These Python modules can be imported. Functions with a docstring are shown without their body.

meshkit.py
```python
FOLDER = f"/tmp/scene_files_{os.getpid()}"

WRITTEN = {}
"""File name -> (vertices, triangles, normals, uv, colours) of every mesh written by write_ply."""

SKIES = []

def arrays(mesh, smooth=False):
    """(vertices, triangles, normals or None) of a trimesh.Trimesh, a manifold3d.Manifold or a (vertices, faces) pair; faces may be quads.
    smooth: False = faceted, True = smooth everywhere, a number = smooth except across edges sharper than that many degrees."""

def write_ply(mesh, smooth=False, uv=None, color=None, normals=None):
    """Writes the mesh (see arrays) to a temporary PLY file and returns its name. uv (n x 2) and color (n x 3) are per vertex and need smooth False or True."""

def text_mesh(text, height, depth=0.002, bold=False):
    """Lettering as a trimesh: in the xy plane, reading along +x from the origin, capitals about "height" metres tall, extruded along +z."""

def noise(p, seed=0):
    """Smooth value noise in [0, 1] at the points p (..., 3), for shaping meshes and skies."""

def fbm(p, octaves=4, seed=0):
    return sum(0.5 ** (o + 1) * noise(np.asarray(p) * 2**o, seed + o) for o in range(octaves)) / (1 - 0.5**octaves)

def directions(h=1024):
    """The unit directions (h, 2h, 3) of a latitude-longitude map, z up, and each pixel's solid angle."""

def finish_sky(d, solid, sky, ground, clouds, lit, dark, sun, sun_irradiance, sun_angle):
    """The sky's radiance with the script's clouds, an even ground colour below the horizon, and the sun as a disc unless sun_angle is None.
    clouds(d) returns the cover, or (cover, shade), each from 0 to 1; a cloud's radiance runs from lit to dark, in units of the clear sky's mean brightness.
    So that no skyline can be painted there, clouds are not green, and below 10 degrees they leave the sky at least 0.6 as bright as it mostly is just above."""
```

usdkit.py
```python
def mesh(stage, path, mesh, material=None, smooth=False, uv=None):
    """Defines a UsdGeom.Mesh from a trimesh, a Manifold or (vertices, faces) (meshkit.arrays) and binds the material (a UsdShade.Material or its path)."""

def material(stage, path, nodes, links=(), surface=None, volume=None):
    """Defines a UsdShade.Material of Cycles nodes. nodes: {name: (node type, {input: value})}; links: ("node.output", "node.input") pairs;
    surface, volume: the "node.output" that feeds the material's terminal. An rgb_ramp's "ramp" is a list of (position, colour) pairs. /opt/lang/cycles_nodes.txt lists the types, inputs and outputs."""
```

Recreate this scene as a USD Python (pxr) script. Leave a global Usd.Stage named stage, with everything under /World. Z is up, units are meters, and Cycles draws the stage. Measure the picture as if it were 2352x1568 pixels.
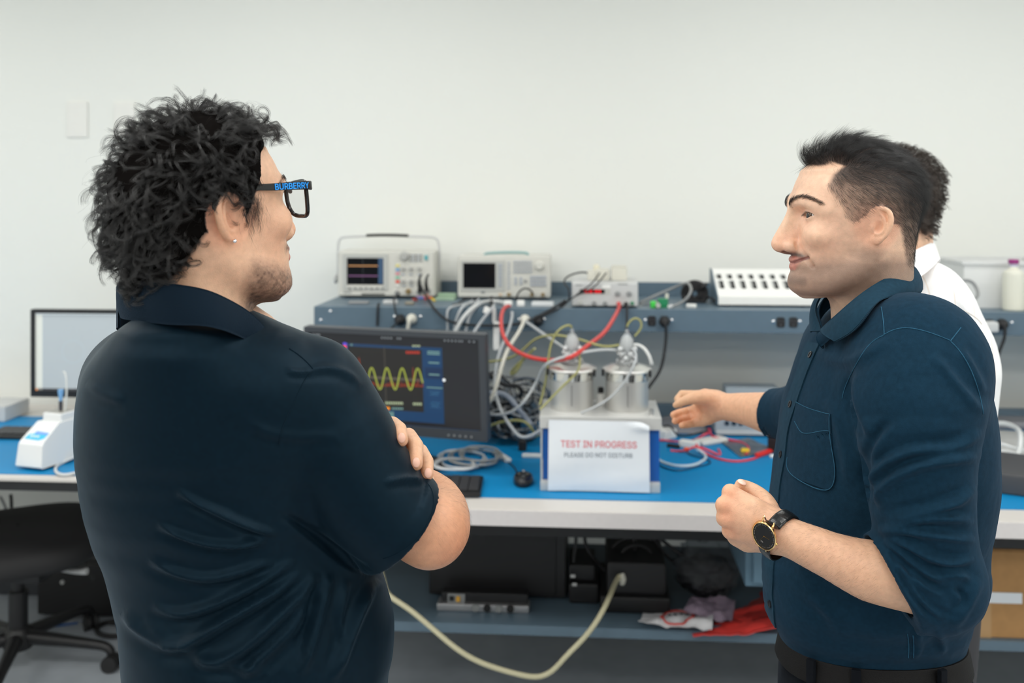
import math, random
import numpy as np, trimesh, manifold3d, usdkit, meshkit
from scipy.spatial import cKDTree
from scipy.interpolate import CubicSpline, PchipInterpolator
from pxr import Usd, UsdGeom, UsdLux, UsdShade, Gf, Sdf, Vt

stage = Usd.Stage.CreateInMemory()
UsdGeom.SetStageUpAxis(stage, UsdGeom.Tokens.z)
UsdGeom.SetStageMetersPerUnit(stage, 1.0)
UsdGeom.Xform.Define(stage, '/World')

# ------------------------------------------------------------------ camera
F = 35 / 36 * 2352            # focal length in pixels of the 2352 px wide picture
CX, HZ, EYE = 1176.0, 445.0, 1.59   # centre column, horizon row, eye height
YAW = math.radians(4.3)
CY_, SY_ = math.cos(YAW), math.sin(YAW)
cam = UsdGeom.Camera.Define(stage, '/World/camera')
cam.CreateHorizontalApertureAttr(36.0)
cam.CreateVerticalApertureAttr(24.0)
cam.CreateFocalLengthAttr(35.0)
cam.CreateVerticalApertureOffsetAttr(-(784 - HZ) / 2352 * 36.0)
cam.CreateFStopAttr(4.4)
cam.CreateFocusDistanceAttr(1.30)
cam.CreateClippingRangeAttr(Gf.Vec2f(0.05, 60))
cam.CreateExposureAttr(-0.09)
cx_ = UsdGeom.Xformable(cam)
cx_.AddTranslateOp().Set(Gf.Vec3d(0, 0, EYE))
cx_.AddRotateZOp().Set(math.degrees(YAW))
cx_.AddRotateXOp().Set(90.0)

# ------------------------------------------------------------------ lights: ceiling panels of the office
CEIL = 2.75
PANELS = [(x, y) for y in (-4.6, -2.5, -0.7, 1.05, 2.6) for x in (-3.0, -1.0, 1.0, 3.0)]
PANEL_POWER = 10.0
def ceiling_lamp(path, x, y):
    power = PANEL_POWER * {-4.6: .95, -2.5: .95, -0.7: 1.0, 1.05: 1.0, 2.6: .62}[y]
    l = UsdLux.RectLight.Define(stage, path)
    l.CreateWidthAttr(1.16); l.CreateHeightAttr(0.56)
    l.CreateIntensityAttr(power)
    l.CreateColorAttr(Gf.Vec3f(1.0, 0.985, 0.955))
    l.CreateNormalizeAttr(False)
    xf = UsdGeom.Xformable(l)
    xf.AddTranslateOp().Set(Gf.Vec3d(x, y, CEIL - 0.02))
dome = UsdLux.DomeLight.Define(stage, '/World/dome_light')
dome.CreateIntensityAttr(0.0)

# ------------------------------------------------------------------ picture geometry -> places in the room
def at(px, py, d):
    "the point seen at a pixel, d metres along the optical axis"
    px, py, d = np.asarray(px, float), np.asarray(py, float), np.asarray(d, float)
    x, z = (px - CX) * d / F, EYE - (py - HZ) * d / F
    return np.stack(np.broadcast_arrays(x * CY_ - d * SY_, x * SY_ + d * CY_, z), -1)
def on_z(px, py, z):
    return at(px, py, F * (EYE - z) / (np.asarray(py, float) - HZ))
def on_y(px, py, Y):
    return at(px, py, Y / (CY_ + (np.asarray(px, float) - CX) / F * SY_))
def project(P):
    P = np.asarray(P, float)
    x, d = P[..., 0] * CY_ + P[..., 1] * SY_, -P[..., 0] * SY_ + P[..., 1] * CY_
    return CX + x * F / d, HZ - (P[..., 2] - EYE) * F / d, d

# ------------------------------------------------------------------ prims
_taken = {}
def numbered(parent, name):
    k = (parent, name)
    n = _taken[k] = _taken.get(k, -1) + 1
    return name if n == 0 else f'{name}_{n:03d}'
GROUPS = dict(hanging_lead='leads hanging over the shelf and bench', yellow_tube='yellowish tubes around the test stand', clear_tube='clear and grey tubes around the test stand', power_plug='plugs in the shelf channel',
    wall_plate='white plates on the wall', loose_cable='cables lying loose on the mats', test_lead='leads lying right of the test stand', white_hose='white hoses at the right end of the bench', adapter_stick='white adapter sticks on the mat',
    connector_block='connectors among the red leads', cable_connector='connectors lying along the shelf', probe_box='small modules along the shelf front', packet='packets inside the clear storage box', red_folder='red folders on the lower shelf',
    floor_cable='cables on the floor by the chair', steel_canister='steel canisters on the test stand', grey_cable='grey cables on the shelf', power_adaptor='adaptors on the power supply', shelf_lead='leads along the shelf', cable_heap='cable heap behind the monitor')
def tag(prim, label=None, cat=None, group=None, kind=None):
    prim = prim.GetPrim() if hasattr(prim, 'GetPrim') else prim
    if cat and not group: group = GROUPS.get(prim.GetName().rstrip('0123456789').rstrip('_'))
    for k, v in (('label', label), ('category', cat), ('group', group), ('kind', kind)):
        if v: prim.SetCustomDataByKey(k, v)
    return prim
def pathof(p):
    return '/World' if p is None else (p if isinstance(p, str) else str(p.GetPath()))
def thing(name, label, cat, loc=(0, 0, 0), rotz=0, group=None, kind=None):
    x = UsdGeom.Xform.Define(stage, '/World/' + numbered('/World', name))
    x.AddTranslateOp().Set(Gf.Vec3d(*map(float, loc)))
    x.AddRotateZOp().Set(float(rotz))
    return tag(x.GetPrim(), label, cat, group, kind)
def obj(name, m, mat, parent=None, label=None, cat=None, group=None, kind=None, smooth=35, colors=None, loc=None):
    pp = pathof(parent)
    if isinstance(m, list): m = cat_mesh(m)
    p = pp + '/' + numbered(pp, name)
    g = usdkit.mesh(stage, p, m, mat, smooth=smooth)
    if colors is not None:
        UsdGeom.PrimvarsAPI(g).CreatePrimvar('tint', Sdf.ValueTypeNames.Color3fArray, 'vertex').Set(Vt.Vec3fArray.FromNumpy(np.asarray(colors, np.float32)))
    if loc is not None: UsdGeom.Xformable(g).AddTranslateOp().Set(Gf.Vec3d(*map(float, loc)))
    return tag(g.GetPrim(), label, cat, group, kind)
def dup(src, loc, rotz=0, label=None, group=None):
    was = src.GetCustomData()
    r = thing(src.GetName().rstrip('0123456789').rstrip('_'), label or was.get('label'), was.get('category'), loc, rotz, group or was.get('group'))
    r.GetReferences().AddInternalReference(src.GetPath())
    r.SetInstanceable(True)
    if label: r.SetCustomDataByKey('label', label)
    return r
def curves(name, strands, widths, mat, parent, label=None, kind=None):
    pp = pathof(parent)
    p = pp + '/' + numbered(pp, name)
    c = UsdGeom.BasisCurves.Define(stage, p)
    c.CreateTypeAttr('linear')
    c.CreateCurveVertexCountsAttr(Vt.IntArray.FromNumpy(np.array([len(s) for s in strands], np.int32)))
    c.CreatePointsAttr(Vt.Vec3fArray.FromNumpy(np.concatenate(strands).astype(np.float32)))
    c.CreateWidthsAttr(Vt.FloatArray.FromNumpy(np.concatenate(widths).astype(np.float32)))
    c.SetWidthsInterpolation('vertex')
    UsdShade.MaterialBindingAPI.Apply(c.GetPrim()).Bind(mat)
    return tag(c.GetPrim(), label, None, None, kind)

# ------------------------------------------------------------------ materials
def srgb(r, g, b):
    c = np.array([r, g, b], float) / 255
    return tuple(np.where(c < 0.04045, c / 12.92, ((c + 0.055) / 1.055) ** 2.4))
_mats = {}
def mat(name, color, rough=0.5, metal=0.0, noise=None, bump=None, emit=0, **kw):
    "principled surface; noise=(scale, amount) mottles the colour, bump=(scale, height m) roughens it"
    if name in _mats: return _mats[name]
    n = {'p': ('principled_bsdf', {'base_color': color, 'roughness': rough, 'metallic': metal, **kw})}
    l = []
    if emit:
        n['p'][1]['emission_color'] = color; n['p'][1]['emission_strength'] = emit
    if noise or bump:
        n['t'] = ('texture_coordinate', {})
    if noise:
        a = noise[1]
        n['n'] = ('noise_texture', {'scale': noise[0], 'detail': 4.0})
        n['r'] = ('rgb_ramp', {'ramp': [(0.3, tuple(c * (1 - a) for c in color)), (0.7, tuple(min(1, c * (1 + a)) for c in color))]})
        l += [('t.object', 'n.vector'), ('n.fac', 'r.fac'), ('r.color', 'p.base_color')]
    if bump:
        n['bn'] = ('noise_texture', {'scale': bump[0], 'detail': 3.0})
        n['b'] = ('bump', {'distance': bump[1], 'strength': 1.0})
        l += [('t.object', 'bn.vector'), ('bn.fac', 'b.height'), ('b.normal', 'p.normal')]
    m = usdkit.material(stage, '/World/Looks/' + name, n, l, surface='p.BSDF')
    _mats[name] = m
    return m
def glass(name, color=(1, 1, 1), rough=0.02, ior=1.45):
    if name not in _mats:
        _mats[name] = usdkit.material(stage, '/World/Looks/' + name, {'p': ('principled_bsdf', {'base_color': color, 'roughness': rough, 'transmission_weight': 1.0, 'ior': ior})}, [], surface='p.BSDF')
    return _mats[name]
def film(name, color=(1, 1, 1), see=0.7, rough=0.2):
    "thin clear sheet: transparent mixed with a glossy coat"
    if name not in _mats:
        _mats[name] = usdkit.material(stage, '/World/Looks/' + name, {'t': ('transparent_bsdf', {'color': color}), 'p': ('principled_bsdf', {'base_color': color, 'roughness': rough}), 'm': ('mix_closure', {'fac': 1 - see})},
            [('t.BSDF', 'm.closure1'), ('p.BSDF', 'm.closure2')], surface='m.closure')
    return _mats[name]

# ------------------------------------------------------------------ mesh helpers
T = trimesh.transformations
def cat_mesh(ms):
    return trimesh.util.concatenate([m if isinstance(m, trimesh.Trimesh) else to_tm(m) for m in ms])
def to_tm(m):
    v, f, _ = meshkit.arrays(m)
    return trimesh.Trimesh(v, f, process=False)
def mv(m, x=0, y=0, z=0):
    m = m.copy(); m.apply_translation((x, y, z)); return m
def rot(m, deg, axis=(0, 0, 1), point=None):
    m = m.copy(); m.apply_transform(T.rotation_matrix(math.radians(deg), axis, point)); return m
def box(x0, x1, y0, y1, z0, z1, r=0.0):
    "box with edges rounded off by r"
    if r <= 0:
        m = trimesh.creation.box((x1 - x0, y1 - y0, z1 - z0))
        return mv(m, (x0 + x1) / 2, (y0 + y1) / 2, (z0 + z1) / 2)
    r = min(r, (x1 - x0) * .49, (y1 - y0) * .49, (z1 - z0) * .49)
    pts = []
    for x, sx in ((x0 + r, -1), (x1 - r, 1)):
        for y, sy in ((y0 + r, -1), (y1 - r, 1)):
            for z, sz in ((z0 + r, -1), (z1 - r, 1)):
                k = 0.7071
                for v in ((1, 0, 0), (0, 1, 0), (0, 0, 1), (k, k, 0), (k, 0, k), (0, k, k), (.577, .577, .577)):
                    pts.append((x + sx * r * v[0], y + sy * r * v[1], z + sz * r * v[2]))
    return trimesh.Trimesh(np.array(pts)).convex_hull
def cyl(r, h, x=0, y=0, z=0, axis='z', n=24, r2=None, bevel=0.0):
    "cylinder or cone standing on (x, y, z) along the axis"
    b = bevel
    r2 = r if r2 is None else r2
    prof = [(0, 0), (r - b, 0), (r, b), (r2, h - b), (r2 - b, h), (0, h)] if b else [(0, 0), (r, 0), (r2, h), (0, h)]
    return lathe(prof, x, y, z, axis, n)
def lathe(prof, x=0, y=0, z=0, axis='z', n=32):
    prof = np.array(prof, float)
    a = np.arange(n) * 2 * math.pi / n
    k = len(prof)
    v = np.stack([prof[:, None, 0] * np.cos(a), prof[:, None, 0] * np.sin(a), np.broadcast_to(prof[:, None, 1], (k, n))], -1).reshape(-1, 3)
    i, j = np.meshgrid(np.arange(k - 1), np.arange(n), indexing='ij')
    q = np.stack([i * n + j, i * n + (j + 1) % n, (i + 1) * n + (j + 1) % n, (i + 1) * n + j], -1).reshape(-1, 4)
    f = np.vstack([q[:, [0, 1, 2]], q[:, [0, 2, 3]]])
    m = trimesh.Trimesh(v, f, process=False)
    m.merge_vertices(); m.update_faces(m.nondegenerate_faces())
    if axis == 'x': m.apply_transform(np.array([[0, 0, 1, 0], [1, 0, 0, 0], [0, 1, 0, 0], [0, 0, 0, 1.]]))
    if axis == '-y': m.apply_transform(np.array([[1, 0, 0, 0], [0, 0, -1, 0], [0, 1, 0, 0], [0, 0, 0, 1.]]))
    if axis == 'y': m.apply_transform(np.array([[-1, 0, 0, 0], [0, 0, 1, 0], [0, 1, 0, 0], [0, 0, 0, 1.]]))
    return mv(m, x, y, z)
def spline(pts, n=40):
    pts = np.asarray(pts, float)
    if len(pts) < 3:
        return pts[0] + np.linspace(0, 1, n)[:, None] * (pts[-1] - pts[0])
    t = np.concatenate([[0], np.cumsum(np.maximum(np.linalg.norm(np.diff(pts, axis=0), axis=1), 1e-6) ** 0.6)])
    return CubicSpline(t, pts)(np.linspace(0, t[-1], n))
def tube(pts, r, n=40, sides=10, smooth=True, flat=1.0):
    "closed tube along a smooth path; r may be a list along it"
    p = spline(pts, n) if smooth else np.asarray(pts, float)
    k = len(p)
    rr = np.interp(np.linspace(0, 1, k), np.linspace(0, 1, len(r)), r) if np.ndim(r) else np.full(k, r)
    t = np.gradient(p, axis=0); t /= np.linalg.norm(t, axis=1, keepdims=True) + 1e-12
    u = np.cross(t[0], (0, 0, 1.0)) if abs(t[0][2]) < .9 else np.cross(t[0], (1.0, 0, 0))
    us = []
    for i in range(k):
        u = u - t[i] * (u @ t[i]); u = u / (np.linalg.norm(u) + 1e-12); us.append(u)
    us = np.array(us); vs = np.cross(t, us)
    a = np.arange(sides) * 2 * math.pi / sides
    v = p[:, None] + rr[:, None, None] * (np.cos(a)[None, :, None] * us[:, None] + flat * np.sin(a)[None, :, None] * vs[:, None])
    v = np.vstack([v.reshape(-1, 3), p[:1], p[-1:]])
    i, j = np.meshgrid(np.arange(k - 1), np.arange(sides), indexing='ij')
    q = np.stack([i * sides + j, i * sides + (j + 1) % sides, (i + 1) * sides + (j + 1) % sides, (i + 1) * sides + j], -1).reshape(-1, 4)
    j = np.arange(sides); j2 = (j + 1) % sides; e = (k - 1) * sides
    f = np.vstack([q[:, [0, 1, 2]], q[:, [0, 2, 3]], np.stack([j2, j, np.full(sides, k * sides)], 1), np.stack([e + j, e + j2, np.full(sides, k * sides + 1)], 1)])
    m = trimesh.Trimesh(v, f, process=False)
    return m
def prism(poly, h, holes=()):
    from shapely.geometry import Polygon
    return trimesh.creation.extrude_polygon(Polygon(poly, holes), h, engine='earcut')
def stand(m):
    "turns a shape drawn in the xy plane upright: its y becomes z and its thickness runs towards -y (the front)"
    m = m.copy(); m.apply_transform(np.array([[1, 0, 0, 0], [0, 0, -1, 0], [0, 1, 0, 0], [0, 0, 0, 1.]])); return m
def text(s, h, depth=0.0006, bold=False, centre=True):
    m = meshkit.text_mesh(s, h, depth, bold)
    if centre: m.apply_translation((-m.bounds[:, 0].mean(), -m.bounds[:, 1].mean(), 0))
    return m
def rrect(x0, x1, y0, y1, r, n=5):
    pts = []
    for cx, cy, a0 in ((x1 - r, y1 - r, 0), (x0 + r, y1 - r, 90), (x0 + r, y0 + r, 180), (x1 - r, y0 + r, 270)):
        for k in range(n + 1):
            a = math.radians(a0 + 90 * k / n); pts.append((cx + r * math.cos(a), cy + r * math.sin(a)))
    return pts
def sheet(P, th=.0003):
    nu, nv = P.shape[:2]
    du, dv = np.gradient(P, axis=0), np.gradient(P, axis=1)
    n = np.cross(du, dv); n /= np.linalg.norm(n, axis=-1, keepdims=True) + 1e-12
    V = np.vstack([(P + n * th / 2).reshape(-1, 3), (P - n * th / 2).reshape(-1, 3)])
    i, j = np.meshgrid(np.arange(nu - 1), np.arange(nv - 1), indexing='ij'); a = (i * nv + j).ravel()
    q = np.stack([a, a + nv, a + nv + 1, a + 1], 1); o = nu * nv
    f = [q[:, [0, 1, 2]], q[:, [0, 2, 3]], o + q[:, [0, 2, 1]], o + q[:, [0, 3, 2]]]
    b = np.concatenate([np.arange(nv), np.arange(nv - 1, nu * nv, nv), np.arange(nu * nv - 1, (nu - 1) * nv - 1, -1), np.arange((nu - 1) * nv, -1, -nv)])
    b = b[np.r_[True, np.diff(b) != 0]]; c = np.roll(b, -1)
    f += [np.stack([b, b + o, c + o], 1), np.stack([b, c + o, c], 1)]
    return trimesh.Trimesh(V, np.vstack(f), process=False)
# ------------------------------------------------------------------ the room
WALL_Y = 3.80
DESK = 0.762                  # worktop height
MAT = 0.765                   # top of the blue mat
SHELF = 1.21                  # top of the instrument shelf
white_wall = mat('wall_paint', srgb(235, 236, 230), 0.75, bump=(220, 0.0004))
obj('wall_back', box(-4, 4, WALL_Y, WALL_Y + .1, 0, CEIL), white_wall, kind='structure', smooth=False)
obj('wall_left', box(-4.1, -4, -7.1, WALL_Y + .1, 0, CEIL), white_wall, kind='structure', smooth=False)
obj('wall_right', box(4, 4.1, -7.1, WALL_Y + .1, 0, CEIL), white_wall, kind='structure', smooth=False)
obj('wall_front', box(-4, 4, -7.1, -7.0, 0, CEIL), mat('far_wall_paint', srgb(82, 82, 84), .8), kind='structure', smooth=False)
obj('ceiling', box(-4, 4, -7, WALL_Y, CEIL, CEIL + .1), mat('ceiling_paint', srgb(236, 236, 232), 0.85, bump=(90, 0.0006)), kind='structure', smooth=False)
obj('floor', box(-4, 4, -7, WALL_Y, -.1, 0), mat('floor_vinyl', srgb(168, 175, 182), 0.45, noise=(14, 0.06), bump=(60, 0.0002)), kind='structure', smooth=False)
obj('baseboard_back', [box(-4, 4, WALL_Y - .014, WALL_Y, 0, .10, .004)], mat('baseboard_vinyl', srgb(52, 55, 60), 0.5), kind='structure')
for i, (x, y) in enumerate(PANELS):
    ceiling_lamp(f'/World/ceiling_light' + (f'_{i:03d}' if i else ''), x, y)

plate_m = mat('plate_plastic', srgb(233, 232, 226), 0.35)
for (x0, x1, y0, y1), lab in (((154, 203, 234, 316), 'blank white wall plate high on the wall, clear of the hair'), ((262, 311, 236, 318), 'white wall plate half hidden behind the curly hair')):
    a, b = on_y(x0, y1, WALL_Y), on_y(x1, y0, WALL_Y)
    t = thing('wall_plate', lab, 'wall plate', ((a[0] + b[0]) / 2, WALL_Y, (a[2] + b[2]) / 2))
    w, h = (b[0] - a[0]) / 2, (b[2] - a[2]) / 2
    obj('plate', box(-w, w, -.007, 0, -h, h, .004), plate_m, t)
    for s in (-1, 1): obj('screw', cyl(.003, .002, 0, -.0068, s * h * .72, axis='-y', n=12), plate_m, t)

# ------------------------------------------------------------------ the benches
blue_steel = mat('blue_grey_steel', srgb(88, 108, 122), 0.42, noise=(30, 0.03), bump=(400, 0.00008))
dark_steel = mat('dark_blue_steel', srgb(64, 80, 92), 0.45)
lam = mat('white_laminate', srgb(206, 201, 195), 0.4, noise=(50, 0.015))
lam_edge = mat('laminate_edge', srgb(214, 209, 208), 0.5, noise=(80, 0.02))
esd = mat('blue_esd_vinyl', srgb(0, 128, 184), 0.5, bump=(700, 0.00005), specular_ior_level=0.35)
black_pl = mat('black_plastic', (0.008, 0.008, 0.009), 0.45)
black_mt = mat('black_rubber', (0.012, 0.012, 0.013), 0.65)
FY, BY = 2.602, 3.72          # worktop front and back
BX0, BX1 = -0.90, 2.62
wb = thing('workbench', 'long blue-grey steel workbench with a thick white laminate worktop and a lower shelf', 'workbench', (0, 0, 0))
obj('worktop', box(BX0, BX1, FY, BY, DESK - .042, DESK, .003), lam, wb)
obj('edge_band', box(BX0, BX1, FY - .0025, FY, DESK - .042, DESK - .002), lam_edge, wb)
obj('back_rail', box(BX0, BX1, BY - .03, BY, DESK, .818, .003), blue_steel, wb)
obj('apron', box(BX0 + .05, BX1 - .05, FY + .12, FY + .15, DESK - .11, DESK - .042, .002), black_pl, wb)
obj('lower_shelf', box(BX0 + .05, BX1 - .05, 2.82, 3.50, .337, .365, .002), blue_steel, wb)
for x in (BX0 + .05, 0.98, BX1 - .1):
    for y in (2.80 if x != .98 else 3.5, 3.62):
        if x == .98 and y == 3.5: continue
        obj('leg', [box(x, x + .05, y, y + .05, 0.02, DESK - .042, .003), cyl(.022, .02, x + .025, y + .025, 0)], blue_steel, wb)
mt = obj('desk_mat', box(BX0 + .03, BX1 - .03, FY + .098, BY - .032, DESK, MAT, .001), esd, None, 'blue anti-static mat covering the main workbench top', 'desk mat')

TX0, TX1, TY = -3.2, -0.95, 2.79
tb = thing('side_table', 'white topped table with a black front rail along the wall beside the workbench', 'table')
obj('tabletop', box(TX0, TX1, TY, 3.77, DESK - .012, DESK, .003), lam, tb)
obj('front_rail', box(TX0, TX1, TY + .012, TY + .05, DESK - .042, DESK - .0125, .002), black_pl, tb)
obj('frame', box(TX0 + .1, TX1 - .05, TY + .4, TY + .45, DESK - .1, DESK - .0125, .003), mat('grey_frame_steel', srgb(120, 122, 124), .5), tb)
for x in (TX0 + .15, TX1 - .12):
    obj('leg', [box(x, x + .06, 3.35, 3.43, .03, DESK - .0125, .004), box(x - .01, x + .07, 2.95, 3.72, 0.0, .03, .006)], dark_steel, tb)
obj('desk_mat', box(TX0 + .03, TX1 - .02, TY + .03, 3.55, DESK, MAT, .001), esd, None, 'blue anti-static mat on the small side table', 'desk mat')

# instrument shelf above the bench, a steel channel with outlets along its front
SX0, SX1, SFY, SBY = -0.915, 2.6, 3.30, 3.75
sh = thing('instrument_shelf', 'blue-grey steel riser shelf above the workbench with power outlets along its front channel', 'shelf')
obj('shelf_board', box(SX0, SX1, SFY + .004, SBY, SHELF - .003, SHELF), blue_steel, sh)
obj('front_channel', [box(SX0, SX1, SFY, SFY + .004, SHELF - .074, SHELF, .0015), box(SX0, SX1, SFY + .004, SFY + .09, SHELF - .074, SHELF - .07)], blue_steel, sh)
obj('end_cap', box(SX0 - .003, SX0, SFY, SBY, SHELF - .074, SHELF), blue_steel, sh)
obj('back_lip', box(SX0 + .28, SX1, SBY - .004, SBY, SHELF, SHELF + .05, .001), blue_steel, sh)
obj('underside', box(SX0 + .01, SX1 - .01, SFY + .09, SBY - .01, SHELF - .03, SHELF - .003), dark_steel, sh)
for x in (SX0 + .012, 2.5):
    obj('upright', box(x, x + .045, SBY - .17, SBY - .1, MAT, SHELF - .03, .003), blue_steel, sh)
bright = mat('bright_steel', (0.75, 0.75, 0.76), 0.22, 1.0)
for px, py in ((759, 715), (737, 735), (906, 727), (966, 727), (1193, 733), (1250, 733), (1482, 735), (1543, 735), (1776, 738), (1837, 738), (2324, 741)):
    p = on_y(px, py, SFY)
    obj('screw', lathe([(0, 0), (.0055, 0), (.0052, .0015), (.003, .003), (0, .0034)], p[0], SFY, p[2], '-y', 14), bright, sh)
out_m = mat('outlet_black', (0.012, 0.012, 0.013), 0.35)
slot_m = mat('slot_dark', (0.001, 0.001, 0.001), 0.8)
def receptacle(px, py):
    p = on_y(px, py, SFY)
    face = mv(stand(prism([(x * 1.0, y) for x, y in rrect(-.0135, .0135, -.0165, .0165, .007)], .0022)), p[0], SFY, p[2])
    o = obj('outlet', face, out_m, sh)
    for dx, h in ((-.0055, .0085), (.0055, .007)):
        obj('slot', box(p[0] + dx - .001, p[0] + dx + .001, SFY - .0027, SFY - .0022, p[2] + .001, p[2] + .001 + h), mat('slot_grey', (.09, .09, .1), .5), o)
    obj('slot', cyl(.0024, .0006, p[0], SFY - .0022, p[2] - .008, '-y', 12), mat('slot_grey', (.09, .09, .1), .5), o)
for px, py in ((919, 733), (947, 733), (1206, 735), (1237, 735), (1497, 737), (1526, 737), (1793, 740), (1822, 740), (2272, 745), (2300, 745)):
    receptacle(px, py)
p = on_y(1893, 746, SFY)
obj('rocker_switch', box(p[0] - .016, p[0] + .016, SFY - .006, SFY, p[2] - .01, p[2] + .01, .002), out_m, sh)
# ------------------------------------------------------------------ instruments on the shelf
ivory = mat('instrument_ivory', srgb(208, 207, 199), 0.45, noise=(60, 0.015))
ivory2 = mat('instrument_bezel', srgb(186, 187, 182), 0.45)
lgrey = mat('light_grey_plastic', srgb(196, 197, 196), 0.42)
mgrey = mat('mid_grey_plastic', srgb(140, 142, 142), 0.45)
pad_m = mat('key_pad_grey', srgb(172, 178, 186), 0.5)
scr_m = mat('dark_screen', (0.006, 0.007, 0.009), 0.12)
knob_m = mat('knob_grey', srgb(176, 176, 172), 0.4)
brass = mat('brass_connector', (0.42, 0.30, 0.14), 0.35, 0.8)
steel = mat('connector_steel', (0.5, 0.5, 0.5), 0.3, 1.0)
red_pl = mat('red_plastic', srgb(215, 40, 36), 0.35)
white_pl = mat('white_plastic', srgb(236, 236, 232), 0.38)
beige_pl = mat('beige_plastic', srgb(208, 206, 194), 0.45)
green_pl = mat('green_plastic', srgb(30, 128, 84), 0.4)
def glow(name, rgb, s=1.0):
    return mat('glow_' + name, srgb(*rgb), 0.5, emit=s)
class Face:
    "a front panel at depth Y: pixel columns and rows become positions on it"
    def __init__(self, parent, Y): self.p, self.Y = parent, Y
    def xz(self, px, py):
        q = on_y(px, py, self.Y); return q[0], q[2]
    def box(self, name, x0, y0, x1, y1, m, proud=.002, deep=.0, r=.0008, parent=None, **k):
        a, b = self.xz(x0, y1), self.xz(x1, y0)
        return obj(name, box(a[0], b[0], self.Y - proud, self.Y + deep, a[1], b[1], r), m, parent or self.p, **k)
    def knob(self, name, px, py, rpx, m, proud=.012, n=24, parent=None, **k):
        x, z = self.xz(px, py); r = rpx * self.Y / F
        return obj(name, lathe([(0, 0), (r, 0), (r, proud * .2), (r * .86, proud * .3), (r * .8, proud * .92), (r * .7, proud), (0, proud)], x, self.Y, z, '-y', n), m, parent or self.p, **k)
def ring(px, py, rpx, Y): pass

# oscilloscope with a carrying handle
OY = 3.58
t = thing('oscilloscope', 'ivory oscilloscope with a wire carrying handle, probes and coloured channel buttons', 'oscilloscope')
f = Face(t, OY)
a, b = f.xz(775, 685), f.xz(1000, 574)
z0 = SHELF + .006
obj('case', [box(a[0], b[0], OY, OY + .145, z0, b[1] - .004, .008), box(a[0] + .006, b[0] - .006, OY - .006, OY + .01, z0 + .003, b[1] - .006, .004)], ivory, t)
for x in (a[0] + .03, b[0] - .03):
    for y in (OY + .025, OY + .12): obj('foot', cyl(.009, .0075, x, y, SHELF), black_mt, t)
f = Face(t, OY - .006)
obj('screen_bezel', mv(stand(prism(rrect(*f.xz(788, 659)[:1], f.xz(891, 0)[0], f.xz(0, 659)[1], f.xz(0, 579)[1], .006), .004, [rrect(f.xz(797, 0)[0], f.xz(881, 0)[0], f.xz(0, 653)[1], f.xz(0, 588)[1], .003)])), 0, OY - .006, 0), ivory2, t)
s = f.box('screen', 797, 588, 881, 653, scr_m, .0015)
f.box('menu_strip', 869, 590, 880, 652, glow('scope_blue', (38, 62, 88), .8), .0018, parent=s)
f.box('orange_trace', 800, 609, 868, 611.5, glow('scope_orange', (150, 108, 70), 1), .002, parent=s)
f.box('purple_trace', 800, 632, 868, 634.5, glow('scope_purple', (92, 60, 92), 1), .002, parent=s)
f.box('trace_grid', 833, 592, 834, 650, glow('scope_grid', (48, 50, 54), 1), .0018, parent=s)
for k in range(7): f.box('soft_key', 801 + k * 12.6, 660, 807 + k * 12.6, 664, mgrey, .004)
f.box('disk_slot', 830, 674, 884, 676.5, slot_m, .0008)
f.box('label_plate', 789, 670, 808, 673, mgrey, .0006)
for y in range(590, 655, 8): f.box('side_key', 886, y, 889, y + 4, mgrey, .003)
f.knob('dial', 929, 588, 11, knob_m, .016)
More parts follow.
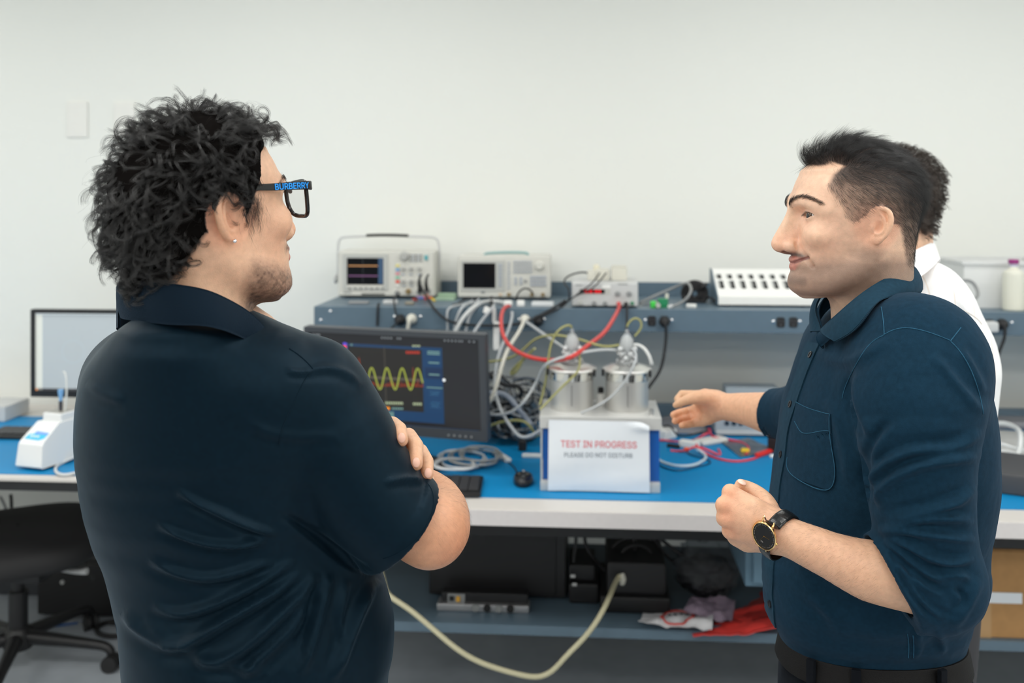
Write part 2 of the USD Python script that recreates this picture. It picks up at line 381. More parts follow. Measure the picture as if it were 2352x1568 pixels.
for i in range(5):
    for j in range(3): f.box('key', 941 + i * 6, 584 + j * 6.2, 945 + i * 6, 588 + j * 6.2, pad_m if i % 2 else mgrey, .003)
f.box('print_key', 975, 586, 983, 597, mat('teal_key', srgb(96, 170, 176), .4), .004)
for k, c in enumerate(((226, 214, 140), (130, 176, 214), (222, 150, 160), (140, 196, 170), (232, 100, 84), (226, 226, 220))):
    f.box('channel_key', 909, 607 + k * 9.1, 918, 613 + k * 9.1, mat(f'channel_key_{k}', srgb(*c), .4), .004)
for x, y in ((926, 617), (944, 617), (963, 617), (926, 646), (944, 646), (963, 646)): f.knob('knob', x, y, 5, knob_m, .013)
for x, y in ((926, 630), (944, 630), (963, 630), (928, 656), (944, 656)): f.box('key', x - 4, y - 1.6, x + 4, y + 1.6, pad_m, .003)
f.knob('connector', 913, 673, 6.5, steel, .016)
f.knob('connector', 938, 669, 6.5, brass, .016)
f.knob('connector', 963, 670, 6.5, steel, .016)
f.knob('connector', 982, 667, 6.5, steel, .016)
hy = OY + .07
def hp(px, py, y=hy): return on_y(px, py, y)
obj('handle', tube([hp(774, 642), hp(776, 600), hp(778, 556), hp(783, 547), hp(796, 544), hp(840, 542), hp(888, 541), hp(950, 543), hp(994, 545), hp(1003, 549), hp(1008, 562), hp(1009, 600), hp(1004, 640)], .0045, 70, 8), lgrey, t)
obj('grip', tube([hp(842, 540.5), hp(890, 539.5), hp(938, 541)], .009, 12, 12, flat=.6), black_pl, t, 'black rubber grip of the handle')
for px in (771.5, 1004): 
    q = hp(px, 640); obj('pivot', cyl(.018, .008, q[0] - .004, hy, q[2], 'x', 20), lgrey, t)
for px, dx in ((964, 0), (980, 1)):
    q = on_y(px, 640, OY - .02)
    obj('probe_head', tube([on_y(px, 668 - dx * 3, OY - .02), on_y(px - 1, 655, OY - .05), on_y(px, 638, OY - .055), on_y(px + 5, 630, OY - .05)], [.007, .0065, .0045, .003], 20), black_mt, t)

# function generator
GY = 3.57
t = thing('function_generator', 'low ivory function generator with a blank black screen and a teal top handle', 'function generator')
f = Face(t, GY)
a, b = f.xz(1051, 688), f.xz(1265, 587)
z0 = SHELF + .008
obj('case', [box(a[0] + .004, b[0] - .004, GY + .01, GY + .16, z0, b[1] - .002, .006), box(a[0], b[0], GY, GY + .03, z0 - .002, b[1], .008)], ivory, t)
for x in (a[0] + .035, b[0] - .035):
    for y in (GY + .025, GY + .13): obj('foot', cyl(.011, .008, x, y, SHELF), black_mt, t)
q0, q1 = on_y(1114, 584, GY + .05), on_y(1212, 583, GY + .05)
obj('top_handle', tube([q0 + (0, 0, -.012), q0, q0 + (.012, 0, .004), q1 + (-.012, 0, .004), q1, q1 + (0, 0, -.012)], .006, 40, 10, flat=.8), mat('teal_handle', srgb(128, 168, 168), .4), t, 'teal carrying handle on top')
f.box('screen_surround', 1058, 598, 1160, 668, ivory2, .003, r=.003)
f.box('screen', 1064, 604, 1138, 661, scr_m, .0042)
for k in range(6): f.box('soft_key', 1145, 606 + k * 9, 1153, 612 + k * 9, pad_m, .006)
f.box('logo_plate', 1105, 669, 1114, 674, mgrey, .0008)
f.box('power_key', 1146, 674, 1153, 679, mat('pale_orange_key', srgb(214, 190, 160), .4), .004)
for k in range(9): f.box('mode_key', 1166, 602 + k * 7.2, 1171, 606 + k * 7.2, pad_m, .004)
for i in range(6):
    for j in range(4): f.box('key', 1180 + i * 7.2, 599 + j * 7.6, 1185 + i * 7.2, 603.5 + j * 7.6, pad_m, .004)
for i in range(2): f.box('slider_key', 1182 + i * 12, 636, 1187 + i * 12, 654, pad_m, .004)
f.knob('small_knob', 1207, 645, 3.5, mgrey, .006)
f.knob('dial', 1239, 610, 10.5, ivory, .016)
for i in range(5):
    for j in range(3): f.box('number_key', 1218 + i * 7.6, 633 + j * 8.6, 1224 + i * 7.6, 639.5 + j * 8.6, pad_m, .004)
for x in (1169, 1222, 1247): f.knob('connector', x, 676, 4.5, brass, .02)
obj('lead', tube([on_y(1186, 690, GY - .03), on_y(1188, 678, GY - .03), on_y(1197, 666, GY - .04), on_y(1208, 662, GY - .045), on_y(1219, 667, GY - .04), on_y(1223, 676, GY - .015)], .003, 40), black_mt, t, 'black lead looping into an output socket')

# bench power supply
PY = 3.335
t = thing('power_supply', 'light grey bench power supply with a lit red digital readout', 'power supply')
f = Face(t, PY)
a, b = f.xz(1313, 710), f.xz(1466, 650)
obj('case', [box(a[0], b[0], PY + .006, PY + .23, SHELF + .005, b[1], .004), box(a[0] + .002, b[0] - .002, PY, PY + .01, SHELF + .006, b[1] - .002, .003)], lgrey, t)
for x in (a[0] + .02, b[0] - .02):
    for y in (PY + .03, PY + .2): obj('foot', cyl(.008, .006, x, y, SHELF), black_mt, t)
f.box('logo_strip', 1322, 653.5, 1337, 656, mgrey, .0006); f.box('label_strip', 1419, 651.5, 1442, 654, mgrey, .0006)
f.box('white_label', 1383, 654, 1402, 662, white_pl, .0008)
f.box('display_frame', 1330, 663, 1402, 676, ivory2, .001)
d = f.box('display', 1332, 664.5, 1389, 673.5, scr_m, .002)
led = glow('red_led', (214, 10, 26), .8)
for g, xs in enumerate(((1342, 1351), (1354, 1361), (1366, 1373), (1374, 1381))):
    x0, x1 = xs
    for (u0, v0, u1, v1) in ((x0, 665.6, x1 - 1, 667), (x0, 668.5, x1 - 1, 669.8), (x0, 671.3, x1 - 1, 672.7), (x0, 665.6, x0 + 1.6, 672.7), (x1 - 2.6, 665.6, x1 - 1, 672.7)):
        if g == 0 and u1 - u0 < 2 and u0 == x0: continue
        f.box('segment', u0, v0, u1, v1, led, .0026, r=0, parent=d)
for x in (1419, 1445): f.knob('knob', x, 674, 6, mgrey, .012)
for x in (1365, 1390): f.knob('small_knob', x, 696, 5, mgrey, .008)
f.knob('power_button', 1333, 695, 6, ivory2, .005)
f.knob('terminal', 1421, 697.5, 5, red_pl, .018, label='red output terminal')
f.knob('terminal', 1438, 698, 5, black_pl, .018, label='black output terminal')
f.knob('terminal', 1452, 696, 4, green_pl, .012, label='green ground terminal')

# two-piece adaptor lying on the power supply
top = on_y(1400, 650, PY)[2]
ay = PY + .09
t = thing('power_adaptor', 'beige power adaptor block lying on top of the power supply', 'adaptor')
def xat(px, py, Y): q = on_y(px, py, Y); return q[0], q[2]
x0, x1 = xat(1404, 0, ay)[0], xat(1441, 0, ay)[0]
obj('block', box(x0, x1, ay, ay + .07, top, top + .046, .005), beige_pl, t)
obj('lid', box(x0 + .004, x1 - .002, ay + .004, ay + .066, top + .046, top + .05, .0018), beige_pl, t)
t = thing('power_adaptor', 'pale beige connector block with a plug standing on it, atop the power supply', 'adaptor')
x0, x1 = xat(1349, 0, ay)[0], xat(1402, 0, ay)[0]; xm = xat(1369, 0, ay)[0]
obj('block', [box(x0, xm, ay, ay + .05, top, top + .034, .005), box(xm - .004, x1 - .002, ay + .01, ay + .06, top, top + .04, .005)], beige_pl, t)
obj('plug', [box(xm - .009, xm + .012, ay + .015, ay + .04, top + .03, top + .054, .005)], mat('cream_plastic', srgb(222, 216, 192), .45), t)
t = thing('adaptor_lead', 'black twin lead falling from the beige adaptor across the red readout', 'lead')
for dx in (0, 14):
    obj('wire', tube([on_y(1374 + dx, 632, ay - .003), on_y(1368 + dx, 640, PY - .012), on_y(1352 + dx, 657, PY - .02), on_y(1338 + dx, 666, PY - .02), on_y(1318, 682, PY - .03), on_y(1302, 693, PY - .02), on_y(1285, 705, PY + .02)], .0022, 50), black_mt, t)
t = thing('shelf_lead', 'dark lead rising behind the power supply to the beige adaptor', 'lead')
obj('wire', tube([on_y(1352, 628, ay + .02), on_y(1325, 627, ay + .05), on_y(1303, 636, ay + .04), on_y(1297, 652, PY + .06), on_y(1307, 668, PY - .01), on_y(1305, 690, PY - .015), on_y(1270, 715, SFY - .01), on_y(1240, 733, SFY - .02)], .003, 60), black_mt, t)

# green circuit board
t = thing('circuit_board', 'small green circuit board with a bright green terminal block on the shelf edge', 'circuit board')
q = on_y(1517, 711, 3.345)
by = 3.345
x0, x1 = xat(1505, 0, by)[0], xat(1538, 0, by)[0]
brd = rot(box(x0, x1, by, by + .045, SHELF, SHELF + .004), 0)
obj('board', [brd, box(x0 + .01, x1 - .004, by + .006, by + .03, SHELF + .004, SHELF + .03, .002)], green_pl, t)
xg = xat(1494, 0, by)[0]
obj('terminal_block', box(xg, x0 + .003, by - .004, by + .016, SHELF, SHELF + .022, .003), mat('bright_green', srgb(70, 205, 80), .4), t, 'bright green terminal block')
obj('terminal', cyl(.008, .022, x0 + .008, by - .006, SHELF + .011, '-y', 16), knob_m, t)
obj('terminal', cyl(.006, .016, xat(1533, 0, by)[0], by + .02, SHELF + .03, 'z', 14), beige_pl, t)
t = thing('grey_cable', 'grey signal cable looping from the green circuit board back along the shelf', 'cable')
obj('sheath', tube([on_y(1541, 704, by), on_y(1560, 697, by), on_y(1578, 684, by - .005), on_y(1587, 668, by), on_y(1584, 654, by + .04), on_y(1572, 651, by + .12), on_y(1540, 664, by + .16), on_y(1500, 681, by + .14), on_y(1470, 696, by + .1)], .0045, 60), mgrey, t)
obj('connector', tube([on_y(1534, 706, by), on_y(1545, 702, by)], .0065, 6), lgrey, t)
t = thing('grey_cable', 'thin grey cable lying behind the green circuit board', 'cable')
obj('sheath', tube([on_y(1532, 690, by + .09), on_y(1510, 692, by + .1), on_y(1485, 697, by + .09), on_y(1468, 704, by + .05)], .003, 40), mgrey, t)

# coil of black cable standing on the shelf, small white connector
t = thing('cable_coil', 'thick round coil of black cable beside the white slotted rack', 'cable coil')
c = on_y(1596, 674, 3.52)
rng = np.random.default_rng(3)
ms = []
for k in range(21):
    a = np.linspace(0, 2 * np.pi, 48)
    R = (.043 - .0048 * (k // 3)); oy = (k % 3 - 1) * .008 + rng.uniform(-.002, .002)
    pts = np.stack([c[0] + R * np.cos(a) + rng.uniform(-.002, .002), np.full(48, c[1] + oy) + .004 * np.sin(a * 2 + k), np.maximum(SHELF + .0055, c[2] + R * np.sin(a))], 1)
    ms.append(tube(pts, .0046, 48, 8, smooth=False))
obj('loops', ms, black_mt, t)
obj('tie', tube([(c[0] + .02, c[1] - .02, c[2] + .02), (c[0] + .03, c[1] - .022, c[2] + .03), (c[0] + .04, c[1] - .015, c[2] + .036)], .005, 12), black_pl, t)
obj('tail', tube([(c[0] + .034, c[1] - .01, c[2] - .015), (c[0] + .05, c[1] - .04, SHELF + .02), (c[0] + .075, c[1] - .1, SHELF + .006), (c[0] + .1, c[1] - .12, SHELF + .005)], .004, 30), black_mt, t)
t = thing('connector_plug', 'small white connector lying on the shelf in front of the black coil', 'connector')
q = on_y(1588, 706, 3.36)
obj('body', rot(box(-.017, .017, -.008, .008, 0, .013, .004), -18), white_pl, t, loc=(q[0], 3.36, SHELF))

# white slotted rack
RY = 3.40
t = thing('slotted_rack', 'white sloped rack with rows of black slots and blue-grey side panels', 'rack')
f = Face(t, RY)
x0, x1 = xat(1650, 0, RY)[0], xat(1869, 0, RY)[0]
zf0, zf1 = SHELF + .006, SHELF + .034
zt = on_y(1636, 618, RY + .16)[2]
slope = np.array([0, RY + .02, zf1]), np.array([0, RY + .17, zt])
prof = [(RY, zf0), (RY + .0, zf1), (RY + .17, zt), (RY + .21, zt), (RY + .21, zf0)]
def xprism(poly, xa, xb):
    m = prism(poly, xb - xa); m.apply_transform(np.array([[0, 0, 1, xa], [1, 0, 0, 0], [0, 1, 0, 0], [0, 0, 0, 1.]])); return m
obj('body', xprism([(y + .002, z - .004 if i not in (0, 4) else z) for i, (y, z) in enumerate(prof)], x0 + .004, x1 - .004), lgrey, t, smooth=False)
sd = np.array([0, .17, zt - zf1]); sl = np.linalg.norm(sd); sd = sd / sl; nrm = np.array([0, -sd[2], sd[1]])
def sloped(u0, u1, v0, v1, d0, d1):
    "box on the slope: u along x, v up the slope, d off it"
    c = [np.array([u, RY, zf1]) + sd * v + nrm * d - np.array([0, 0, 0]) for u in (u0, u1) for v in (v0, v1) for d in (d0, d1)]
    return trimesh.Trimesh([(p[0] if False else q_[0], p[1], p[2]) for p, q_ in zip(c, [(u, 0) for u in (u0, u1) for v in (v0, v1) for d in (d0, d1)])]).convex_hull
obj('front_plate', [box(x0, x1, RY - .003, RY + .004, zf0, zf1, .0015), sloped(x0, x1, 0, sl, -.004, .001)], white_pl, t, smooth=20)
for x, e in ((x0 - .004, 0), (x1, 0)):
    obj('side_panel', xprism(prof, x, x + .004), blue_steel, t, smooth=False)
pitch = (xat(2035, 0, RY)[0] - xat(1535, 0, RY)[0]) / 6 * 0 + .0395
for k in range(9):
    u = x0 + .013 + k * .0367
    if u + .02 > x1: break
    for v0, v1, w0 in ((.052, .104, .0), (.118, .148, -.002)):
        s_ = obj('slot', sloped(u + w0, u + w0 + .0145, v0, v1, .0008, .0016), out_m, t)
        obj('contact', sloped(u + w0 + .003, u + w0 + .011, v0 + .004, v0 + .014, .0014, .004), black_pl, s_)
        obj('rim', sloped(u + w0 - .004, u + w0 + .001, v0 + .006, v1 - .004, .0014, .005), mat('slot_rim', srgb(176, 178, 176), .4), s_)
for x in (x0 + .03, x1 - .03): obj('foot', cyl(.008, .006, x, RY + .03, SHELF), black_mt, t); obj('foot', cyl(.008, .006, x, RY + .18, SHELF), black_mt, t)

# pieces lying along the shelf in front of the instruments
t = thing('breadboard', 'pale green terminal board lying between the two ivory instruments', 'circuit board')
x0, x1 = xat(1003, 0, 3.6)[0], xat(1052, 0, 3.6)[0]
obj('board', box(x0 + .004, x1 - .003, 3.52, 3.60, SHELF, SHELF + .008, .001), mat('pale_green', srgb(150, 176, 150), .5), t)
obj('terminal_strip', box(x0 + .006, x1 - .005, 3.585, 3.598, SHELF + .008, SHELF + .02, .002), mat('pale_green', srgb(150, 176, 150), .5), t)
t = thing('test_clips', 'small tangle of coloured test clips in front of the oscilloscope', 'test clips')
q = np.array(on_z(972, 695, SHELF))
rng = np.random.default_rng(8)
for k, c in enumerate(((225, 70, 60), (230, 120, 60), (220, 190, 70), (150, 120, 160), (210, 80, 70), (96, 120, 190))):
    p = q + (rng.uniform(-.035, .05), rng.uniform(-.02, .06), .006 + .008 * (k % 2))
    d = np.array([math.cos(k * 1.1), math.sin(k * 1.1), .25])
    obj('clip', tube([p, p + d * .012, p + d * .03], [.004, .005, .002], 10, 8), mat(f'clip_{k}', srgb(*c), .4), t)
def lump(name, lab, cat_, px, py, w, d, h, m, deg=0, r=.004, parent=None):
    q = on_z(px, py, SHELF)
    return obj(name, rot(box(-w / 2, w / 2, -d / 2, d / 2, 0, h, r), deg), m, parent, lab, cat_, loc=(q[0], q[1], SHELF))
lump('cable_connector', 'white square connector on the shelf edge right of the red tube end', 'connector', 1196, 703, .026, .022, .02, white_pl, 8)
lump('cable_connector', 'flat clear plastic connector box on the shelf below the function generator', 'connector', 1247, 703, .075, .04, .016, film('cloudy_plastic', (.9, .92, .92), .35, .2), -4)
lump('cable_connector', 'white ribbed connector where the red tube ends on the shelf', 'connector', 1166, 702, .03, .02, .018, white_pl, 20)
lump('probe_box', 'small grey module lying at the shelf front under the oscilloscope', 'module', 897, 698, .05, .03, .014, lgrey, 3)
lump('probe_box', 'dark flat module near the left end of the shelf', 'module', 824, 697, .07, .035, .008, mgrey, 5)
lump('probe_box', 'brown-grey module beside the coloured clips on the shelf', 'module', 941, 700, .03, .02, .012, mat('brown_grey', srgb(140, 134, 120), .5), -8)

# storage box and bottle at the right end of the shelf
t = thing('storage_box', 'large cloudy clear plastic storage box on the right end of the shelf', 'storage box')
x0, x1, y0 = xat(2214, 0, 3.42)[0], xat(2330, 0, 3.42)[0] + .14, 3.42
zt = on_y(2250, 600, y0)[2]
clo = film('cloudy_box', (.90, .91, .90), .30, .25)
shell = [box(x0, x1, y0, y0 + .003, SHELF + .003, zt), box(x0, x1, y0 + .257, y0 + .26, SHELF + .003, zt), box(x0, x0 + .003, y0 + .003, y0 + .257, SHELF + .003, zt), box(x1 - .003, x1, y0 + .003, y0 + .257, SHELF + .003, zt), box(x0, x1, y0, y0 + .26, SHELF, SHELF + .003)]
obj('shell', shell, clo, t, smooth=False)
obj('rim', [box(x0 - .008, x1 + .008, y0 - .008, y0, zt - .012, zt, .002), box(x0 - .008, x1 + .008, y0 + .26, y0 + .268, zt - .012, zt, .002), box(x0 - .008, x0, y0, y0 + .26, zt - .012, zt, .002)], clo, t)
for k, (c, w, h) in enumerate((((170, 196, 214), .07, .045), ((200, 200, 190), .09, .07), ((120, 150, 180), .05, .03))):
    obj('packet', box(x0 + .03 + k * .07, x0 + .03 + k * .07 + w * .7, y0 + .03 + .03 * k, y0 + .12 + .03 * k, SHELF + .003, SHELF + .003 + h, .006), mat(f'packet_{k}', srgb(*c), .6), None, ('pale blue packet inside the clear storage box', 'cream packet inside the clear storage box', 'small slate blue packet inside the clear storage box')[k], 'packet')
q = on_y(2328, 706, 3.37)
t = thing('squeeze_bottle', 'cream translucent bottle with a purple cap at the right end of the shelf', 'bottle', (q[0], 3.37, SHELF))
obj('body', lathe([(0, 0), (.031, 0), (.034, .003), (.034, .115), (.028, .128), (.014, .134), (.013, .142), (0, .142)]), mat('cream_bottle', srgb(222, 221, 206), .4), t)
obj('collar', lathe([(0, .142), (.013, .142), (.013, .152), (0, .152)]), mat('lilac_plastic', srgb(190, 186, 206), .4), t)
obj('cap', lathe([(0, .152), (.0155, .152), (.0165, .154), (.0165, .164), (.0145, .166), (0, .166)]), mat('purple_cap', srgb(150, 50, 120), .4), t, 'purple screw cap')
t = thing('shelf_lead', 'grey lead arching over the shelf behind the white shirt', 'lead')
obj('wire', tube([on_y(2190, 660, 3.4), on_y(2215, 644, 3.38), on_y(2235, 650, 3.38), on_y(2245, 668, 3.37), on_y(2243, 682, 3.34), on_y(2232, 692, 3.34)], .0055, 40), mgrey, t)

# plugs in the outlets
def plug(lab, px, py, m, elbow=None, lead=None, r=.003, lm=None):
    q = on_y(px, py, SFY - .0023)
    t = thing('power_plug', lab, 'plug')
    obj('body', lathe([(0, 0), (.017, 0), (.018, .004), (.0165, .016), (.012, .026), (.007, .03), (0, .031)], q[0], SFY - .0023, q[2], '-y', 24), m, t)
    if lead is not None: obj('lead', tube([np.array([q[0], SFY - .028, q[2]])] + lead, r, 60), lm or m, t)
    return t
plug('black plug in the leftmost outlet of the shelf channel', 919, 734, black_mt, lead=[on_y(912, 742, SFY - .035), on_y(900, 752, SFY - .03), on_y(885, 765, SFY - .02)])
plug('angled beige plug beside the black one, left end of the channel', 946, 732, beige_pl, lead=[on_y(941, 735, SFY - .045), on_y(938, 748, SFY - .045), on_y(937, 775, SFY - .04)], r=.0065)
plug('beige plug feeding two leads near the middle of the channel', 1206, 734, beige_pl, lead=[on_y(1202, 742, SFY - .06), on_y(1190, 765, SFY - .1), on_y(1168, 800, SFY - .2), on_y(1150, 850, SFY - .27), on_y(1137, 895, SFY - .3), on_y(1112, 938, SFY - .3)], r=.0062)
plug('black plug right of the beige one in mid channel', 1237, 736, black_mt)
plug('black plug with a hanging cord right of the power supply', 1526, 738, black_mt, lead=[on_y(1529, 750, SFY - .03), on_y(1530, 768, SFY - .025), on_y(1526, 810, SFY - .03), on_y(1516, 850, SFY - .04), on_y(1503, 872, SFY - .05), on_y(1490, 890, SFY - .08)], r=.005)
plug('black plug with a cord at the far right of the channel', 2300, 744, black_mt, lead=[on_y(2308, 752, SFY - .03), on_y(2307, 775, SFY - .03), on_y(2298, 800, SFY - .03), on_y(2290, 830, SFY - .03), on_y(2288, 900, SFY + .1)], r=.005)
q = on_y(2272, 746, SFY - .002)
obj('charger', box(q[0] - .03, q[0] + .017, SFY - .04, SFY - .0024, q[2] - .02, q[2] + .014, .007), lgrey, None, 'pale grey plug-in charger half hidden behind the white shirt', 'charger')

# leads hanging over the channel
def hang(lab, pts, r, m, name='hanging_lead', cat_='lead', n=70):
    t = thing(name, lab, cat_)
    obj('sheath', tube(pts, r, n), m, t)
    return t
Q = lambda px, py, dy=0: on_y(px, py, SFY + dy)
hang('long black lead swinging from the oscilloscope probes along the channel', [Q(966, 655, .19), Q(974, 672, .12), Q(985, 690, .02), Q(1000, 712, -.02), Q(1022, 732, -.03), Q(1050, 742, -.03), Q(1100, 747, -.03), Q(1150, 747, -.03), Q(1200, 741, -.05), Q(1232, 728, -.03), Q(1270, 708, -.01), Q(1298, 690, .03)], .0042, black_mt)
hang('thin black lead dropping from the oscilloscope to the channel', [Q(914, 676, .25), Q(905, 684, .1), Q(905, 695, .0), Q(907, 708, -.02), Q(910, 722, -.025)], .003, black_mt)
hang('black cable tie strap hanging near the left end of the channel', [Q(871, 698, .02), Q(868, 705, -.006), Q(867, 730, -.006), Q(866, 748, -.006)], .004, black_mt)
hang('black lead lying under the function generator', [Q(1040, 700, .02), Q(1060, 692, .12), Q(1078, 686, .2), Q(1100, 690, .2)], .0035, black_mt)
hang('dark thick lead standing on the shelf below the function generator', [Q(1129, 683, .2), Q(1129, 694, .05), Q(1128, 704, -.005), Q(1125, 716, -.01)], .0055, black_mt)
gtube = mat('grey_clear_tube', srgb(176, 180, 182), .3)
ltube = mat('pale_tube', srgb(202, 204, 202), .35)
hang('pale tube bent sharply over the shelf edge, leftmost of the row', [Q(1085, 690, .12), Q(1060, 700, .05), Q(1040, 704, .005), Q(1029, 712, -.012), Q(1027, 735, -.015), Q(1026, 765, -.015)], .004, gtube)
hang('grey tube slanting over the shelf edge, second of the row', [Q(1100, 688, .12), Q(1080, 697, .05), Q(1062, 706, -.01), Q(1050, 730, -.018), Q(1044, 765, -.02)], .005, gtube)
hang('thick pale hose arching over the shelf edge into the cables', [Q(1160, 696, .06), Q(1135, 692, .1), Q(1115, 693, .07), Q(1092, 702, .0), Q(1070, 722, -.035), Q(1056, 742, -.045), Q(1044, 768, -.045)], .0065, ltube)
hang('grey tube between the pale hose and the white strap', [Q(1110, 697, .05), Q(1092, 706, -.004), Q(1079, 725, -.015), Q(1073, 745, -.02), Q(1068, 768, -.025)], .005, gtube)
hang('grey tube slanting down from the white tag', [Q(1135, 700, .02), Q(1125, 714, -.02), Q(1108, 735, -.03), Q(1094, 755, -.04), Q(1084, 770, -.05)], .005, gtube)
obj('white_tag', rot(box(-.009, .009, -.004, .004, -.011, .011, .003), 20, (0, 1, 0)), white_pl, None, 'small white tag hanging on the shelf edge among the tubes', 'tag', loc=Q(1117, 712, -.02))
s0, s1, s2 = Q(1134, 706, -.008), Q(1138, 740, -.01), Q(1141, 795, -.012)
t = thing('cable_strap', 'white ridged strap hanging over the channel beside the red tube', 'strap')
obj('strap', [box(s0[0] - .005, s0[0] + .007, s0[1] - .004, s0[1] - .001, s1[2], s0[2], .001), box(s2[0] - .0115, s2[0] + .0095, s2[1] - .006, s2[1] + .001, s2[2] - .012, s1[2] + .002, .003)], white_pl, t)
for k in range(8):
    q = s0 + (s1 - s0) * (k / 8 + .05); obj('ridge', box(q[0] - .006 - .0004 * k, q[0] + .006 + .0004 * k, q[1] - .0045, q[1] - .001, q[2] - .0012, q[2] + .0012), lgrey, t)
# ------------------------------------------------------------------ things on the main bench
# monitor with the wave on its screen
MD = 2.98
cTL, cTR = at(703, 749, 3.07), at(1117, 764, 2.89)
ux = cTR - cTL; ux[2] = 0; MW = np.linalg.norm(ux); ux /= MW
MZT = (cTL[2] + cTR[2]) / 2
MH = 0.318
mang = math.degrees(math.atan2(ux[1], ux[0]))
mc = (cTL + cTR) / 2
TILT = 5.0
t = thing('monitor', 'dark monitor on the workbench showing a yellow-green sine wave and red spectrum', 'monitor', (mc[0], mc[1], MZT), mang)
grey_b = mat('monitor_grey', srgb(58, 62, 68), 0.4)
def tilt(m): return rot(m, TILT, (1, 0, 0), (0, 0, 0))
W2 = MW / 2
obj('bezel', tilt(mv(stand(prism(rrect(-W2, W2, -MH, 0, .004), .03, [rrect(-W2 + .016, W2 - .02, -MH + .03, -.016, .001)])), 0, .015, 0)), grey_b, t, smooth=25)
obj('back_shell', tilt(trimesh.Trimesh([(x * W2 * k, y, -MH / 2 + z * MH / 2 * k) for x in (-1, 1) for z in (-1, 1) for y, k in ((.012, .99), (.04, .9), (.06, .55))]).convex_hull), black_pl, t)
sx0, sx1, sz0, sz1 = -W2 + .016, W2 - .02, -MH + .03, -.016
scr = obj('screen', tilt(box(sx0, sx1, -.0095, -.004, sz0, sz1)), mat('screen_on_dark', srgb(26, 26, 30), .2, emit=.22), t, 'dark glossy screen')
def S(px, py):
    "pixel -> screen coordinates"
    u = (px - 703) / 414 * MW - W2
    top = 749 + (px - 703) / 414 * 15; bot = 984 + (px - 703) / 414 * 24
    return u, -(py - top) / (bot - top) * MH
def flat(name, x0, y0, x1, y1, m, lift=.0002, parent=None):
    (u0, v1), (u1, v0) = S(x0, y0), S(x1, y1)
    return obj(name, tilt(box(u0, u1, -.0095 - lift, -.0095, v0, v1)), m, parent or scr)
flat('window', 797, 787, 1021, 970, glow('win_blue', (8, 46, 80), .7), .0002)
flat('plot_area', 805, 794, 976, 944, glow('plot_black', (22, 20, 18), .8), .0004)
flat('side_strip', 796, 790, 803, 866, glow('strip_blue', (52, 62, 130), .9), .0004)
flat('top_strip', 805, 788, 976, 794, glow('strip_dark', (40, 36, 38), .8), .0004)
flat('marker', 794, 786, 803, 792, glow('marker_violet', (76, 60, 170), .9), .0005); flat('marker', 794, 792.5, 802, 799, glow('marker_red', (206, 60, 40), 1), .0005)
axis = glow('axis_grey', (62, 56, 50), .9)
flat('axis_line', 889.5, 796, 891, 943, axis, .0006); flat('axis_line', 806, 866, 976, 867.5, axis, .0006)
rng = np.random.default_rng(5)
txt = glow('screen_text', (140, 150, 120), .7); txt2 = glow('screen_text_dim', (96, 128, 124), .6); redt = glow('screen_red', (150, 40, 26), .8); org = glow('screen_orange', (214, 126, 24), .9)
def line_on(name, pts, wpx, m, lift):
    q = np.array([S(*p) for p in pts]); w = wpx / 414 * MW / 2
    d = np.gradient(q, axis=0); d /= np.linalg.norm(d, axis=1, keepdims=True) + 1e-9; n = np.stack([-d[:, 1], d[:, 0]], 1) * w
    k = len(q); v = np.vstack([np.c_[q + n, np.zeros(k)], np.c_[q - n, np.zeros(k)], np.c_[q + n, np.full(k, lift)], np.c_[q - n, np.full(k, lift)]])
    i = np.arange(k - 1); f = []
    for a, b in ((2 * k, 3 * k), (0, 2 * k), (3 * k, k)):
        f += [np.stack([a + i, b + i, b + i + 1], 1), np.stack([a + i, b + i + 1, a + i + 1], 1)]
    m_ = stand(trimesh.Trimesh(v, np.vstack(f), process=False)); m_.apply_translation((0, -.0095, 0))
    return obj(name, tilt(m_), m, scr, smooth=False)
x = np.linspace(806, 976, 160)
spec = 886 - rng.gamma(.8, 5, 160) - np.maximum(0, 22 * np.exp(-((x - 838) / 14) ** 2)) * rng.uniform(0, 1, 160)
spec[(x > 828) & (x < 833)] -= np.array([12, 40, 52, 38, 10])[:((x > 828) & (x < 833)).sum()]
line_on('spectrum_trace', np.stack([x, spec], 1), 1.1, glow('spectrum_orange', (140, 48, 20), .6), .0008)
x = np.linspace(810, 976, 220)
line_on('sine_trace', np.stack([x, 868 - 24.5 * np.cos((x - 824) / 35.3 * 2 * math.pi) * 1.0], 1), 3.2, glow('sine_yellow', (128, 136, 50), .8), .001)
for y, w, n in ((803, 14, 2), (828, 12, 1), (855, 12, 1), (885, 18, 1)):
    for k in range(n): flat('reading', 1002 - w, y + 5 * k, 1002 + w, y + 5 * k + 4, txt2, .0005)
flat('panel_block', 981, 840, 1020, 868, glow('panel_dark', (6, 32, 62), .8), .0004)
for k, y in enumerate((895, 899, 903, 920, 924, 928, 932)): flat('reading', 990 + (k % 2) * 3, y, 1014 - (k % 3) * 2, y + 1.6, glow('panel_text', (60, 110, 140), .7), .0005)
for x0, x1, y0, y1, m in ((940, 972, 804, 810, redt), (955, 974, 790, 794, txt), (888, 930, 921, 927, txt), (952, 973, 922, 928, txt), (903, 930, 934, 939, txt2), (888, 899, 933, 940, org), (860, 888, 934, 939, redt), (850, 858, 944, 960, txt2), (892, 908, 944, 960, txt2), (812, 818, 789, 793, txt2)):
    n = max(1, int((x1 - x0) / 5))
    for k in range(n): flat('glyph', x0 + k * (x1 - x0) / n, y0, x0 + (k + .72) * (x1 - x0) / n, y1, m, .0009)
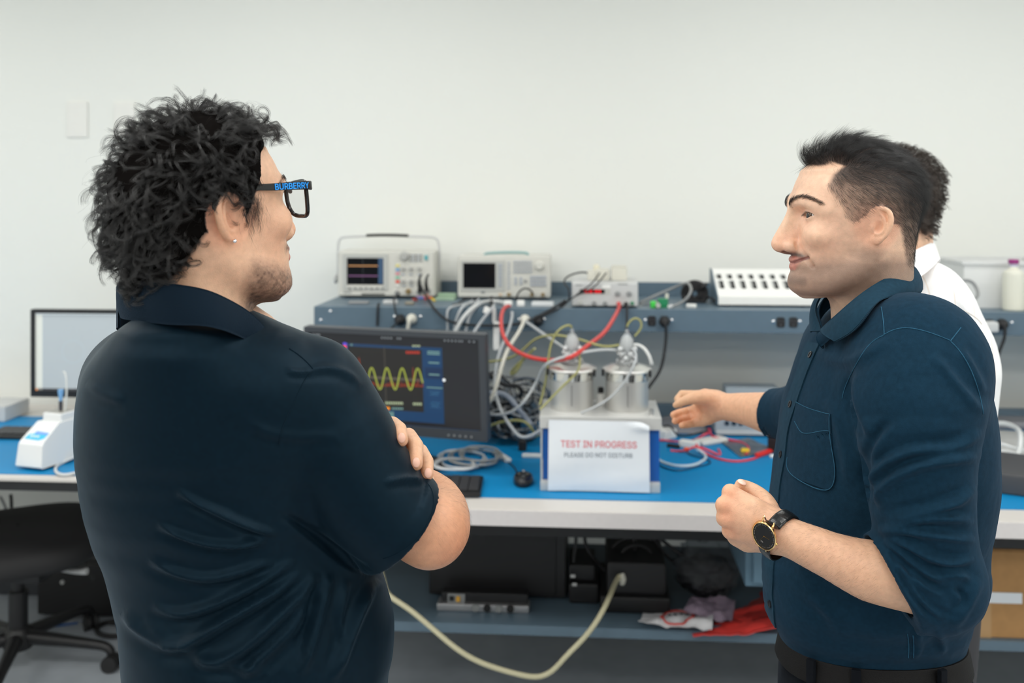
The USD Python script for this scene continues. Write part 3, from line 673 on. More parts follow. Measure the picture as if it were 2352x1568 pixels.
for k, px in enumerate([722, 728, 732, 736, 884, 891, 898, 905, 920, 926, 1026, 1034, 1042, 1050, 1058, 1064, 1080, 1090]):
    flat('menu_glyph', px, 766 + (px - 703) * .034, px + 4, 770 + (px - 703) * .034, glow('menu_grey', (96, 100, 104), .8), .0004)
flat('taskbar', 720, 974, 1097, 983, glow('taskbar_blue', (14, 44, 74), .9), .0003)
for px in (1062, 1070, 1078, 1086): flat('tray_icon', px, 984, px + 5, 988, glow('tray_white', (130, 150, 190), .9), .0005)
flat('cursor', 1021, 866, 1026, 872, glow('cursor_white', (220, 224, 224), .9), .0006)
for k in range(5): obj('button', tilt(cyl(.003, .0015, W2 - .05 - .018 * k, -.015, -MH + .012, '-y', 12)), mgrey, t)
zb = MAT - MZT
obj('neck', [box(-.045, .045, .05, .085, zb + .02, -MH * .55, .01)], black_pl, t)
obj('base', [lathe([(0, 0), (.135, 0), (.14, .004), (.132, .012), (.06, .02), (0, .022)], 0, .03, zb, n=40)], black_pl, t)

# test rig: two steel canisters on a blue and white stand with a paper notice
RX0, RX1, RFY = on_z(1244, 1127, MAT)[0], on_z(1509, 1127, MAT)[0], on_z(1376, 1127, MAT)[1]
RX1 = RX0 + .325
RZ = .972
RBY = RFY + .215
alu = mat('brushed_aluminium', srgb(205, 205, 202), 0.35, 0.25)
deep_blue = mat('rig_blue', srgb(0, 88, 172), 0.4)
t = thing('test_stand', 'blue and white test stand under the two steel canisters', 'test stand')
obj('top_plate', box(RX0 - .006, RX1 + .006, RFY - .01, RBY + .01, RZ - .034, RZ, .002), alu, t)
obj('base_plate', box(RX0 - .004, RX1 + .002, RFY - .012, RBY + .01, MAT, MAT + .028, .003), alu, t)
for xa in (RX0 + .003, RX1 - .029): obj('column', box(xa, xa + .03, RFY + .004, RBY, MAT + .028, RZ - .034, .001), deep_blue, t)
obj('side_rail', box(RX0 - .003, RX0 + .001, RFY, RFY + .008, MAT + .028, RZ - .034), alu, t)
obj('core', box(RX0 + .044, RX1 - .044, RFY + .02, RBY - .01, MAT + .028, RZ - .034), mat('rig_core', srgb(60, 62, 66), .5), t)
obj('clip_knob', cyl(.007, .016, RX1 - .02, RFY + .03, RZ, 'z', 14), steel, t)
# the notice: a sheet of paper taped over the front, a little wavy
PX0, PX1 = RX0 + .019, RX1 - .028
nu, nv = 48, 48
uu, vv = np.meshgrid(np.linspace(0, 1, nu), np.linspace(0, 1, nv), indexing='ij')
zz = (RZ - .008) + (MAT + .004 - RZ + .008) * vv
yy = RFY - .0135 - .004 * np.sin(vv * 2.4 + uu * 1.5) ** 2 - .003 * np.sin(uu * 6 + vv * 3) * vv - .006 * np.exp(-((uu - .93) / .1) ** 2 - ((vv - .07) / .07) ** 2) * 2 - .002 * np.sin(vv * 14 + uu * 4) * np.clip(vv - .6, 0, 1) * 2 - .0035
zz = zz - .012 * np.clip((uu - .88) / .12, 0, 1) ** 2 * np.clip(1 - vv * 6, 0, 1)
xx = PX0 + (PX1 - PX0) * uu + .004 * (vv - .5) * (uu - .5)
P = np.stack([xx, yy, zz], -1)
pap = thing('paper_notice', 'white paper notice reading TEST IN PROGRESS hung on the front of the test stand', 'notice')
obj('sheet', sheet(P), mat('paper', srgb(226, 231, 236), .7, bump=(60, .0004)), pap, smooth=True)
def print_on(name, s, px, py, wpx, hpx, m, bold):
    "lettering bent onto the sheet"
    tm = text(s, 1.0, .02, bold)
    h = tm.bounds[1] - tm.bounds[0]
    tm = tm.subdivide_to_size(.25)
    v = tm.vertices.copy()
    u = (px - 1261 + v[:, 0] / h[0] * wpx) / (1489 - 1261)
    w = (py - 965 - v[:, 1] * hpx) / (1128 - 965)
    from scipy.ndimage import map_coordinates
    g = np.stack([map_coordinates(P[..., k], [np.clip(u, 0, 1) * (nu - 1), np.clip(w, 0, 1) * (nv - 1)], order=1) for k in range(3)], 1)
    g[:, 1] -= .0002 + .0004 * (v[:, 2] > .01)
    return obj(name, trimesh.Trimesh(g, tm.faces, process=False), m, pap, smooth=False)
print_on('lettering', 'TEST IN PROGRESS', 1375, 1019, 172, 15, mat('red_ink', srgb(214, 120, 128), .7), True)
print_on('lettering', 'PLEASE DO NOT DISTURB', 1374, 1044, 154, 10, mat('grey_ink', srgb(140, 148, 156), .7), True)

# canisters
sst = mat('satin_steel', (0.64, 0.63, 0.61), 0.48, 1.0, bump=(900, .00003), anisotropic=0.4)
pol = mat('polished_steel', (0.72, 0.70, 0.66), 0.12, 1.0)
clear = mat('clear_acrylic', (.80, .82, .83), .12, transmission_weight=.72, ior=1.25)
milky = mat('milky_plastic', srgb(206, 208, 208), .35)
CY = (RFY + RBY) / 2 - .002
def canister(px, lab, seed):
    x = on_y(px, 900, CY)[0]
    t = thing('steel_canister', lab, 'canister', (x, CY, RZ))
    obj('body', lathe([(0, 0), (.061, 0), (.0615, .003), (.0615, .085), (.060, .087), (0, .087)], n=56), sst, t)
    obj('collar_ring', lathe([(.055, .086), (.0632, .086), (.0636, .088), (.0636, .108), (.062, .11), (.055, .11)], n=56), pol, t)
    obj('lid', lathe([(0, .110), (.070, .110), (.0722, .1115), (.0722, .1155), (.071, .1175), (.052, .1255), (.034, .129), (0, .129)], n=56), mat('lid_steel', (.78, .77, .75), .32, 1.0), t)
    g = mat('engraving', (.05, .05, .05), .6)
    for k in range(14):
        z = .018 + k * .0042
        obj('scale_mark', box(-.0011, .0011, -.0622, -.0612, z, z + .003), g, t)
    for k in range(3):
        a = math.radians(200 + 130 * k); obj('lid_clamp', box(.0735 * math.cos(a) - .004, .0735 * math.cos(a) + .004, .0735 * math.sin(a) - .004, .0735 * math.sin(a) + .004, .098, .118, .002), black_pl, t)
    fit = obj('valve_head', [lathe([(0, .129), (.031, .129), (.032, .132), (.032, .137), (.02, .140), (.014, .142), (.013, .165), (.016, .168), (.02, .172), (.0215, .178), (.0205, .19), (.017, .203), (.010, .213), (.005, .216), (.005, .226), (.003, .228), (0, .228)], n=28)], clear, t, 'clear plastic valve head')
    rng = np.random.default_rng(seed)
    for k in range(9):
        a = 2 * math.pi * k / 9 + .3; z = (.148, .160, .174)[k % 3]; r = (.019, .0225, .0245)[k % 3]
        obj('fitting', mv(trimesh.creation.icosphere(2, .0072), r * math.cos(a), r * math.sin(a), z), milky, fit)
    for k in range(3):
        a = 2.0 + 2.1 * k
        obj('port', tube([(.012 * math.cos(a), .012 * math.sin(a), .152 + .008 * k), (.03 * math.cos(a), .03 * math.sin(a), .153 + .008 * k)], .0042, 6, 10), milky, fit)
    obj('core', lathe([(0, .129), (.009, .129), (.009, .17), (.0125, .176), (.0125, .196), (.006, .208), (0, .208)], n=18), milky, fit)
    for k in range(6):
        a = math.pi / 3 * k; obj('bolt', cyl(.0035, .006, .027 * math.cos(a), .027 * math.sin(a), .137, n=6), milky, fit)
    return t, x
c1, xc1 = canister(1314, 'steel canister with a clear valve head, the left one of the pair', 1)
c2, xc2 = canister(1440, 'steel canister with a clear valve head, the right one of the pair', 2)
q = on_y(1380, 922, CY + .045)
t = thing('dropper_bottle', 'small white bottle with a black cap between the two canisters', 'bottle', (q[0], CY + .045, RZ))
obj('body', lathe([(0, 0), (.0135, 0), (.014, .002), (.014, .026), (.008, .032), (.007, .036), (0, .036)]), white_pl, t)
obj('cap', lathe([(0, .036), (.0085, .036), (.0085, .05), (.007, .052), (0, .052)]), black_pl, t)

# tubes and cables around the rig
red_tube = mat('red_tube', srgb(214, 62, 58), .3, transmission_weight=.15)
yel = mat('yellow_tube', srgb(168, 166, 104), .3, transmission_weight=.2)
hang('thick red tube sagging from the shelf edge past the canisters to the power supply', [on_y(1170, 703, 3.33), on_y(1158, 708, 3.28), on_y(1151, 735, 3.18), on_y(1157, 772, 3.08), on_y(1180, 802, 3.0), on_y(1225, 822, 2.93), on_y(1275, 827, 2.86), on_y(1315, 818, 2.80), on_y(1345, 797, 2.86), on_y(1385, 766, 3.0), on_y(1410, 730, 3.15), on_y(1422, 705, 3.29), on_y(1422, 698, 3.318)], .0062, red_tube, 'red_tube', 'tube', 90)
hang('black lead from the power supply down behind the right canister', [on_y(1438, 699, 3.31), on_y(1440, 712, 3.28), on_y(1440, 735, 3.25), on_y(1438, 760, 3.1), on_y(1434, 800, 3.02)], .004, black_mt)
hang('yellowish tube looping over the left canister to the right valve head', [on_y(1113, 832, 3.1), on_y(1150, 827, 3.08), on_y(1190, 812, 3.05), on_y(1225, 782, 3.02), on_y(1255, 771, 2.98), on_y(1290, 771, 2.93), on_y(1340, 782, 2.9), on_y(1375, 793, 2.88), on_y(1422, 792, CY)], .0035, yel, 'yellow_tube', 'tube')
hang('yellowish tube rising from the left valve head and falling to the stand', [on_y(1313, 752, CY), on_y(1305, 747, CY - .01), on_y(1285, 757, CY - .02), on_y(1266, 790, CY - .02), on_y(1258, 840, CY - .02), on_y(1252, 880, CY), on_y(1240, 930, CY)], .0033, yel, 'yellow_tube', 'tube')
hang('yellowish tube folded in a narrow loop left of the red tube', [on_y(1228, 800, 3.03), on_y(1205, 822, 3.05), on_y(1182, 845, 3.06), on_y(1174, 857, 3.07), on_y(1180, 858, 3.05), on_y(1192, 843, 3.04), on_y(1203, 818, 3.03)], .0045, yel, 'yellow_tube', 'tube')
hang('small yellowish tube looped on top of the right valve head', [on_y(1440, 750, CY), on_y(1448, 737, CY), on_y(1460, 731, CY), on_y(1470, 736, CY), on_y(1473, 748, CY), on_y(1468, 760, CY), on_y(1458, 772, CY)], .003, yel, 'yellow_tube', 'tube')
hang('yellowish tube crossing in front of the left canister', [on_y(1332, 816, CY - .05), on_y(1331, 840, CY - .07), on_y(1325, 855, CY - .075), on_y(1300, 880, CY - .08), on_y(1270, 910, CY - .085), on_y(1240, 940, CY - .1)], .003, yel, 'yellow_tube', 'tube')
hang('yellowish tube looping low in the cable tangle', [on_y(1114, 990, 3.1), on_y(1130, 976, 3.05), on_y(1170, 966, 3.03), on_y(1205, 969, 3.03), on_y(1222, 985, 3.03), on_y(1235, 1000, 3.1)], .004, yel, 'yellow_tube', 'tube')
hang('clear tube linking the valve heads and sinking into the cables', [on_y(1420, 806, CY), on_y(1390, 803, CY - .03), on_y(1345, 808, CY - .05), on_y(1300, 818, CY - .07), on_y(1262, 832, CY - .07), on_y(1240, 860, CY), on_y(1225, 890, CY + .02), on_y(1205, 920, CY), on_y(1175, 945, CY + .05), on_y(1140, 952, CY + .08), on_y(1112, 947, CY + .1)], .0042, gtube, 'clear_tube', 'tube')
hang('clear tube crossing in front of the right canister down to the stand', [on_y(1452, 800, CY - .02), on_y(1461, 820, CY - .06), on_y(1456, 838, CY - .075), on_y(1440, 868, CY - .08), on_y(1410, 905, CY - .085), on_y(1375, 930, CY - .085), on_y(1335, 948, CY - .08)], .0034, gtube, 'clear_tube', 'tube')
hang('white hose arching from the right valve head to its lid', [on_y(1455, 793, CY - .01), on_y(1468, 793, CY - .01), on_y(1482, 803, CY - .02), on_y(1492, 820, CY - .03), on_y(1497, 836, CY - .03)], .0048, ltube, 'clear_tube', 'tube')
hang('grey tube running straight from the channel plug to the left valve head', [Q(1208, 738, -.06), on_y(1250, 768, 3.1), on_y(1290, 795, 2.95), on_y(1303, 803, CY)], .0045, gtube, 'clear_tube', 'tube')
hang('grey tube sagging from the shelf tag past the monitor edge to the stand', [Q(1176, 716, -.02), Q(1172, 745, -.05), Q(1155, 790, -.1), Q(1142, 830, -.15), Q(1137, 870, -.2), on_y(1139, 905, 3.02), on_y(1152, 945, 2.98), on_y(1178, 985, 2.95), on_y(1200, 1003, 2.93), on_y(1230, 995, 2.92), on_y(1250, 980, 2.92)], .005, gtube, 'clear_tube', 'tube')
hang('thick silvery conduit bending right of the monitor', [on_y(1110, 905, 3.2), on_y(1140, 902, 3.16), on_y(1165, 910, 3.14), on_y(1188, 935, 3.12), on_y(1208, 960, 3.12), on_y(1222, 978, 3.1)], .0085, mat('silver_conduit', srgb(140, 148, 160), .4), 'conduit', 'conduit')

rng = np.random.default_rng(11)
pile = []
cols = [black_mt, mgrey, mat('slate_cable', srgb(70, 80, 90), .5)]
for m_, n_, lab in ((black_mt, 16, 'heap of tangled black cables behind the monitor'), (mat('slate_cable', srgb(70, 80, 90), .5), 10, 'slate grey cables tangled in the heap right of the monitor'), (mat('pale_cable', srgb(150, 152, 152), .45), 13, 'pale grey cables coiled through the heap right of the monitor')):
    ms = []
    for k in range(n_):
        px, py = rng.uniform(1125, 1220), rng.uniform(890, 985)
        pts = []
        a0 = rng.uniform(0, 6.28)
        R = rng.uniform(25, 60)
        for j in range(7):
            a = a0 + j * rng.uniform(.7, 1.1)
            x, y = px + R * 1.1 * math.cos(a), py + R * .8 * math.sin(a)
            q = on_y(np.clip(x, 1080, 1248), np.clip(y, 862, 1005), 3.35 + .12 * math.sin(a * 1.3 + k)); q[2] = max(q[2], MAT + .008); pts.append(q)
        ms.append(tube(pts, rng.uniform(.0028, .0055), 50, 7))
    obj('cable_heap', ms, m_, None, lab, 'cables', kind='stuff')
hang('thick black cable kinked above the heap right of the monitor', [on_y(1118, 858, 3.2), on_y(1140, 872, 3.2), on_y(1165, 885, 3.2), on_y(1188, 886, 3.2), on_y(1197, 895, 3.2), on_y(1193, 910, 3.22)], .007, black_mt)
hang('blue-grey cable arching behind the left canister', [on_y(1170, 880, 3.3), on_y(1205, 868, 3.3), on_y(1235, 875, 3.28), on_y(1256, 895, 3.25), on_y(1258, 915, 3.25)], .005, mat('slate_cable', srgb(70, 80, 90), .5))

# loose things lying on the mat
def on_mat(px, py, dz=0): return on_z(px, py, MAT + dz)
def matcable(lab, pix, r, m, name='loose_cable', cat_='cable', n=90, lift=0):
    return hang(lab, [on_mat(x, y, r + (z[0] if z else 0)) for x, y, *z in pix], r, m, name, cat_, n)
pale = mat('pale_cable', srgb(150, 152, 152), .45)
wht = mat('white_cable', srgb(198, 200, 200), .4)
rng = np.random.default_rng(21)
for k, (cx, cy, rx, ry, lab, m_) in enumerate(((1060, 1055, 52, 22, 'pale cable coiled on the mat in front of the monitor', wht), (1090, 1050, 55, 20, 'grey cable lying in wide loops left of the mouse', pale), (1045, 1066, 46, 14, 'thin white cable circling beside the keyboard', wht), (1105, 1042, 45, 18, 'grey coil of cable nearest the monitor base', pale))):
    a = np.linspace(0, 4.6 * math.pi, 26) + k
    matcable(lab, [(cx + rx * (1 + .1 * math.sin(3.3 * q + k)) * math.cos(q), cy + ry * (1 + .12 * math.sin(2.1 * q)) * math.sin(q), .004 * k + .003 * i / 8) for i, q in enumerate(a)], .0035, m_, n=160)
def bar(name, lab, cat_, pa, pb, w, h, m, r=.004):
    a, b = on_mat(*pa), on_mat(*pb); L = np.linalg.norm(b - a); ang = math.degrees(math.atan2(b[1] - a[1], b[0] - a[0]))
    c = (a + b) / 2
    return obj(name, rot(box(-L / 2, L / 2, -w / 2, w / 2, 0, h, r), ang), m, None, lab, cat_, loc=(c[0], c[1], MAT))
bar('adapter_stick', 'white adapter stick on the mat just above the mouse', 'adapter', (1137, 1042), (1168, 1062), .022, .012, white_pl)
bar('adapter_stick', 'white adapter stick on the mat against the left foot of the stand', 'adapter', (1199, 1050), (1243, 1051), .02, .012, white_pl)
matcable('thin black mouse lead joining the white adapter stick', [(1168, 1062), (1180, 1072), (1187, 1085), (1188, 1092)], .002, black_mt)
matcable('thin white lead dropping from the second adapter stick down the stand', [(1243, 1051), (1247, 1062), (1247, 1080), (1248, 1100)], .002, wht)
q = on_mat(1200, 1034)
t = thing('black_plug', 'black cable plug standing on the mat between the heap and the stand', 'plug', q)
obj('body', [lathe([(0, 0), (.012, 0), (.014, .004), (.013, .03), (.007, .036), (.006, .055), (0, .056)])], black_mt, t)
# mouse
q = on_mat(1202, 1109)
t = thing('mouse', 'black computer mouse on the mat right of the keyboard', 'mouse', q, 2)
a = np.linspace(0, 2 * math.pi, 33)[:-1]
sec = []
for z, k in ((0, .92), (.004, 1), (.014, .99), (.022, .9), (.0255, .72), (.0275, .42), (.028, .1)):
    sec.append(np.stack([.0285 * k * np.cos(a) * (1 + .05 * np.sin(a)), .05 * k * np.sin(a) - .002 + (1 - k) * -.006, np.full(32, z)], 1))
V = np.vstack(sec); F_ = []
for i in range(len(sec) - 1):
    for j in range(32): F_ += [(i * 32 + j, i * 32 + (j + 1) % 32, (i + 1) * 32 + (j + 1) % 32), (i * 32 + j, (i + 1) * 32 + (j + 1) % 32, (i + 1) * 32 + j)]
obj('shell', trimesh.Trimesh(V, F_, process=False).convex_hull, mat('mouse_black', (.012, .012, .014), .3), t, smooth=60)
obj('wheel', cyl(.008, .006, -.003, .026, .0225, 'x', 18), mgrey, t)
obj('button_split', box(-.0006, .0006, .018, .046, .016, .0262), slot_m, t)
for x, z in ((-.011, .0305), (.011, .0305)): obj('marking', box(x - .003, x + .003, -.006, -.002, .024, .0284, .001), mat('mouse_mark', srgb(150, 140, 118), .4), t)
obj('badge', box(-.005, .005, -.026, -.017, .024, .0276, .001), lgrey, t)
# keyboards
def keyboard(lab, px, py, L, D, deg, right_end, z, rows=5, cols=15):
    q = on_z(px, py, z)
    t = thing('keyboard', lab, 'keyboard', (q[0], q[1], z), deg)
    x0, x1 = (-L, 0) if right_end else (0, L)
    obj('base', box(x0, x1, -D / 2, D / 2, 0, .014, .005), mat('keyboard_black', (.011, .011, .012), .3), t)
    p = (D - .03) / rows
    kc = (L - .016) / cols
    for r in range(rows):
        for c in range(cols):
            xa = x0 + .008 + c * kc
            obj('key', box(xa + .001, xa + kc - .001, D / 2 - .016 - (r + 1) * p + .001, D / 2 - .016 - r * p - .001, .013, .0195, .0015), mat('key_black', (.03, .03, .033), .45), t)
    return t
keyboard('black keyboard at the front of the workbench, its end showing past the bare elbow', 1108, 1122, .44, .165, 3, True, MAT)
keyboard('black keyboard beside the white vortex mixer on the side table', -14, 998, .44, .13, 0, False, MAT, 5, 15)

# right of the stand: leads and bits
pinkred = mat('pink_red_lead', srgb(206, 58, 84), .35)
matcable('red test lead looping on the mat to the yellow clip', [(1508, 1011), (1545, 1013), (1590, 1012), (1618, 998, .02), (1632, 990, .02), (1628, 984, .02), (1640, 1003, .014), (1665, 1008, .006), (1700, 1015), (1718, 1026), (1720, 1036), (1712, 1043)], .0035, pinkred, 'test_lead', 'lead')
matcable('red test lead curving along the mat to the red crocodile clip', [(1600, 1020, .02), (1606, 1030, .014), (1620, 1040, .004), (1650, 1053), (1685, 1059), (1715, 1057), (1740, 1050)], .0035, mat('red_lead', srgb(222, 60, 70), .35), 'test_lead', 'lead')
matcable('short red lead ending in a black probe', [(1540, 1034), (1560, 1036), (1580, 1032, .01), (1600, 1026, .018), (1640, 1040, .004), (1650, 1032)], .0035, mat('red_lead', srgb(222, 60, 70), .35), 'test_lead', 'lead')
matcable('pale tube curving on the mat right of the stand', [(1507, 1051), (1530, 1064), (1560, 1070), (1592, 1068), (1614, 1058), (1621, 1048), (1612, 1038, .006), (1602, 1032, .014)], .0046, mat('pale_blue_tube', srgb(186, 204, 214), .35), 'clear_tube', 'tube')
matcable('dark blue lead lying below the pale tube', [(1508, 1058), (1530, 1075), (1560, 1080), (1600, 1072), (1625, 1066), (1630, 1058), (1600, 1048), (1580, 1040)], .0025, mat('navy_lead', srgb(6, 62, 96), .45), 'test_lead', 'lead')
bar('test_probe', 'black probe handle on the mat pointing at the stand', 'probe', (1532, 1026), (1562, 1030), .012, .012, black_mt)
bar('connector_block', 'white connector block among the red leads', 'connector', (1562, 1024), (1605, 1030), .03, .022, white_pl)
bar('connector_block', 'orange tipped connector beside the black probe', 'connector', (1571, 1037), (1582, 1037), .014, .014, mat('orange_pl', srgb(240, 110, 50), .4))
bar('folded_tissue', 'crumpled white tissue on the mat under the open hand', 'tissue', (1604, 1022), (1662, 1012), .05, .016, mat('tissue', srgb(214, 214, 210), .8, bump=(80, .004)), .006)
bar('white_module', 'white plug module right beside the stand', 'module', (1508, 1000), (1542, 1008), .06, .03, white_pl)
bar('crocodile_clip', 'red crocodile clip at the end of the red lead', 'clip', (1738, 1051), (1770, 1040), .02, .014, red_pl, .006)
bar('yellow_clip', 'yellow and red banana clip at the end of the looping lead', 'clip', (1701, 1039), (1722, 1040), .022, .014, mat('yellow_pl', srgb(222, 190, 40), .4), .006)
bar('dark_module', 'dark module by the striped placket of the navy shirt', 'module', (1774, 1038), (1800, 1034), .05, .05, mat('brown_black', (.03, .02, .02), .4))
bar('rubber_stopper', 'tiny white cap beside the red crocodile clip', 'cap', (1768, 1051), (1783, 1050), .012, .01, white_pl)
a, b, c, d = on_mat(1658, 1018), on_mat(1700, 1050), on_mat(1790, 1040), on_mat(1720, 1008)
g = np.linspace(0, 1, 14)
U, V_ = np.meshgrid(g, g, indexing='ij')
Pb = ((1 - U) * (1 - V_))[..., None] * a + ((1 - U) * V_)[..., None] * b + (U * (1 - V_))[..., None] * d + (U * V_)[..., None] * c
Pb[..., 2] = MAT + .001 + .005 * meshkit.fbm(np.stack([Pb[..., 0] * 30, Pb[..., 1] * 30, U * 0], -1), 3)
obj('antistatic_bag', sheet(Pb, .0006), mat('antistatic', srgb(86, 96, 106), .25, .3), None, 'grey anti-static bag lying on the mat below the forearm', 'bag', smooth=True)
# grey pouch and small instrument behind the hand
Pb = np.stack(np.broadcast_arrays(*[0.0] * 3), -1)
a, b = on_mat(1512, 992), on_mat(1632, 1000)
U, V_ = np.meshgrid(np.linspace(0, 1, 24), np.linspace(0, 1, 16), indexing='ij')
Pb = np.stack([a[0] + (b[0] - a[0]) * U, a[1] - .02 + .22 * V_, MAT + .002 + .028 * np.sin(np.pi * U) ** .5 * np.sin(np.pi * V_) ** .5 * (1 + .3 * meshkit.fbm(np.stack([U * 5, V_ * 5, U * 0], -1), 3))], -1)
obj('grey_pouch', sheet(Pb, .001), mat('pouch_grey', srgb(140, 140, 146), .45), None, 'flat grey pouch on the mat behind the open hand', 'pouch', smooth=True)
hang('thin black lead draped over the grey pouch', [on_mat(1515, 985, .02), on_mat(1545, 985, .04), on_mat(1560, 1000, .03), on_mat(1590, 998, .03), on_mat(1630, 992, .02)], .003, black_mt)
t = thing('counter_box', 'pale grey instrument with a row of dark sockets below the reaching forearm', 'instrument')
q0, q1 = on_mat(1642, 1001), on_mat(1772, 1003)
obj('case', box(q0[0], q1[0] + .05, q0[1], q0[1] + .16, MAT + .006, MAT + .085, .006), mat('pale_instrument', srgb(168, 178, 186), .45), t)
for k in range(5):
    obj('socket', cyl(.008, .004, q0[0] + .04 + k * .0235, q0[1], MAT + .045, '-y', 16), mat('socket_blue', srgb(24, 48, 66), .5), t)
obj('base_strip', box(q0[0] + .004, q1[0] + .046, q0[1] - .004, q0[1] + .004, MAT + .006, MAT + .02, .002), lgrey, t)
for dx in (.02, .2): obj('foot', cyl(.008, .006, q0[0] + dx, q0[1] + .03, MAT), black_mt, t)
q = on_y(1712, 935, 3.62)
obj('blue_carton', box(q[0] - .075, q[0] + .11, 3.58, 3.66, MAT, on_y(1712, 889, 3.58)[2], .003), mat('carton_blue', srgb(186, 198, 206), .6), None, 'pale blue carton standing at the back of the bench behind the forearm', 'carton')

# right end of the bench
t = thing('equipment_case', 'dark grey flat case at the right front of the bench', 'case')
a, b = on_mat(2286, 1133), on_mat(2352, 1158)
ang = -24
obj('body', rot(box(-.02, .36, 0, .26, 0, .058, .008), ang), mat('case_grey', srgb(72, 72, 74), .5), t, loc=(a[0], a[1], MAT))
obj('knob', mv(rot(cyl(.013, .012, 0, 0, 0, '-y', 20), ang), a[0] + .0, a[1] + .004, MAT + .034), bright, t)
for dx, dy in ((.02, .03), (.32, .03), (.32, .23), (.02, .23)): 
    p_ = rot(cyl(.01, .002, dx, dy, -.001), ang); obj('foot', p_, black_mt, t, loc=(a[0], a[1], MAT))
for k, pts in enumerate(([(2282, 975, .06), (2305, 972, .07), (2330, 980, .07), (2344, 1002, .06), (2342, 1030, .03), (2325, 1055, .01), (2295, 1065)],
                         [(2282, 1040), (2310, 1036, .01), (2340, 1045, .01), (2375, 1060)], [(2280, 1062), (2310, 1062, .006), (2350, 1066, .004), (2385, 1075)],
                         [(2284, 1015, .03), (2310, 1022, .03), (2350, 1034, .02), (2390, 1044, .01)])):
    matcable(('thick white hose arching behind the navy shirt', 'white hose lying across the right end of the mat', 'lowest white hose on the mat behind the dark case', 'white cable over the papers at the right end')[k], pts, (.0075, .006, .006, .005)[k], mat('white_hose', srgb(222, 224, 222), .35), 'white_hose', 'hose')
a = on_mat(2270, 1058)
g = np.linspace(0, 1, 16); U, V_ = np.meshgrid(g, g, indexing='ij')
Pb = np.stack([a[0] + .4 * U, a[1] + .34 * V_, MAT + .003 + .02 * meshkit.fbm(np.stack([U * 3, V_ * 3, U * 0], -1), 3) * V_], -1)
obj('plastic_wrap', sheet(Pb, .001), mat('wrap_white', srgb(212, 212, 208), .35), None, 'crinkled white wrapping under the hoses at the right end', 'wrapping', smooth=True)
a = on_mat(2300, 1003)
obj('grey_sleeve', box(a[0] - .06, a[0] + .35, a[1] + .1, a[1] + .28, MAT, MAT + .03, .012), mat('sleeve_grey', srgb(150, 150, 154), .5), None, 'grey padded sleeve at the back of the bench, right end', 'sleeve')

# ------------------------------------------------------------------ side table
t = thing('monitor', 'black framed monitor with a pale screen on the side table', 'monitor')
YM = 3.45
p0, p1 = on_y(70, 911, YM), on_y(70, 710, YM)
mx0, mz0, mz1 = p0[0], p0[2], p1[2]; mx1 = mx0 + .54
obj('bezel', mv(stand(prism(rrect(mx0, mx1, mz0, mz1, .004), .022, [rrect(mx0 + .014, mx1 - .014, mz0 + .022, mz1 - .014, .001)])), 0, YM + .022, 0), black_pl, t, smooth=25)
obj('back_shell', box(mx0 + .01, mx1 - .01, YM + .02, YM + .045, mz0 + .01, mz1 - .01, .01), black_pl, t)
s = obj('screen', box(mx0 + .013, mx1 - .013, YM + .008, YM + .014, mz0 + .021, mz1 - .013), mat('screen_pale', srgb(170, 177, 180), .3, emit=.34), t, 'pale lit screen')
dim = glow('pale_print', (160, 172, 178), .5)
obj('title_bar', box(mx0 + .013, mx1 - .013, YM + .0075, YM + .008, mz1 - .019, mz1 - .0135), glow('pale_title', (206, 212, 212), .6), s)
obj('ruler', box(mx0 + .015, mx0 + .04, YM + .0075, YM + .008, mz0 + .024, mz1 - .02), glow('pale_ruler', (196, 198, 190), .55), s)
cx, cz = mx0 + .155, (mz0 + mz1) / 2 + .005
obj('drawn_circle', mv(stand(prism([(cx + .042 * math.cos(q), cz + .042 * math.sin(q)) for q in np.linspace(0, 6.28, 40)[:-1]], .0003, [[(cx + .04 * math.cos(q), cz + .04 * math.sin(q)) for q in np.linspace(0, 6.28, 40)[:-1]]])), 0, YM + .008, 0), dim, s, smooth=False)
obj('taskbar', box(mx0 + .013, mx1 - .013, YM + .0075, YM + .008, mz0 + .0215, mz0 + .03), glow('pale_task', (60, 62, 66), .5), s)
obj('task_icon', box(mx0 + .016, mx0 + .022, YM + .0070, YM + .0075, mz0 + .0225, mz0 + .0285), glow('task_orange', (230, 150, 90), .8), s)
obj('neck', box(mx0 + .25, mx0 + .29, YM + .045, YM + .075, MAT + .01, mz0 + .12, .008), black_pl, t)
obj('base', box(mx0 + .16, mx0 + .38, YM - .05, YM + .13, MAT, MAT + .014, .006), black_pl, t)

# white mixer with a tube standing in it
q0, q1 = on_mat(28, 1079), on_mat(105, 1082)
t = thing('vortex_mixer', 'small white lab mixer with a bright blue control panel on the side table', 'mixer', ((q0[0] + q1[0]) / 2, q0[1], MAT), -14)
w = .0495
prof = [(0, .008), (-.004, .012), (.004, .075), (.012, .085), (.075, .128), (.16, .128), (.205, .1), (.22, .012), (.21, .008)]
bm = prism(prof, 2 * w); bm.apply_transform(np.array([[0, 0, 1, -w], [1, 0, 0, 0], [0, 1, 0, 0], [0, 0, 0, 1.]]))
v = bm.vertices; v[:, 0] *= 1 - .16 * np.clip(v[:, 2] / .13, 0, 1)
wm = mat('mixer_white', srgb(226, 228, 228), .35)
obj('housing', trimesh.Trimesh(v).convex_hull, wm, t, smooth=28)
obj('block_holder', box(-.036, .036, .088, .158, .12, .152, .006), wm, t)
obj('heat_block', box(-.03, .03, .094, .152, .150, .1535, .001), mat('block_grey', srgb(170, 168, 160), .4, .3), t)
pn = np.array([.075 - .012, .128 - .085]); pl = np.linalg.norm(pn); pa = math.degrees(math.atan2(pn[1], pn[0]))
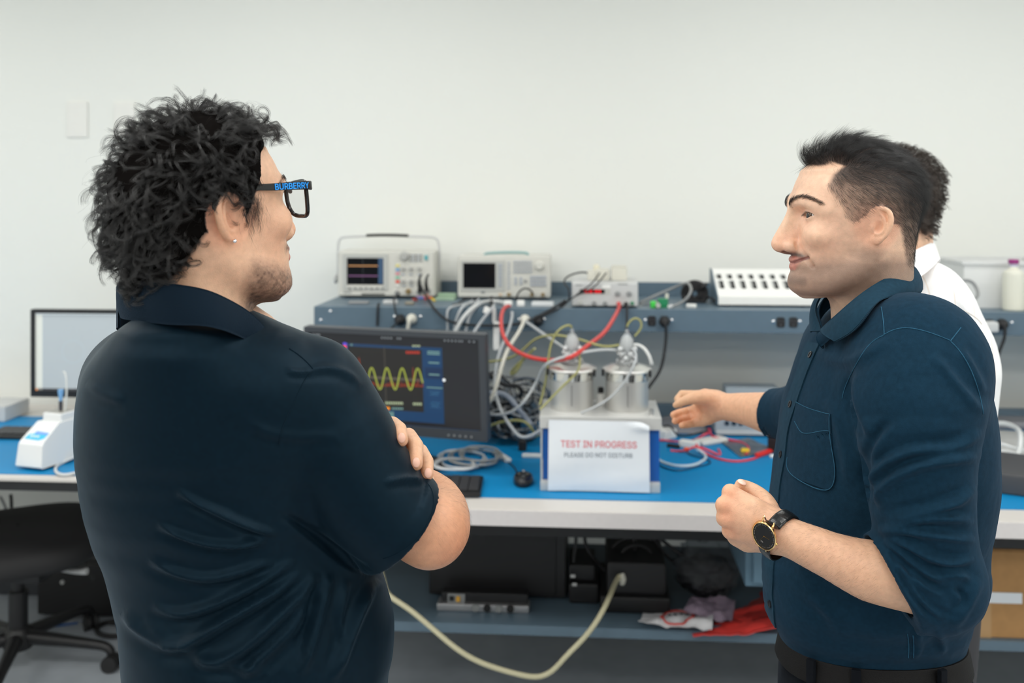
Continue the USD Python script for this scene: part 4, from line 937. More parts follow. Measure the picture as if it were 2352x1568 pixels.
def panel(poly, th, lift):
    m = prism(poly, th); m = rot(m, pa, (1, 0, 0)); return mv(m, 0, .012 - math.sin(math.radians(pa)) * lift, .085 + math.cos(math.radians(pa)) * lift)
pm = obj('control_panel', panel([(-.036, .006), (.02, .003), (.034, .012), (.036, .034), (-.012, .038), (-.016, .026), (-.03, .024)], .0006, .0004), mat('panel_cyan', srgb(70, 190, 226), .35), t, 'bright blue control panel')
obj('display', panel([(-.012, .026), (.034, .026), (.035, .033), (-.012, .036)], .0005, .001), mat('panel_violet', srgb(130, 160, 226), .3), pm)
for k in range(3): obj('key', panel([(-.02 + k * .012, .013), (-.012 + k * .012, .013), (-.012 + k * .012, .02), (-.02 + k * .012, .02)], .001, .001), mat('panel_cream', srgb(214, 224, 220), .4), pm)
obj('foot_plate', box(-.04, .04, .02, .2, 0, .009, .003), black_mt, t)
lt = t
q = at(98, 984, 3.03)
mx = np.array([(q0[0] + q1[0]) / 2, q0[1], 0]); ca, sa = math.cos(math.radians(-14)), math.sin(math.radians(-14))
tp = np.array([mx[0] + .005 * ca - .12 * sa, mx[1] + .005 * sa + .12 * ca, MAT + .1535])
t = thing('sample_tube', 'slim sample tube with a blue tip standing in the white mixer', 'sample tube')
obj('body', lathe([(0, 0), (.005, 0), (.006, .012), (.006, .03), (0, .03)], *tp, n=14), mat('dark_clear', (.05, .05, .06), .3), t)
obj('tip', lathe([(0, .03), (.004, .03), (.0085, .058), (.0085, .066), (0, .066)], *tp, n=14), mat('pipette_blue', srgb(120, 170, 216), .4), t)
obj('needle', tube([tp + (.012, 0, 0), tp + (.016, .005, .06), tp + (.008, .01, .115), tp + (.002, .012, .118)], .0028, 24), mat('frost_tube', srgb(214, 216, 212), .4), t)
matcable('pale power cord curling out behind the white mixer', [(186, 1040, .01), (165, 1052, .01), (140, 1064), (128, 1075), (132, 1086), (150, 1090), (180, 1084), (215, 1075)], .0045, wht)
bar('cord_plug', 'white cord connector at the back corner of the mixer', 'connector', (158, 1055), (186, 1046), .022, .02, white_pl)
q = on_mat(-20, 968)
obj('grey_box', box(q[0] - .1, q[0] + .052, q[1], q[1] + .16, MAT, MAT + .055, .004), lgrey, None, 'grey box cut off by the left edge on the side table', 'box')
q = on_mat(176, 1010)
t = thing('number_pad', 'black number pad showing between the white mixer and the dark shirt', 'keyboard', (q[0], q[1], MAT))
obj('base', box(-.03, .09, -.07, .07, 0, .014, .004), mat('keyboard_black', (.011, .011, .012), .3), t)
for i in range(5):
    for j in range(5): obj('key', box(-.026 + i * .022, -.008 + i * .022, -.062 + j * .025, -.04 + j * .025, .013, .019, .0015), mat('key_black', (.03, .03, .033), .45), t)

# ------------------------------------------------------------------ below the bench
LS = .365
pc0, pc1 = on_y(985, 1390, 3.0), on_y(1300, 1215, 3.0)
t = thing('computer_tower', 'large black computer tower lying on the lower shelf', 'computer')
obj('case', box(pc0[0], pc1[0], 3.0, 3.45, LS + .008, .66, .006), black_pl, t)
obj('front_panel', box(pc0[0] + .01, pc1[0] - .03, 2.994, 3.0, LS + .02, .65, .003), mat('pc_front', (.006, .006, .007), .5), t)
for dx in (.03, .35): obj('foot', box(pc0[0] + dx, pc0[0] + dx + .03, 3.02, 3.4, LS, LS + .008), black_mt, t)
for k, (px, py) in enumerate(((1306, 1297), (1303, 1316), (1320, 1345))): 
    q = on_y(px, py, 3.0); 
t = thing('power_strip', 'silver power strip with an amber rocker switch at the front of the lower shelf', 'power strip')
q0, q1 = on_y(1003, 1410, 2.90), on_y(1215, 1372, 2.90)
sil = mat('silver_strip', (.52, .52, .53), .38, .8)
obj('body', box(q0[0], q1[0], 2.90, 2.955, LS, LS + .022, .004), sil, t)
obj('socket_face', box(q0[0] + .012, q1[0] - .004, 2.915, 2.958, LS + .02, LS + .05, .004), black_pl, t)
q = on_y(1050, 1380, 2.9)
obj('switch_frame', box(q[0] - .03, q[0] + .022, 2.909, 2.915, LS + .021, LS + .048, .002), mgrey, t)
obj('rocker', box(q[0] - .004, q[0] + .008, 2.904, 2.91, LS + .026, LS + .042, .002), mat('amber', srgb(224, 170, 60), .4), t)
obj('label', box(q[0] - .024, q[0] - .01, 2.907, 2.91, LS + .028, LS + .042), black_pl, t)
for k in range(4):
    x = q0[0] + .115 + k * .034
    obj('socket', cyl(.011, .006, x, 2.9, LS + .014, '-y', 16), black_mt if k % 2 else mgrey, t)
t = thing('power_brick', 'bulky black battery unit with a cord rising from it on the lower shelf', 'power unit')
q0, q1 = on_y(1378, 1405, 2.92), on_y(1540, 1300, 2.92)
obj('case', [box(q0[0], q1[0], 2.92, 3.2, LS, LS + .05, .01), box(q0[0] + .02, q1[0] - .01, 2.94, 3.2, LS + .045, q1[2], .012)], black_pl, t)
obj('cord_clip', tube([on_y(1428, 1318, 2.935), on_y(1430, 1328, 2.93), on_y(1429, 1340, 2.933)], [.008, .011, .008], 8), beige_pl, t)
t = thing('adapter_stack', 'small black adapters stacked beside the computer tower', 'adapters')
q = on_y(1345, 1395, 2.98)
obj('lower_block', box(q[0] - .05, q[0] + .04, 2.98, 3.15, LS, LS + .06, .008), black_pl, t)
obj('upper_block', box(q[0] - .05, q[0] + .03, 3.0, 3.15, LS + .06, LS + .11, .008), black_pl, t)
for dx, z in ((-.045, .1), (-.04, .075)): obj('pale_label', box(q[0] + dx, q[0] + dx + .014, 2.977, 2.981, LS + z - .02, LS + z - .012), lgrey, t)
cord = mat('cream_cord', srgb(196, 190, 158), .5)
hang('thick cream extension cord drooping from the lower shelf almost to the floor', [on_y(862, 1270, 2.86), on_y(874, 1305, 2.83), on_y(884, 1345, 2.80), on_y(892, 1364, 2.78), on_y(930, 1392, 2.76), on_y(990, 1440, 2.74), on_y(1050, 1490, 2.72), on_y(1100, 1519, 2.72), on_y(1160, 1540, 2.72), on_y(1210, 1552, 2.72), on_y(1240, 1553, 2.72), on_y(1268, 1540, 2.72), on_y(1300, 1507, 2.72), on_y(1345, 1460, 2.74), on_y(1380, 1410, 2.78), on_y(1402, 1365, 2.84), on_y(1415, 1335, 2.91), on_y(1424, 1322, 2.93)], .0072, cord, 'extension_cord', 'cord', 120)
rng = np.random.default_rng(4)
dk = mat('dark_cable', (.02, .02, .021), .5)
for k, pts in enumerate(([(1320, 1222), (1322, 1250), (1318, 1290), (1330, 1320)], [(1345, 1222), (1350, 1260), (1375, 1295), (1390, 1310)], [(1405, 1330), (1398, 1290), (1410, 1255), (1430, 1240), (1450, 1238)], [(1420, 1310), (1430, 1268), (1455, 1252), (1485, 1258), (1497, 1280), (1500, 1305)], [(1452, 1222), (1458, 1250), (1460, 1290), (1466, 1305)], [(1480, 1224), (1510, 1250), (1530, 1275), (1555, 1295), (1580, 1310)], [(1500, 1222), (1540, 1256), (1575, 1280), (1600, 1290)])):
    hang(('black cord hanging nearest the computer tower', 'black cord dipping to the adapter stack', 'black cord looping up left of the cream cord', 'black cord arching over the battery unit', 'black cord dropping straight into the battery unit', 'black cord slanting right behind the clear bag', 'upper black cord slanting right under the worktop')[k], [on_y(x, y, 3.02 + .02 * (k % 3)) for x, y in pts], .0055, dk)
# bags and folders
def crumple(cx_, py, Y, w, h, d, m, name, lab, cat_, seed, amp=.25, tiltx=0):
    rng = np.random.default_rng(seed)
    s = trimesh.creation.icosphere(4, 1.0); v = s.vertices * (w / 2, d / 2, h / 2)
    n = meshkit.fbm(s.vertices * 2.2 + seed * 7.7, 4) - .5
    v = v * (1 + amp * 2 * n)[:, None]
    q = on_y(cx_, py, Y); v = v + (q[0], q[1], 0); v[:, 2] += LS - v[:, 2].min() + .001
    return obj(name, trimesh.Trimesh(v, s.faces, process=False), m, None, lab, cat_, smooth=True)
crumple(1625, 1340, 3.05, .19, .17, .16, film('clear_bag', (.6, .63, .66), .92, .12), 'plastic_bag', 'crumpled clear plastic bag of dark parts on the lower shelf', 'bag', 3, .45)
crumple(1622, 1340, 3.06, .16, .13, .13, mat('bag_parts', (.015, .015, .017), .5), 'parts_heap', 'dark parts seen through the clear plastic bag', 'parts', 5)
def sheet_on(corners, Y_amp, m, name, lab, cat_, seed, th=.001, z0=LS, zr=.02, parent=None):
    a, b, c, d = corners
    U, V_ = np.meshgrid(np.linspace(0, 1, 26), np.linspace(0, 1, 20), indexing='ij')
    Pq = ((1 - U) * (1 - V_))[..., None] * a + (U * (1 - V_))[..., None] * b + (U * V_)[..., None] * c + ((1 - U) * V_)[..., None] * d
    Pq[..., 2] += zr * (meshkit.fbm(np.stack([U * 4, V_ * 4, U * 0 + seed], -1), 3) - .35)
    return Pq, obj(name, sheet(Pq, th), m, parent, lab, cat_, smooth=True)
redm = mat('red_folder', srgb(214, 62, 56), .5)
sheet_on([on_y(1592, 1466, 2.80), on_y(1790, 1446, 2.80), on_y(1795, 1385, 2.95), on_y(1580, 1428, 2.95)], 0, redm, 'red_folder', 'bright red folder hanging over the edge of the lower shelf', 'folder', 2, .004)
sheet_on([on_y(1640, 1436, 2.86), on_y(1790, 1420, 2.86), on_y(1800, 1340, 3.15), on_y(1660, 1380, 3.15)], 0, mat('red_folder_dark', srgb(176, 44, 40), .5), 'red_folder', 'second red folder leaning further back on the lower shelf', 'folder', 6, .004)
Pw, o = sheet_on([on_y(1466, 1436, 2.80), on_y(1636, 1444, 2.80), on_y(1640, 1400, 2.95), on_y(1480, 1402, 2.95)], 0, film('white_bag', (.86, .86, .88), .25, .3), 'printed_bag', 'whitish plastic bag printed with a red ring on the lower shelf edge', 'bag', 4, .0012, zr=.03)
ringp = []
for a in np.linspace(0, 2 * math.pi, 60):
    u, v_ = .50 + .24 * math.cos(a), .5 + .40 * math.sin(a)
    i, j = u * 25, v_ * 19; ringp.append(Pw[int(round(i)), int(round(j))] + (0, -.002, .003))
obj('red_ring', tube(np.array(ringp)[::3], .0028, 90, 6), mat('ring_red', srgb(196, 60, 50), .5), o)
for u, v_, n in ((.40, .5, 2), (.58, .6, 2)):
    for k in range(n):
        q = Pw[int(u * 25) + k * 2, int(v_ * 19)]; obj('printed_mark', box(q[0] - .006, q[0] + .004, q[1] - .003, q[1] + .003, q[2] + .001, q[2] + .004), mat('mark_black', (.05, .05, .06), .5), o)
sheet_on([on_y(1570, 1400, 2.88), on_y(1680, 1432, 2.85), on_y(1690, 1385, 3.0), on_y(1590, 1370, 3.0)], 0, film('violet_bag', (.62, .5, .62), .45, .25), 'plastic_bag', 'violet tinted plastic film over the red folder', 'bag', 9, .001, zr=.03)
# hanging drawer unit and carton
t = thing('drawer_unit', 'blue-grey drawer unit hung under the worktop, mostly behind the navy shirt', 'drawer unit')
q0 = on_y(1712, 1346, 2.72)
obj('case', box(q0[0], q0[0] + .36, 2.72, 3.2, q0[2], DESK - .115, .002), mat('drawer_steel', srgb(92, 120, 138), .45), t)
dr = obj('drawer', box(q0[0] + .02, q0[0] + .34, 2.708, 2.72, q0[2] + .012, DESK - .125, .003), mat('drawer_steel', srgb(92, 120, 138), .45), t)
obj('handle', box(q0[0] + .12, q0[0] + .24, 2.694, 2.708, q0[2] + .09, q0[2] + .1, .003), steel, dr)
t = thing('cardboard_box', 'brown cardboard box with a white label on the lower shelf at the right', 'box')
q0, q1 = on_y(2212, 1471, 2.84), on_y(2352, 1268, 2.84)
kraft = mat('cardboard', srgb(172, 130, 82), .8, noise=(40, .06))
x1 = q0[0] + .32
obj('carton', box(q0[0], x1, 2.84, 3.12, LS, LS + .24, .003), kraft, t)
for ya, yb in ((2.842, 2.978), (2.982, 3.118)): obj('flap', box(q0[0] + .002, x1 - .002, ya, yb, LS + .24, LS + .244, .001), kraft, t)
obj('packing_tape', box(q0[0] + .03, q0[0] + .075, 2.8385, 2.84, LS, LS + .24), mat('tape', srgb(178, 142, 98), .4), t)
la, lb = on_y(2270, 1384, 2.838), on_y(2348, 1362, 2.838)
obj('label', box(la[0], lb[0], 2.8375, 2.84, la[2], lb[2]), mat('paper', srgb(226, 231, 236), .7), t)
q = on_y(2335, 1240, 3.2)
obj('red_tool', box(q[0] - .03, q[0] + .05, 3.15, 3.3, LS + .25, q[2] + .03, .01), mat('dark_red', srgb(150, 30, 30), .5), None, 'dark red tool case behind the cardboard box', 'tool case')

# ------------------------------------------------------------------ left: chair and things under the side table
mesh_m = mat('chair_fabric', (.014, .014, .015), .75, bump=(500, .0005))
t = thing('office_chair', 'black swivel office chair pushed under the side table', 'chair')
sc = at(42, 1240, 3.34); sc[2] = .435
n = 40
a = np.linspace(0, 2 * math.pi, n + 1)[:-1]
rx, ry = .275, .275; sr = math.radians(33)
se = lambda c, p: np.sign(c) * np.abs(c) ** p
secs = []
for z, k in ((-.05, .84), (-.04, .95), (-.015, 1.0), (.015, .98), (.035, .9), (.045, .7), (.046, .35), (.044, .02)):
    ex, ey = rx * k * se(np.cos(a), .7), ry * k * se(np.sin(a), .7)
    secs.append(np.stack([sc[0] + ex * math.cos(sr) - ey * math.sin(sr), sc[1] + ex * math.sin(sr) + ey * math.cos(sr), sc[2] + z + .012 * (np.cos(a) * k) ** 2 - .012 * np.maximum(0, -np.sin(a) * k) ** 2], 1))
V = np.vstack(secs); fs = []
for i in range(len(secs) - 1):
    for j in range(n): fs += [(i * n + j, i * n + (j + 1) % n, (i + 1) * n + (j + 1) % n), (i * n + j, (i + 1) * n + (j + 1) % n, (i + 1) * n + j)]
V = np.vstack([V, [[sc[0], sc[1], sc[2] - .05]]])
for j in range(n): fs.append((len(V) - 1, (j + 1) % n, j))
obj('seat', trimesh.Trimesh(V, fs, process=False), mesh_m, t, smooth=50)
obj('seat_shell', box(sc[0] - .16, sc[0] + .16, sc[1] - .15, sc[1] + .15, sc[2] - .1, sc[2] - .05, .02), black_pl, t)
obj('tilt_lever', tube([(sc[0] + .1, sc[1] - .02, sc[2] - .08), (sc[0] + .2, sc[1] - .05, sc[2] - .085), (sc[0] + .27, sc[1] - .06, sc[2] - .08)], [.006, .006, .011], 16), lgrey, t)
bx = sc + np.array([-.02, .06, 0])
obj('gas_column', [cyl(.03, .16, sc[0], sc[1], .10), cyl(.02, .14, sc[0], sc[1], .22)], black_pl, t)
obj('hub', lathe([(0, 0), (.045, 0), (.05, .02), (.045, .055), (.032, .07), (0, .07)], sc[0], sc[1], .07), black_pl, t)
foot = on_z(252, 1540, 0.0); dirn = foot[:2] - sc[:2]; a0 = math.atan2(dirn[1], dirn[0]); R = min(.32, np.linalg.norm(dirn))
for k in range(5):
    a_ = a0 + k * 2 * math.pi / 5; ca, sa = math.cos(a_), math.sin(a_)
    p = lambda r, z: np.array([sc[0] + r * ca, sc[1] + r * sa, z])
    leg = obj('base_arm', tube([p(.03, .105), p(.12, .1), p(R - .06, .088), p(R - .01, .078), p(R + .005, .06)], [.024, .022, .018, .016, .014], 24, 12), black_pl, t)
    wl = [mv(rot(cyl(.027, .018, 0, 0, -.009), 90, (1, 0, 0)), 0, s * .014, 0) for s in (-1, 1)]
    w_ = cat_mesh(wl); w_ = rot(w_, math.degrees(a_) + 60 * (k % 2), (0, 0, 1))
    obj('caster', mv(w_, *p(R + .005, .027)), black_mt, leg)
# chair back, turned away out of the frame to the left
obj('back_post', tube([(sc[0] - .12, sc[1] - .06, sc[2] - .07), (sc[0] - .3, sc[1] - .12, sc[2] - .03), (sc[0] - .34, sc[1] - .13, sc[2] + .12)], .016, 24), black_pl, t)
obj('backrest', box(sc[0] - .37, sc[0] - .34, sc[1] - .34, sc[1] + .08, sc[2] + .06, sc[2] + .27, .014), mesh_m, t)

t = thing('computer_tower', 'low black computer case under the side table behind the swivel chair', 'computer')
q0, q1 = on_y(85, 1425, 3.6), on_y(335, 1300, 3.6)
zt = q1[2]
obj('case', box(q0[0], q1[0], 3.6, 3.78, .008, zt, .006), black_pl, t)
obj('top_vent', box(q0[0] + .04, q1[0] - .04, 3.63, 3.76, zt, zt + .004, .001), dk, t)
q = on_y(144, 1336, 3.6); obj('power_button', cyl(.008, .005, q[0], 3.6, q[2], '-y', 16), lgrey, t)
for x in (q0[0] + .02, q1[0] - .05): obj('foot', box(x, x + .03, 3.62, 3.76, 0, .008), black_mt, t)
for k, pts in enumerate(([(196, 1448), (205, 1438), (225, 1432), (270, 1434), (300, 1440)], [(275, 1460), (235, 1458), (222, 1446), (232, 1434), (262, 1426), (300, 1424)], [(85, 1432), (120, 1426), (170, 1428), (205, 1436)])):
    hang(('thin black cable on the floor left of the trousers', 'thick black cable curled on the floor left of the trousers', 'grey cable lying on the floor behind the chair base')[k], [on_z(x, y, (.005, .009, .004)[k]) for x, y in pts], (.005, .009, .004)[k], (dk, black_mt, mgrey)[k], 'floor_cable', 'cable')
hang('blue network cable on the floor behind the chair base', [on_z(50, 1442, .004), on_z(100, 1440, .004), on_z(150, 1434, .004), on_z(205, 1426, .004)], .004, mat('network_blue', srgb(30, 84, 150), .4), 'floor_cable', 'cable')
hang('black cable hanging below the side table near the left edge', [on_y(24, 1135, 3.5), on_y(26, 1150, 3.5), on_y(27, 1200, 3.5), on_y(35, 1260, 3.5)], .006, dk)
hang('thin grey cable slanting below the side table at the left edge', [on_y(0, 1140, 3.6), on_y(8, 1155, 3.6), on_y(20, 1190, 3.6)], .005, mgrey)
hang('dark cable dipping from the side table to the black computer', [on_y(200, 1230, 3.4), on_y(195, 1290, 3.4), on_y(205, 1315, 3.35), on_y(215, 1330, 3.35)], .005, dk)
# ------------------------------------------------------------------ sculpting: signed distances meshed with surface nets
A3 = lambda *v: np.array(v, float)
def smin(a, b, k):
    h = np.clip(.5 + .5 * (b - a) / k, 0, 1)
    return b + (a - b) * h - k * h * (1 - h)
def inside(P, lo, hi, f, pad=.05):
    "f only near the box lo..hi; further off a safe distance"
    q = np.maximum(np.maximum(lo - P, P - hi), 0); d = np.sqrt((q * q).sum(1)); m = d < pad
    d += .01
    if m.any(): d[m] = f(P[m])
    return d
def boxed(pts, rad, f, pad=.05):
    pts = np.asarray(pts, float); lo, hi = pts.min(0) - rad, pts.max(0) + rad
    return lambda P: inside(P, lo, hi, f, pad)
def smax(a, b, k): return -smin(-a, -b, k)
def sph(P, c, r):
    q = P - np.asarray(c, float); return np.sqrt(np.einsum('ij,ij->i', q, q)) - r
def ell(P, c, r, R=None):
    q = P - np.asarray(c, float)
    if R is not None: q = q @ R
    r = np.asarray(r, float)
    k0 = np.linalg.norm(q / r, axis=1); k1 = np.linalg.norm(q / r ** 2, axis=1)
    return k0 * (k0 - 1) / np.maximum(k1, 1e-9)
def seg(P, a, b, ra, rb):
    a, b = np.asarray(a, float), np.asarray(b, float); d = b - a; dd = max(d @ d, 1e-12)
    q = P - a; qd = q @ d
    t = np.clip(qd / dd, 0, 1)
    return np.sqrt(np.maximum(np.einsum('ij,ij->i', q, q) + t * (t * dd - 2 * qd), 0)) - (ra + (rb - ra) * t)
def chain(P, pts, rad, k=None, n=0):
    pts = np.asarray(pts, float); rad = np.asarray(rad, float) if np.ndim(rad) else np.full(len(pts), float(rad))
    if n:
        q = spline(pts, n); rad = np.interp(np.linspace(0, 1, n), np.linspace(0, 1, len(rad)), rad); pts = q
    d = None
    for i in range(len(pts) - 1):
        e = seg(P, pts[i], pts[i + 1], rad[i], rad[i + 1])
        d = e if d is None else (np.minimum(d, e) if not k else smin(d, e, k))
    return d
def loft(P, lev, axis=2, n=2.3, egg=0.0):
    "stack of superellipses: lev rows (z, cx, cy, a, b[, angle]); P's axis 2 is the height"
    lev = np.asarray(lev, float); lev = lev[np.argsort(lev[:, 0])]
    z = P[:, 2]; zc = np.clip(z, lev[0, 0], lev[-1, 0])
    f = [PchipInterpolator(lev[:, 0], lev[:, k])(zc) for k in range(1, lev.shape[1])]
    x, y = P[:, 0] - f[0], P[:, 1] - f[1]
    if lev.shape[1] > 5:
        c, s = np.cos(f[4]), np.sin(f[4]); x, y = c * x + s * y, -s * x + c * y
    a, b = f[2], f[3]
    u = x / a; v = y / (b * (1 - egg * np.clip(u, -1.2, 1.2)))
    m = (np.abs(u) ** n + np.abs(v) ** n + 1e-12) ** (1 / n)
    d = (m - 1) * np.minimum(a, b)
    return np.maximum(d, np.maximum(lev[0, 0] - z, z - lev[-1, 0]))
def nets(f, lo, hi, h, B=8):
    "triangle mesh of f < 0 in the box, at spacing h; f takes an (N, 3) array"
    lo, hi = np.asarray(lo, float), np.asarray(hi, float)
    nb = np.maximum(1, np.ceil((hi - lo) / h / B).astype(int)); n = nb * B
    G = np.full(n, 1.0, np.float32)
    bi = np.stack(np.meshgrid(*[np.arange(k) for k in nb], indexing='ij'), -1).reshape(-1, 3)
    cen = lo + (bi * B + (B - 1) / 2) * h
    dc = f(cen)
    near = np.abs(dc) < B * h * .87 * 1.7 + 2 * h
    for b in bi[(~near) & (dc < 0)]:
        G[b[0] * B:b[0] * B + B, b[1] * B:b[1] * B + B, b[2] * B:b[2] * B + B] = -1
    off = np.stack(np.meshgrid(*[np.arange(B)] * 3, indexing='ij'), -1).reshape(-1, 3)
    act = bi[near]
    for s in range(0, len(act), 400):
        a = act[s:s + 400]
        idx = (a[:, None] * B + off[None]).reshape(-1, 3)
        G[idx[:, 0], idx[:, 1], idx[:, 2]] = f(lo + idx * h)
    S = G < 0
    cnt = sum(S[i:n[0] - 1 + i, j:n[1] - 1 + j, k:n[2] - 1 + k].astype(np.uint8) for i in (0, 1) for j in (0, 1) for k in (0, 1))
    c = np.argwhere((cnt > 0) & (cnt < 8))
    I = np.full(np.array(n) - 1, -1, np.int32); I[c[:, 0], c[:, 1], c[:, 2]] = np.arange(len(c))
    cor = np.stack([np.stack([i, j, k]) for i in (0, 1) for j in (0, 1) for k in (0, 1)])
    val = np.stack([G[c[:, 0] + q[0], c[:, 1] + q[1], c[:, 2] + q[2]] for q in cor], 1)
    acc = np.zeros((len(c), 3)); num = np.zeros(len(c))
    for a in range(8):
        for b in range(a + 1, 8):
            if np.abs(cor[a] - cor[b]).sum() != 1: continue
            x = (val[:, a] < 0) != (val[:, b] < 0)
            t = val[x, a] / (val[x, a] - val[x, b])
            acc[x] += cor[a] + t[:, None] * (cor[b] - cor[a]); num[x] += 1
    V = lo + (c + acc / num[:, None]) * h
    F_ = []
    for ax in range(3):
        sl0 = [slice(None)] * 3; sl1 = [slice(None)] * 3
        sl0[ax] = slice(0, -1); sl1[ax] = slice(1, None)
        s0, s1 = S[tuple(sl0)], S[tuple(sl1)]
        e = np.argwhere(s0 != s1)
        u, w = (ax + 1) % 3, (ax + 2) % 3
        e = e[(e[:, u] > 0) & (e[:, w] > 0) & (e[:, u] < n[u] - 1) & (e[:, w] < n[w] - 1)]
        inside = s0[e[:, 0], e[:, 1], e[:, 2]]
        du, dw = np.eye(3, dtype=int)[u], np.eye(3, dtype=int)[w]
        q = [e - du - dw, e - dw, e, e - du]
        q = np.stack([I[k[:, 0], k[:, 1], k[:, 2]] for k in q], 1)
        q = np.where(inside[:, None], q, q[:, ::-1])
        F_ += [q[:, [0, 1, 2]], q[:, [0, 2, 3]]]
    F_ = np.vstack(F_)
    F_ = F_[(F_ >= 0).all(1)]
    return V, F_
def vnormals(V, F_):
    N = np.zeros_like(V); fn = np.cross(V[F_[:, 1]] - V[F_[:, 0]], V[F_[:, 2]] - V[F_[:, 0]])
    for k in range(3):
        for c in range(3): N[:, c] += np.bincount(F_[:, k], fn[:, c], len(V))
    return N / (np.linalg.norm(N, axis=1, keepdims=True) + 1e-12)
def relax(V, F_, it=2, lam=.5):
    "light smoothing"
    e = np.vstack([F_[:, [0, 1]], F_[:, [1, 2]], F_[:, [2, 0]]]); e = np.vstack([e, e[:, ::-1]])
    deg = np.bincount(e[:, 0], minlength=len(V))[:, None]
    for _ in range(it):
        s = np.stack([np.bincount(e[:, 0], V[e[:, 1], c], len(V)) for c in range(3)], 1)
        V = V + lam * (s / np.maximum(deg, 1) - V)
    return V
def folds(V, F_, lines, near=.06):
    """raises or sinks creases along traced lines. lines: (points in the picture, height m, half width px, depth side) - each line is laid on the
    surface that faces the camera there, so that the crease is part of the cloth itself"""
    N = vnormals(V, F_); px, py, d = project(V)
    eye = A3(0, 0, EYE) - V; facing = (N * eye).sum(1) / np.linalg.norm(eye, axis=1)
    D = np.zeros(len(V))
    uv = np.stack([px, py], 1)
    order = np.where(facing > .02)[0]
    tree = cKDTree(uv[order])
    for pts, amp, wid in lines:
        pts = np.asarray(pts, float); q = spline(pts, 80)
        # distance of every vertex to the line
        kt = cKDTree(q)
        lo, hi = q.min(0) - 4 * wid, q.max(0) + 4 * wid
        m = order[(uv[order] >= lo).all(1) & (uv[order] <= hi).all(1)]
        if not len(m): continue
        dd, ii = kt.query(uv[m])
        s = ii / 79.
        taper = np.minimum(1, np.minimum(s, 1 - s) / .22) ** .8
        tan = np.gradient(q, axis=0); tan /= np.linalg.norm(tan, axis=1, keepdims=True)
        side = (uv[m] - q[ii]); sg = tan[ii, 0] * side[:, 1] - tan[ii, 1] * side[:, 0]
        g = np.exp(-(sg / wid) ** 2) - .45 * np.exp(-((sg - 1.9 * wid) / (1.2 * wid)) ** 2)
        g *= np.exp(-np.maximum(0, dd - np.abs(sg)) ** 2 / wid ** 2)
        D[m] += amp * g * taper
    return V + N * D[:, None]
def frame(origin, fwd, up=(0, 0, 1)):
    "matrix whose columns are forward, left, up"
    x = np.asarray(fwd, float); x = x / np.linalg.norm(x)
    z = np.asarray(up, float); z = z - x * (x @ z); z /= np.linalg.norm(z)
    M = np.eye(4); M[:3, 0] = x; M[:3, 1] = np.cross(z, x); M[:3, 2] = z; M[:3, 3] = origin
    return M
def tf(M, p): return np.asarray(p, float) @ M[:3, :3].T + M[:3, 3]
def itf(M, p): return (np.asarray(p, float) - M[:3, 3]) @ M[:3, :3]
def camdir(x, d, z=0):
    "direction given as right, away from the camera, up"
    return A3(x * CY_ - d * SY_, x * SY_ + d * CY_, z)

def skin_mat(name, rough=.46):
    if name in _mats: return _mats[name]
    _mats[name] = usdkit.material(stage, '/World/Looks/' + name, {
        'a': ('attribute', {'attribute': 'tint'}), 't': ('texture_coordinate', {}),
        'n': ('noise_texture', {'scale': 130.0, 'detail': 3.0}), 'n2': ('noise_texture', {'scale': 900.0, 'detail': 2.0}),
        'h': ('hsv', {'saturation': 1.0}), 'mr': ('map_range', {'from_min': .3, 'from_max': .7, 'to_min': .93, 'to_max': 1.07}),
        'b': ('bump', {'distance': .0006, 'strength': .5}),
        'p': ('principled_bsdf', {'roughness': rough, 'subsurface_weight': .18, 'subsurface_scale': .012, 'subsurface_radius': (1.0, .35, .2), 'specular_ior_level': .4})},
        [('a.color', 'h.color'), ('t.object', 'n.vector'), ('t.object', 'n2.vector'), ('n.fac', 'mr.value'), ('mr.result', 'h.value'), ('h.color', 'p.base_color'), ('n2.fac', 'b.height'), ('b.normal', 'p.normal')], surface='p.BSDF')
    return _mats[name]
def hair_mat(name, color, rough=.32):
    if name not in _mats:
        _mats[name] = usdkit.material(stage, '/World/Looks/' + name, {'p': ('principled_bsdf', {'base_color': color, 'roughness': rough, 'specular_ior_level': .6})}, [], surface='p.BSDF')
    return _mats[name]
def cloth_mat(name, color, weave=1400.0, rough=.75, sheen=.25, wrinkle=(26, .004), depth=.00025, tint=(.6, .75, 1), spec=.08):
    if name in _mats: return _mats[name]
    _mats[name] = usdkit.material(stage, '/World/Looks/' + name, {
        't': ('texture_coordinate', {}), 'n': ('noise_texture', {'scale': 160.0, 'detail': 4.0}),
        'r': ('rgb_ramp', {'ramp': [(.3, tuple(c * .86 for c in color)), (.7, tuple(c * 1.14 for c in color))]}),
        'w': ('noise_texture', {'scale': weave, 'detail': 1.0}), 'b': ('bump', {'distance': depth, 'strength': .8}),
        'w2': ('noise_texture', {'scale': float(wrinkle[0]), 'detail': 2.0}), 'b2': ('bump', {'distance': float(wrinkle[1]), 'strength': .35}),
        'p': ('principled_bsdf', {'roughness': rough, 'sheen_weight': sheen, 'sheen_roughness': .45, 'sheen_tint': tint, 'specular_ior_level': spec, 'specular_tint': tint})},
        [('t.object', 'n.vector'), ('n.fac', 'r.fac'), ('r.color', 'p.base_color'), ('t.object', 'w.vector'), ('w.fac', 'b.height'), ('t.object', 'w2.vector'), ('w2.fac', 'b2.height'), ('b2.normal', 'b.normal'), ('b.normal', 'p.normal')], surface='p.BSDF')
    return _mats[name]

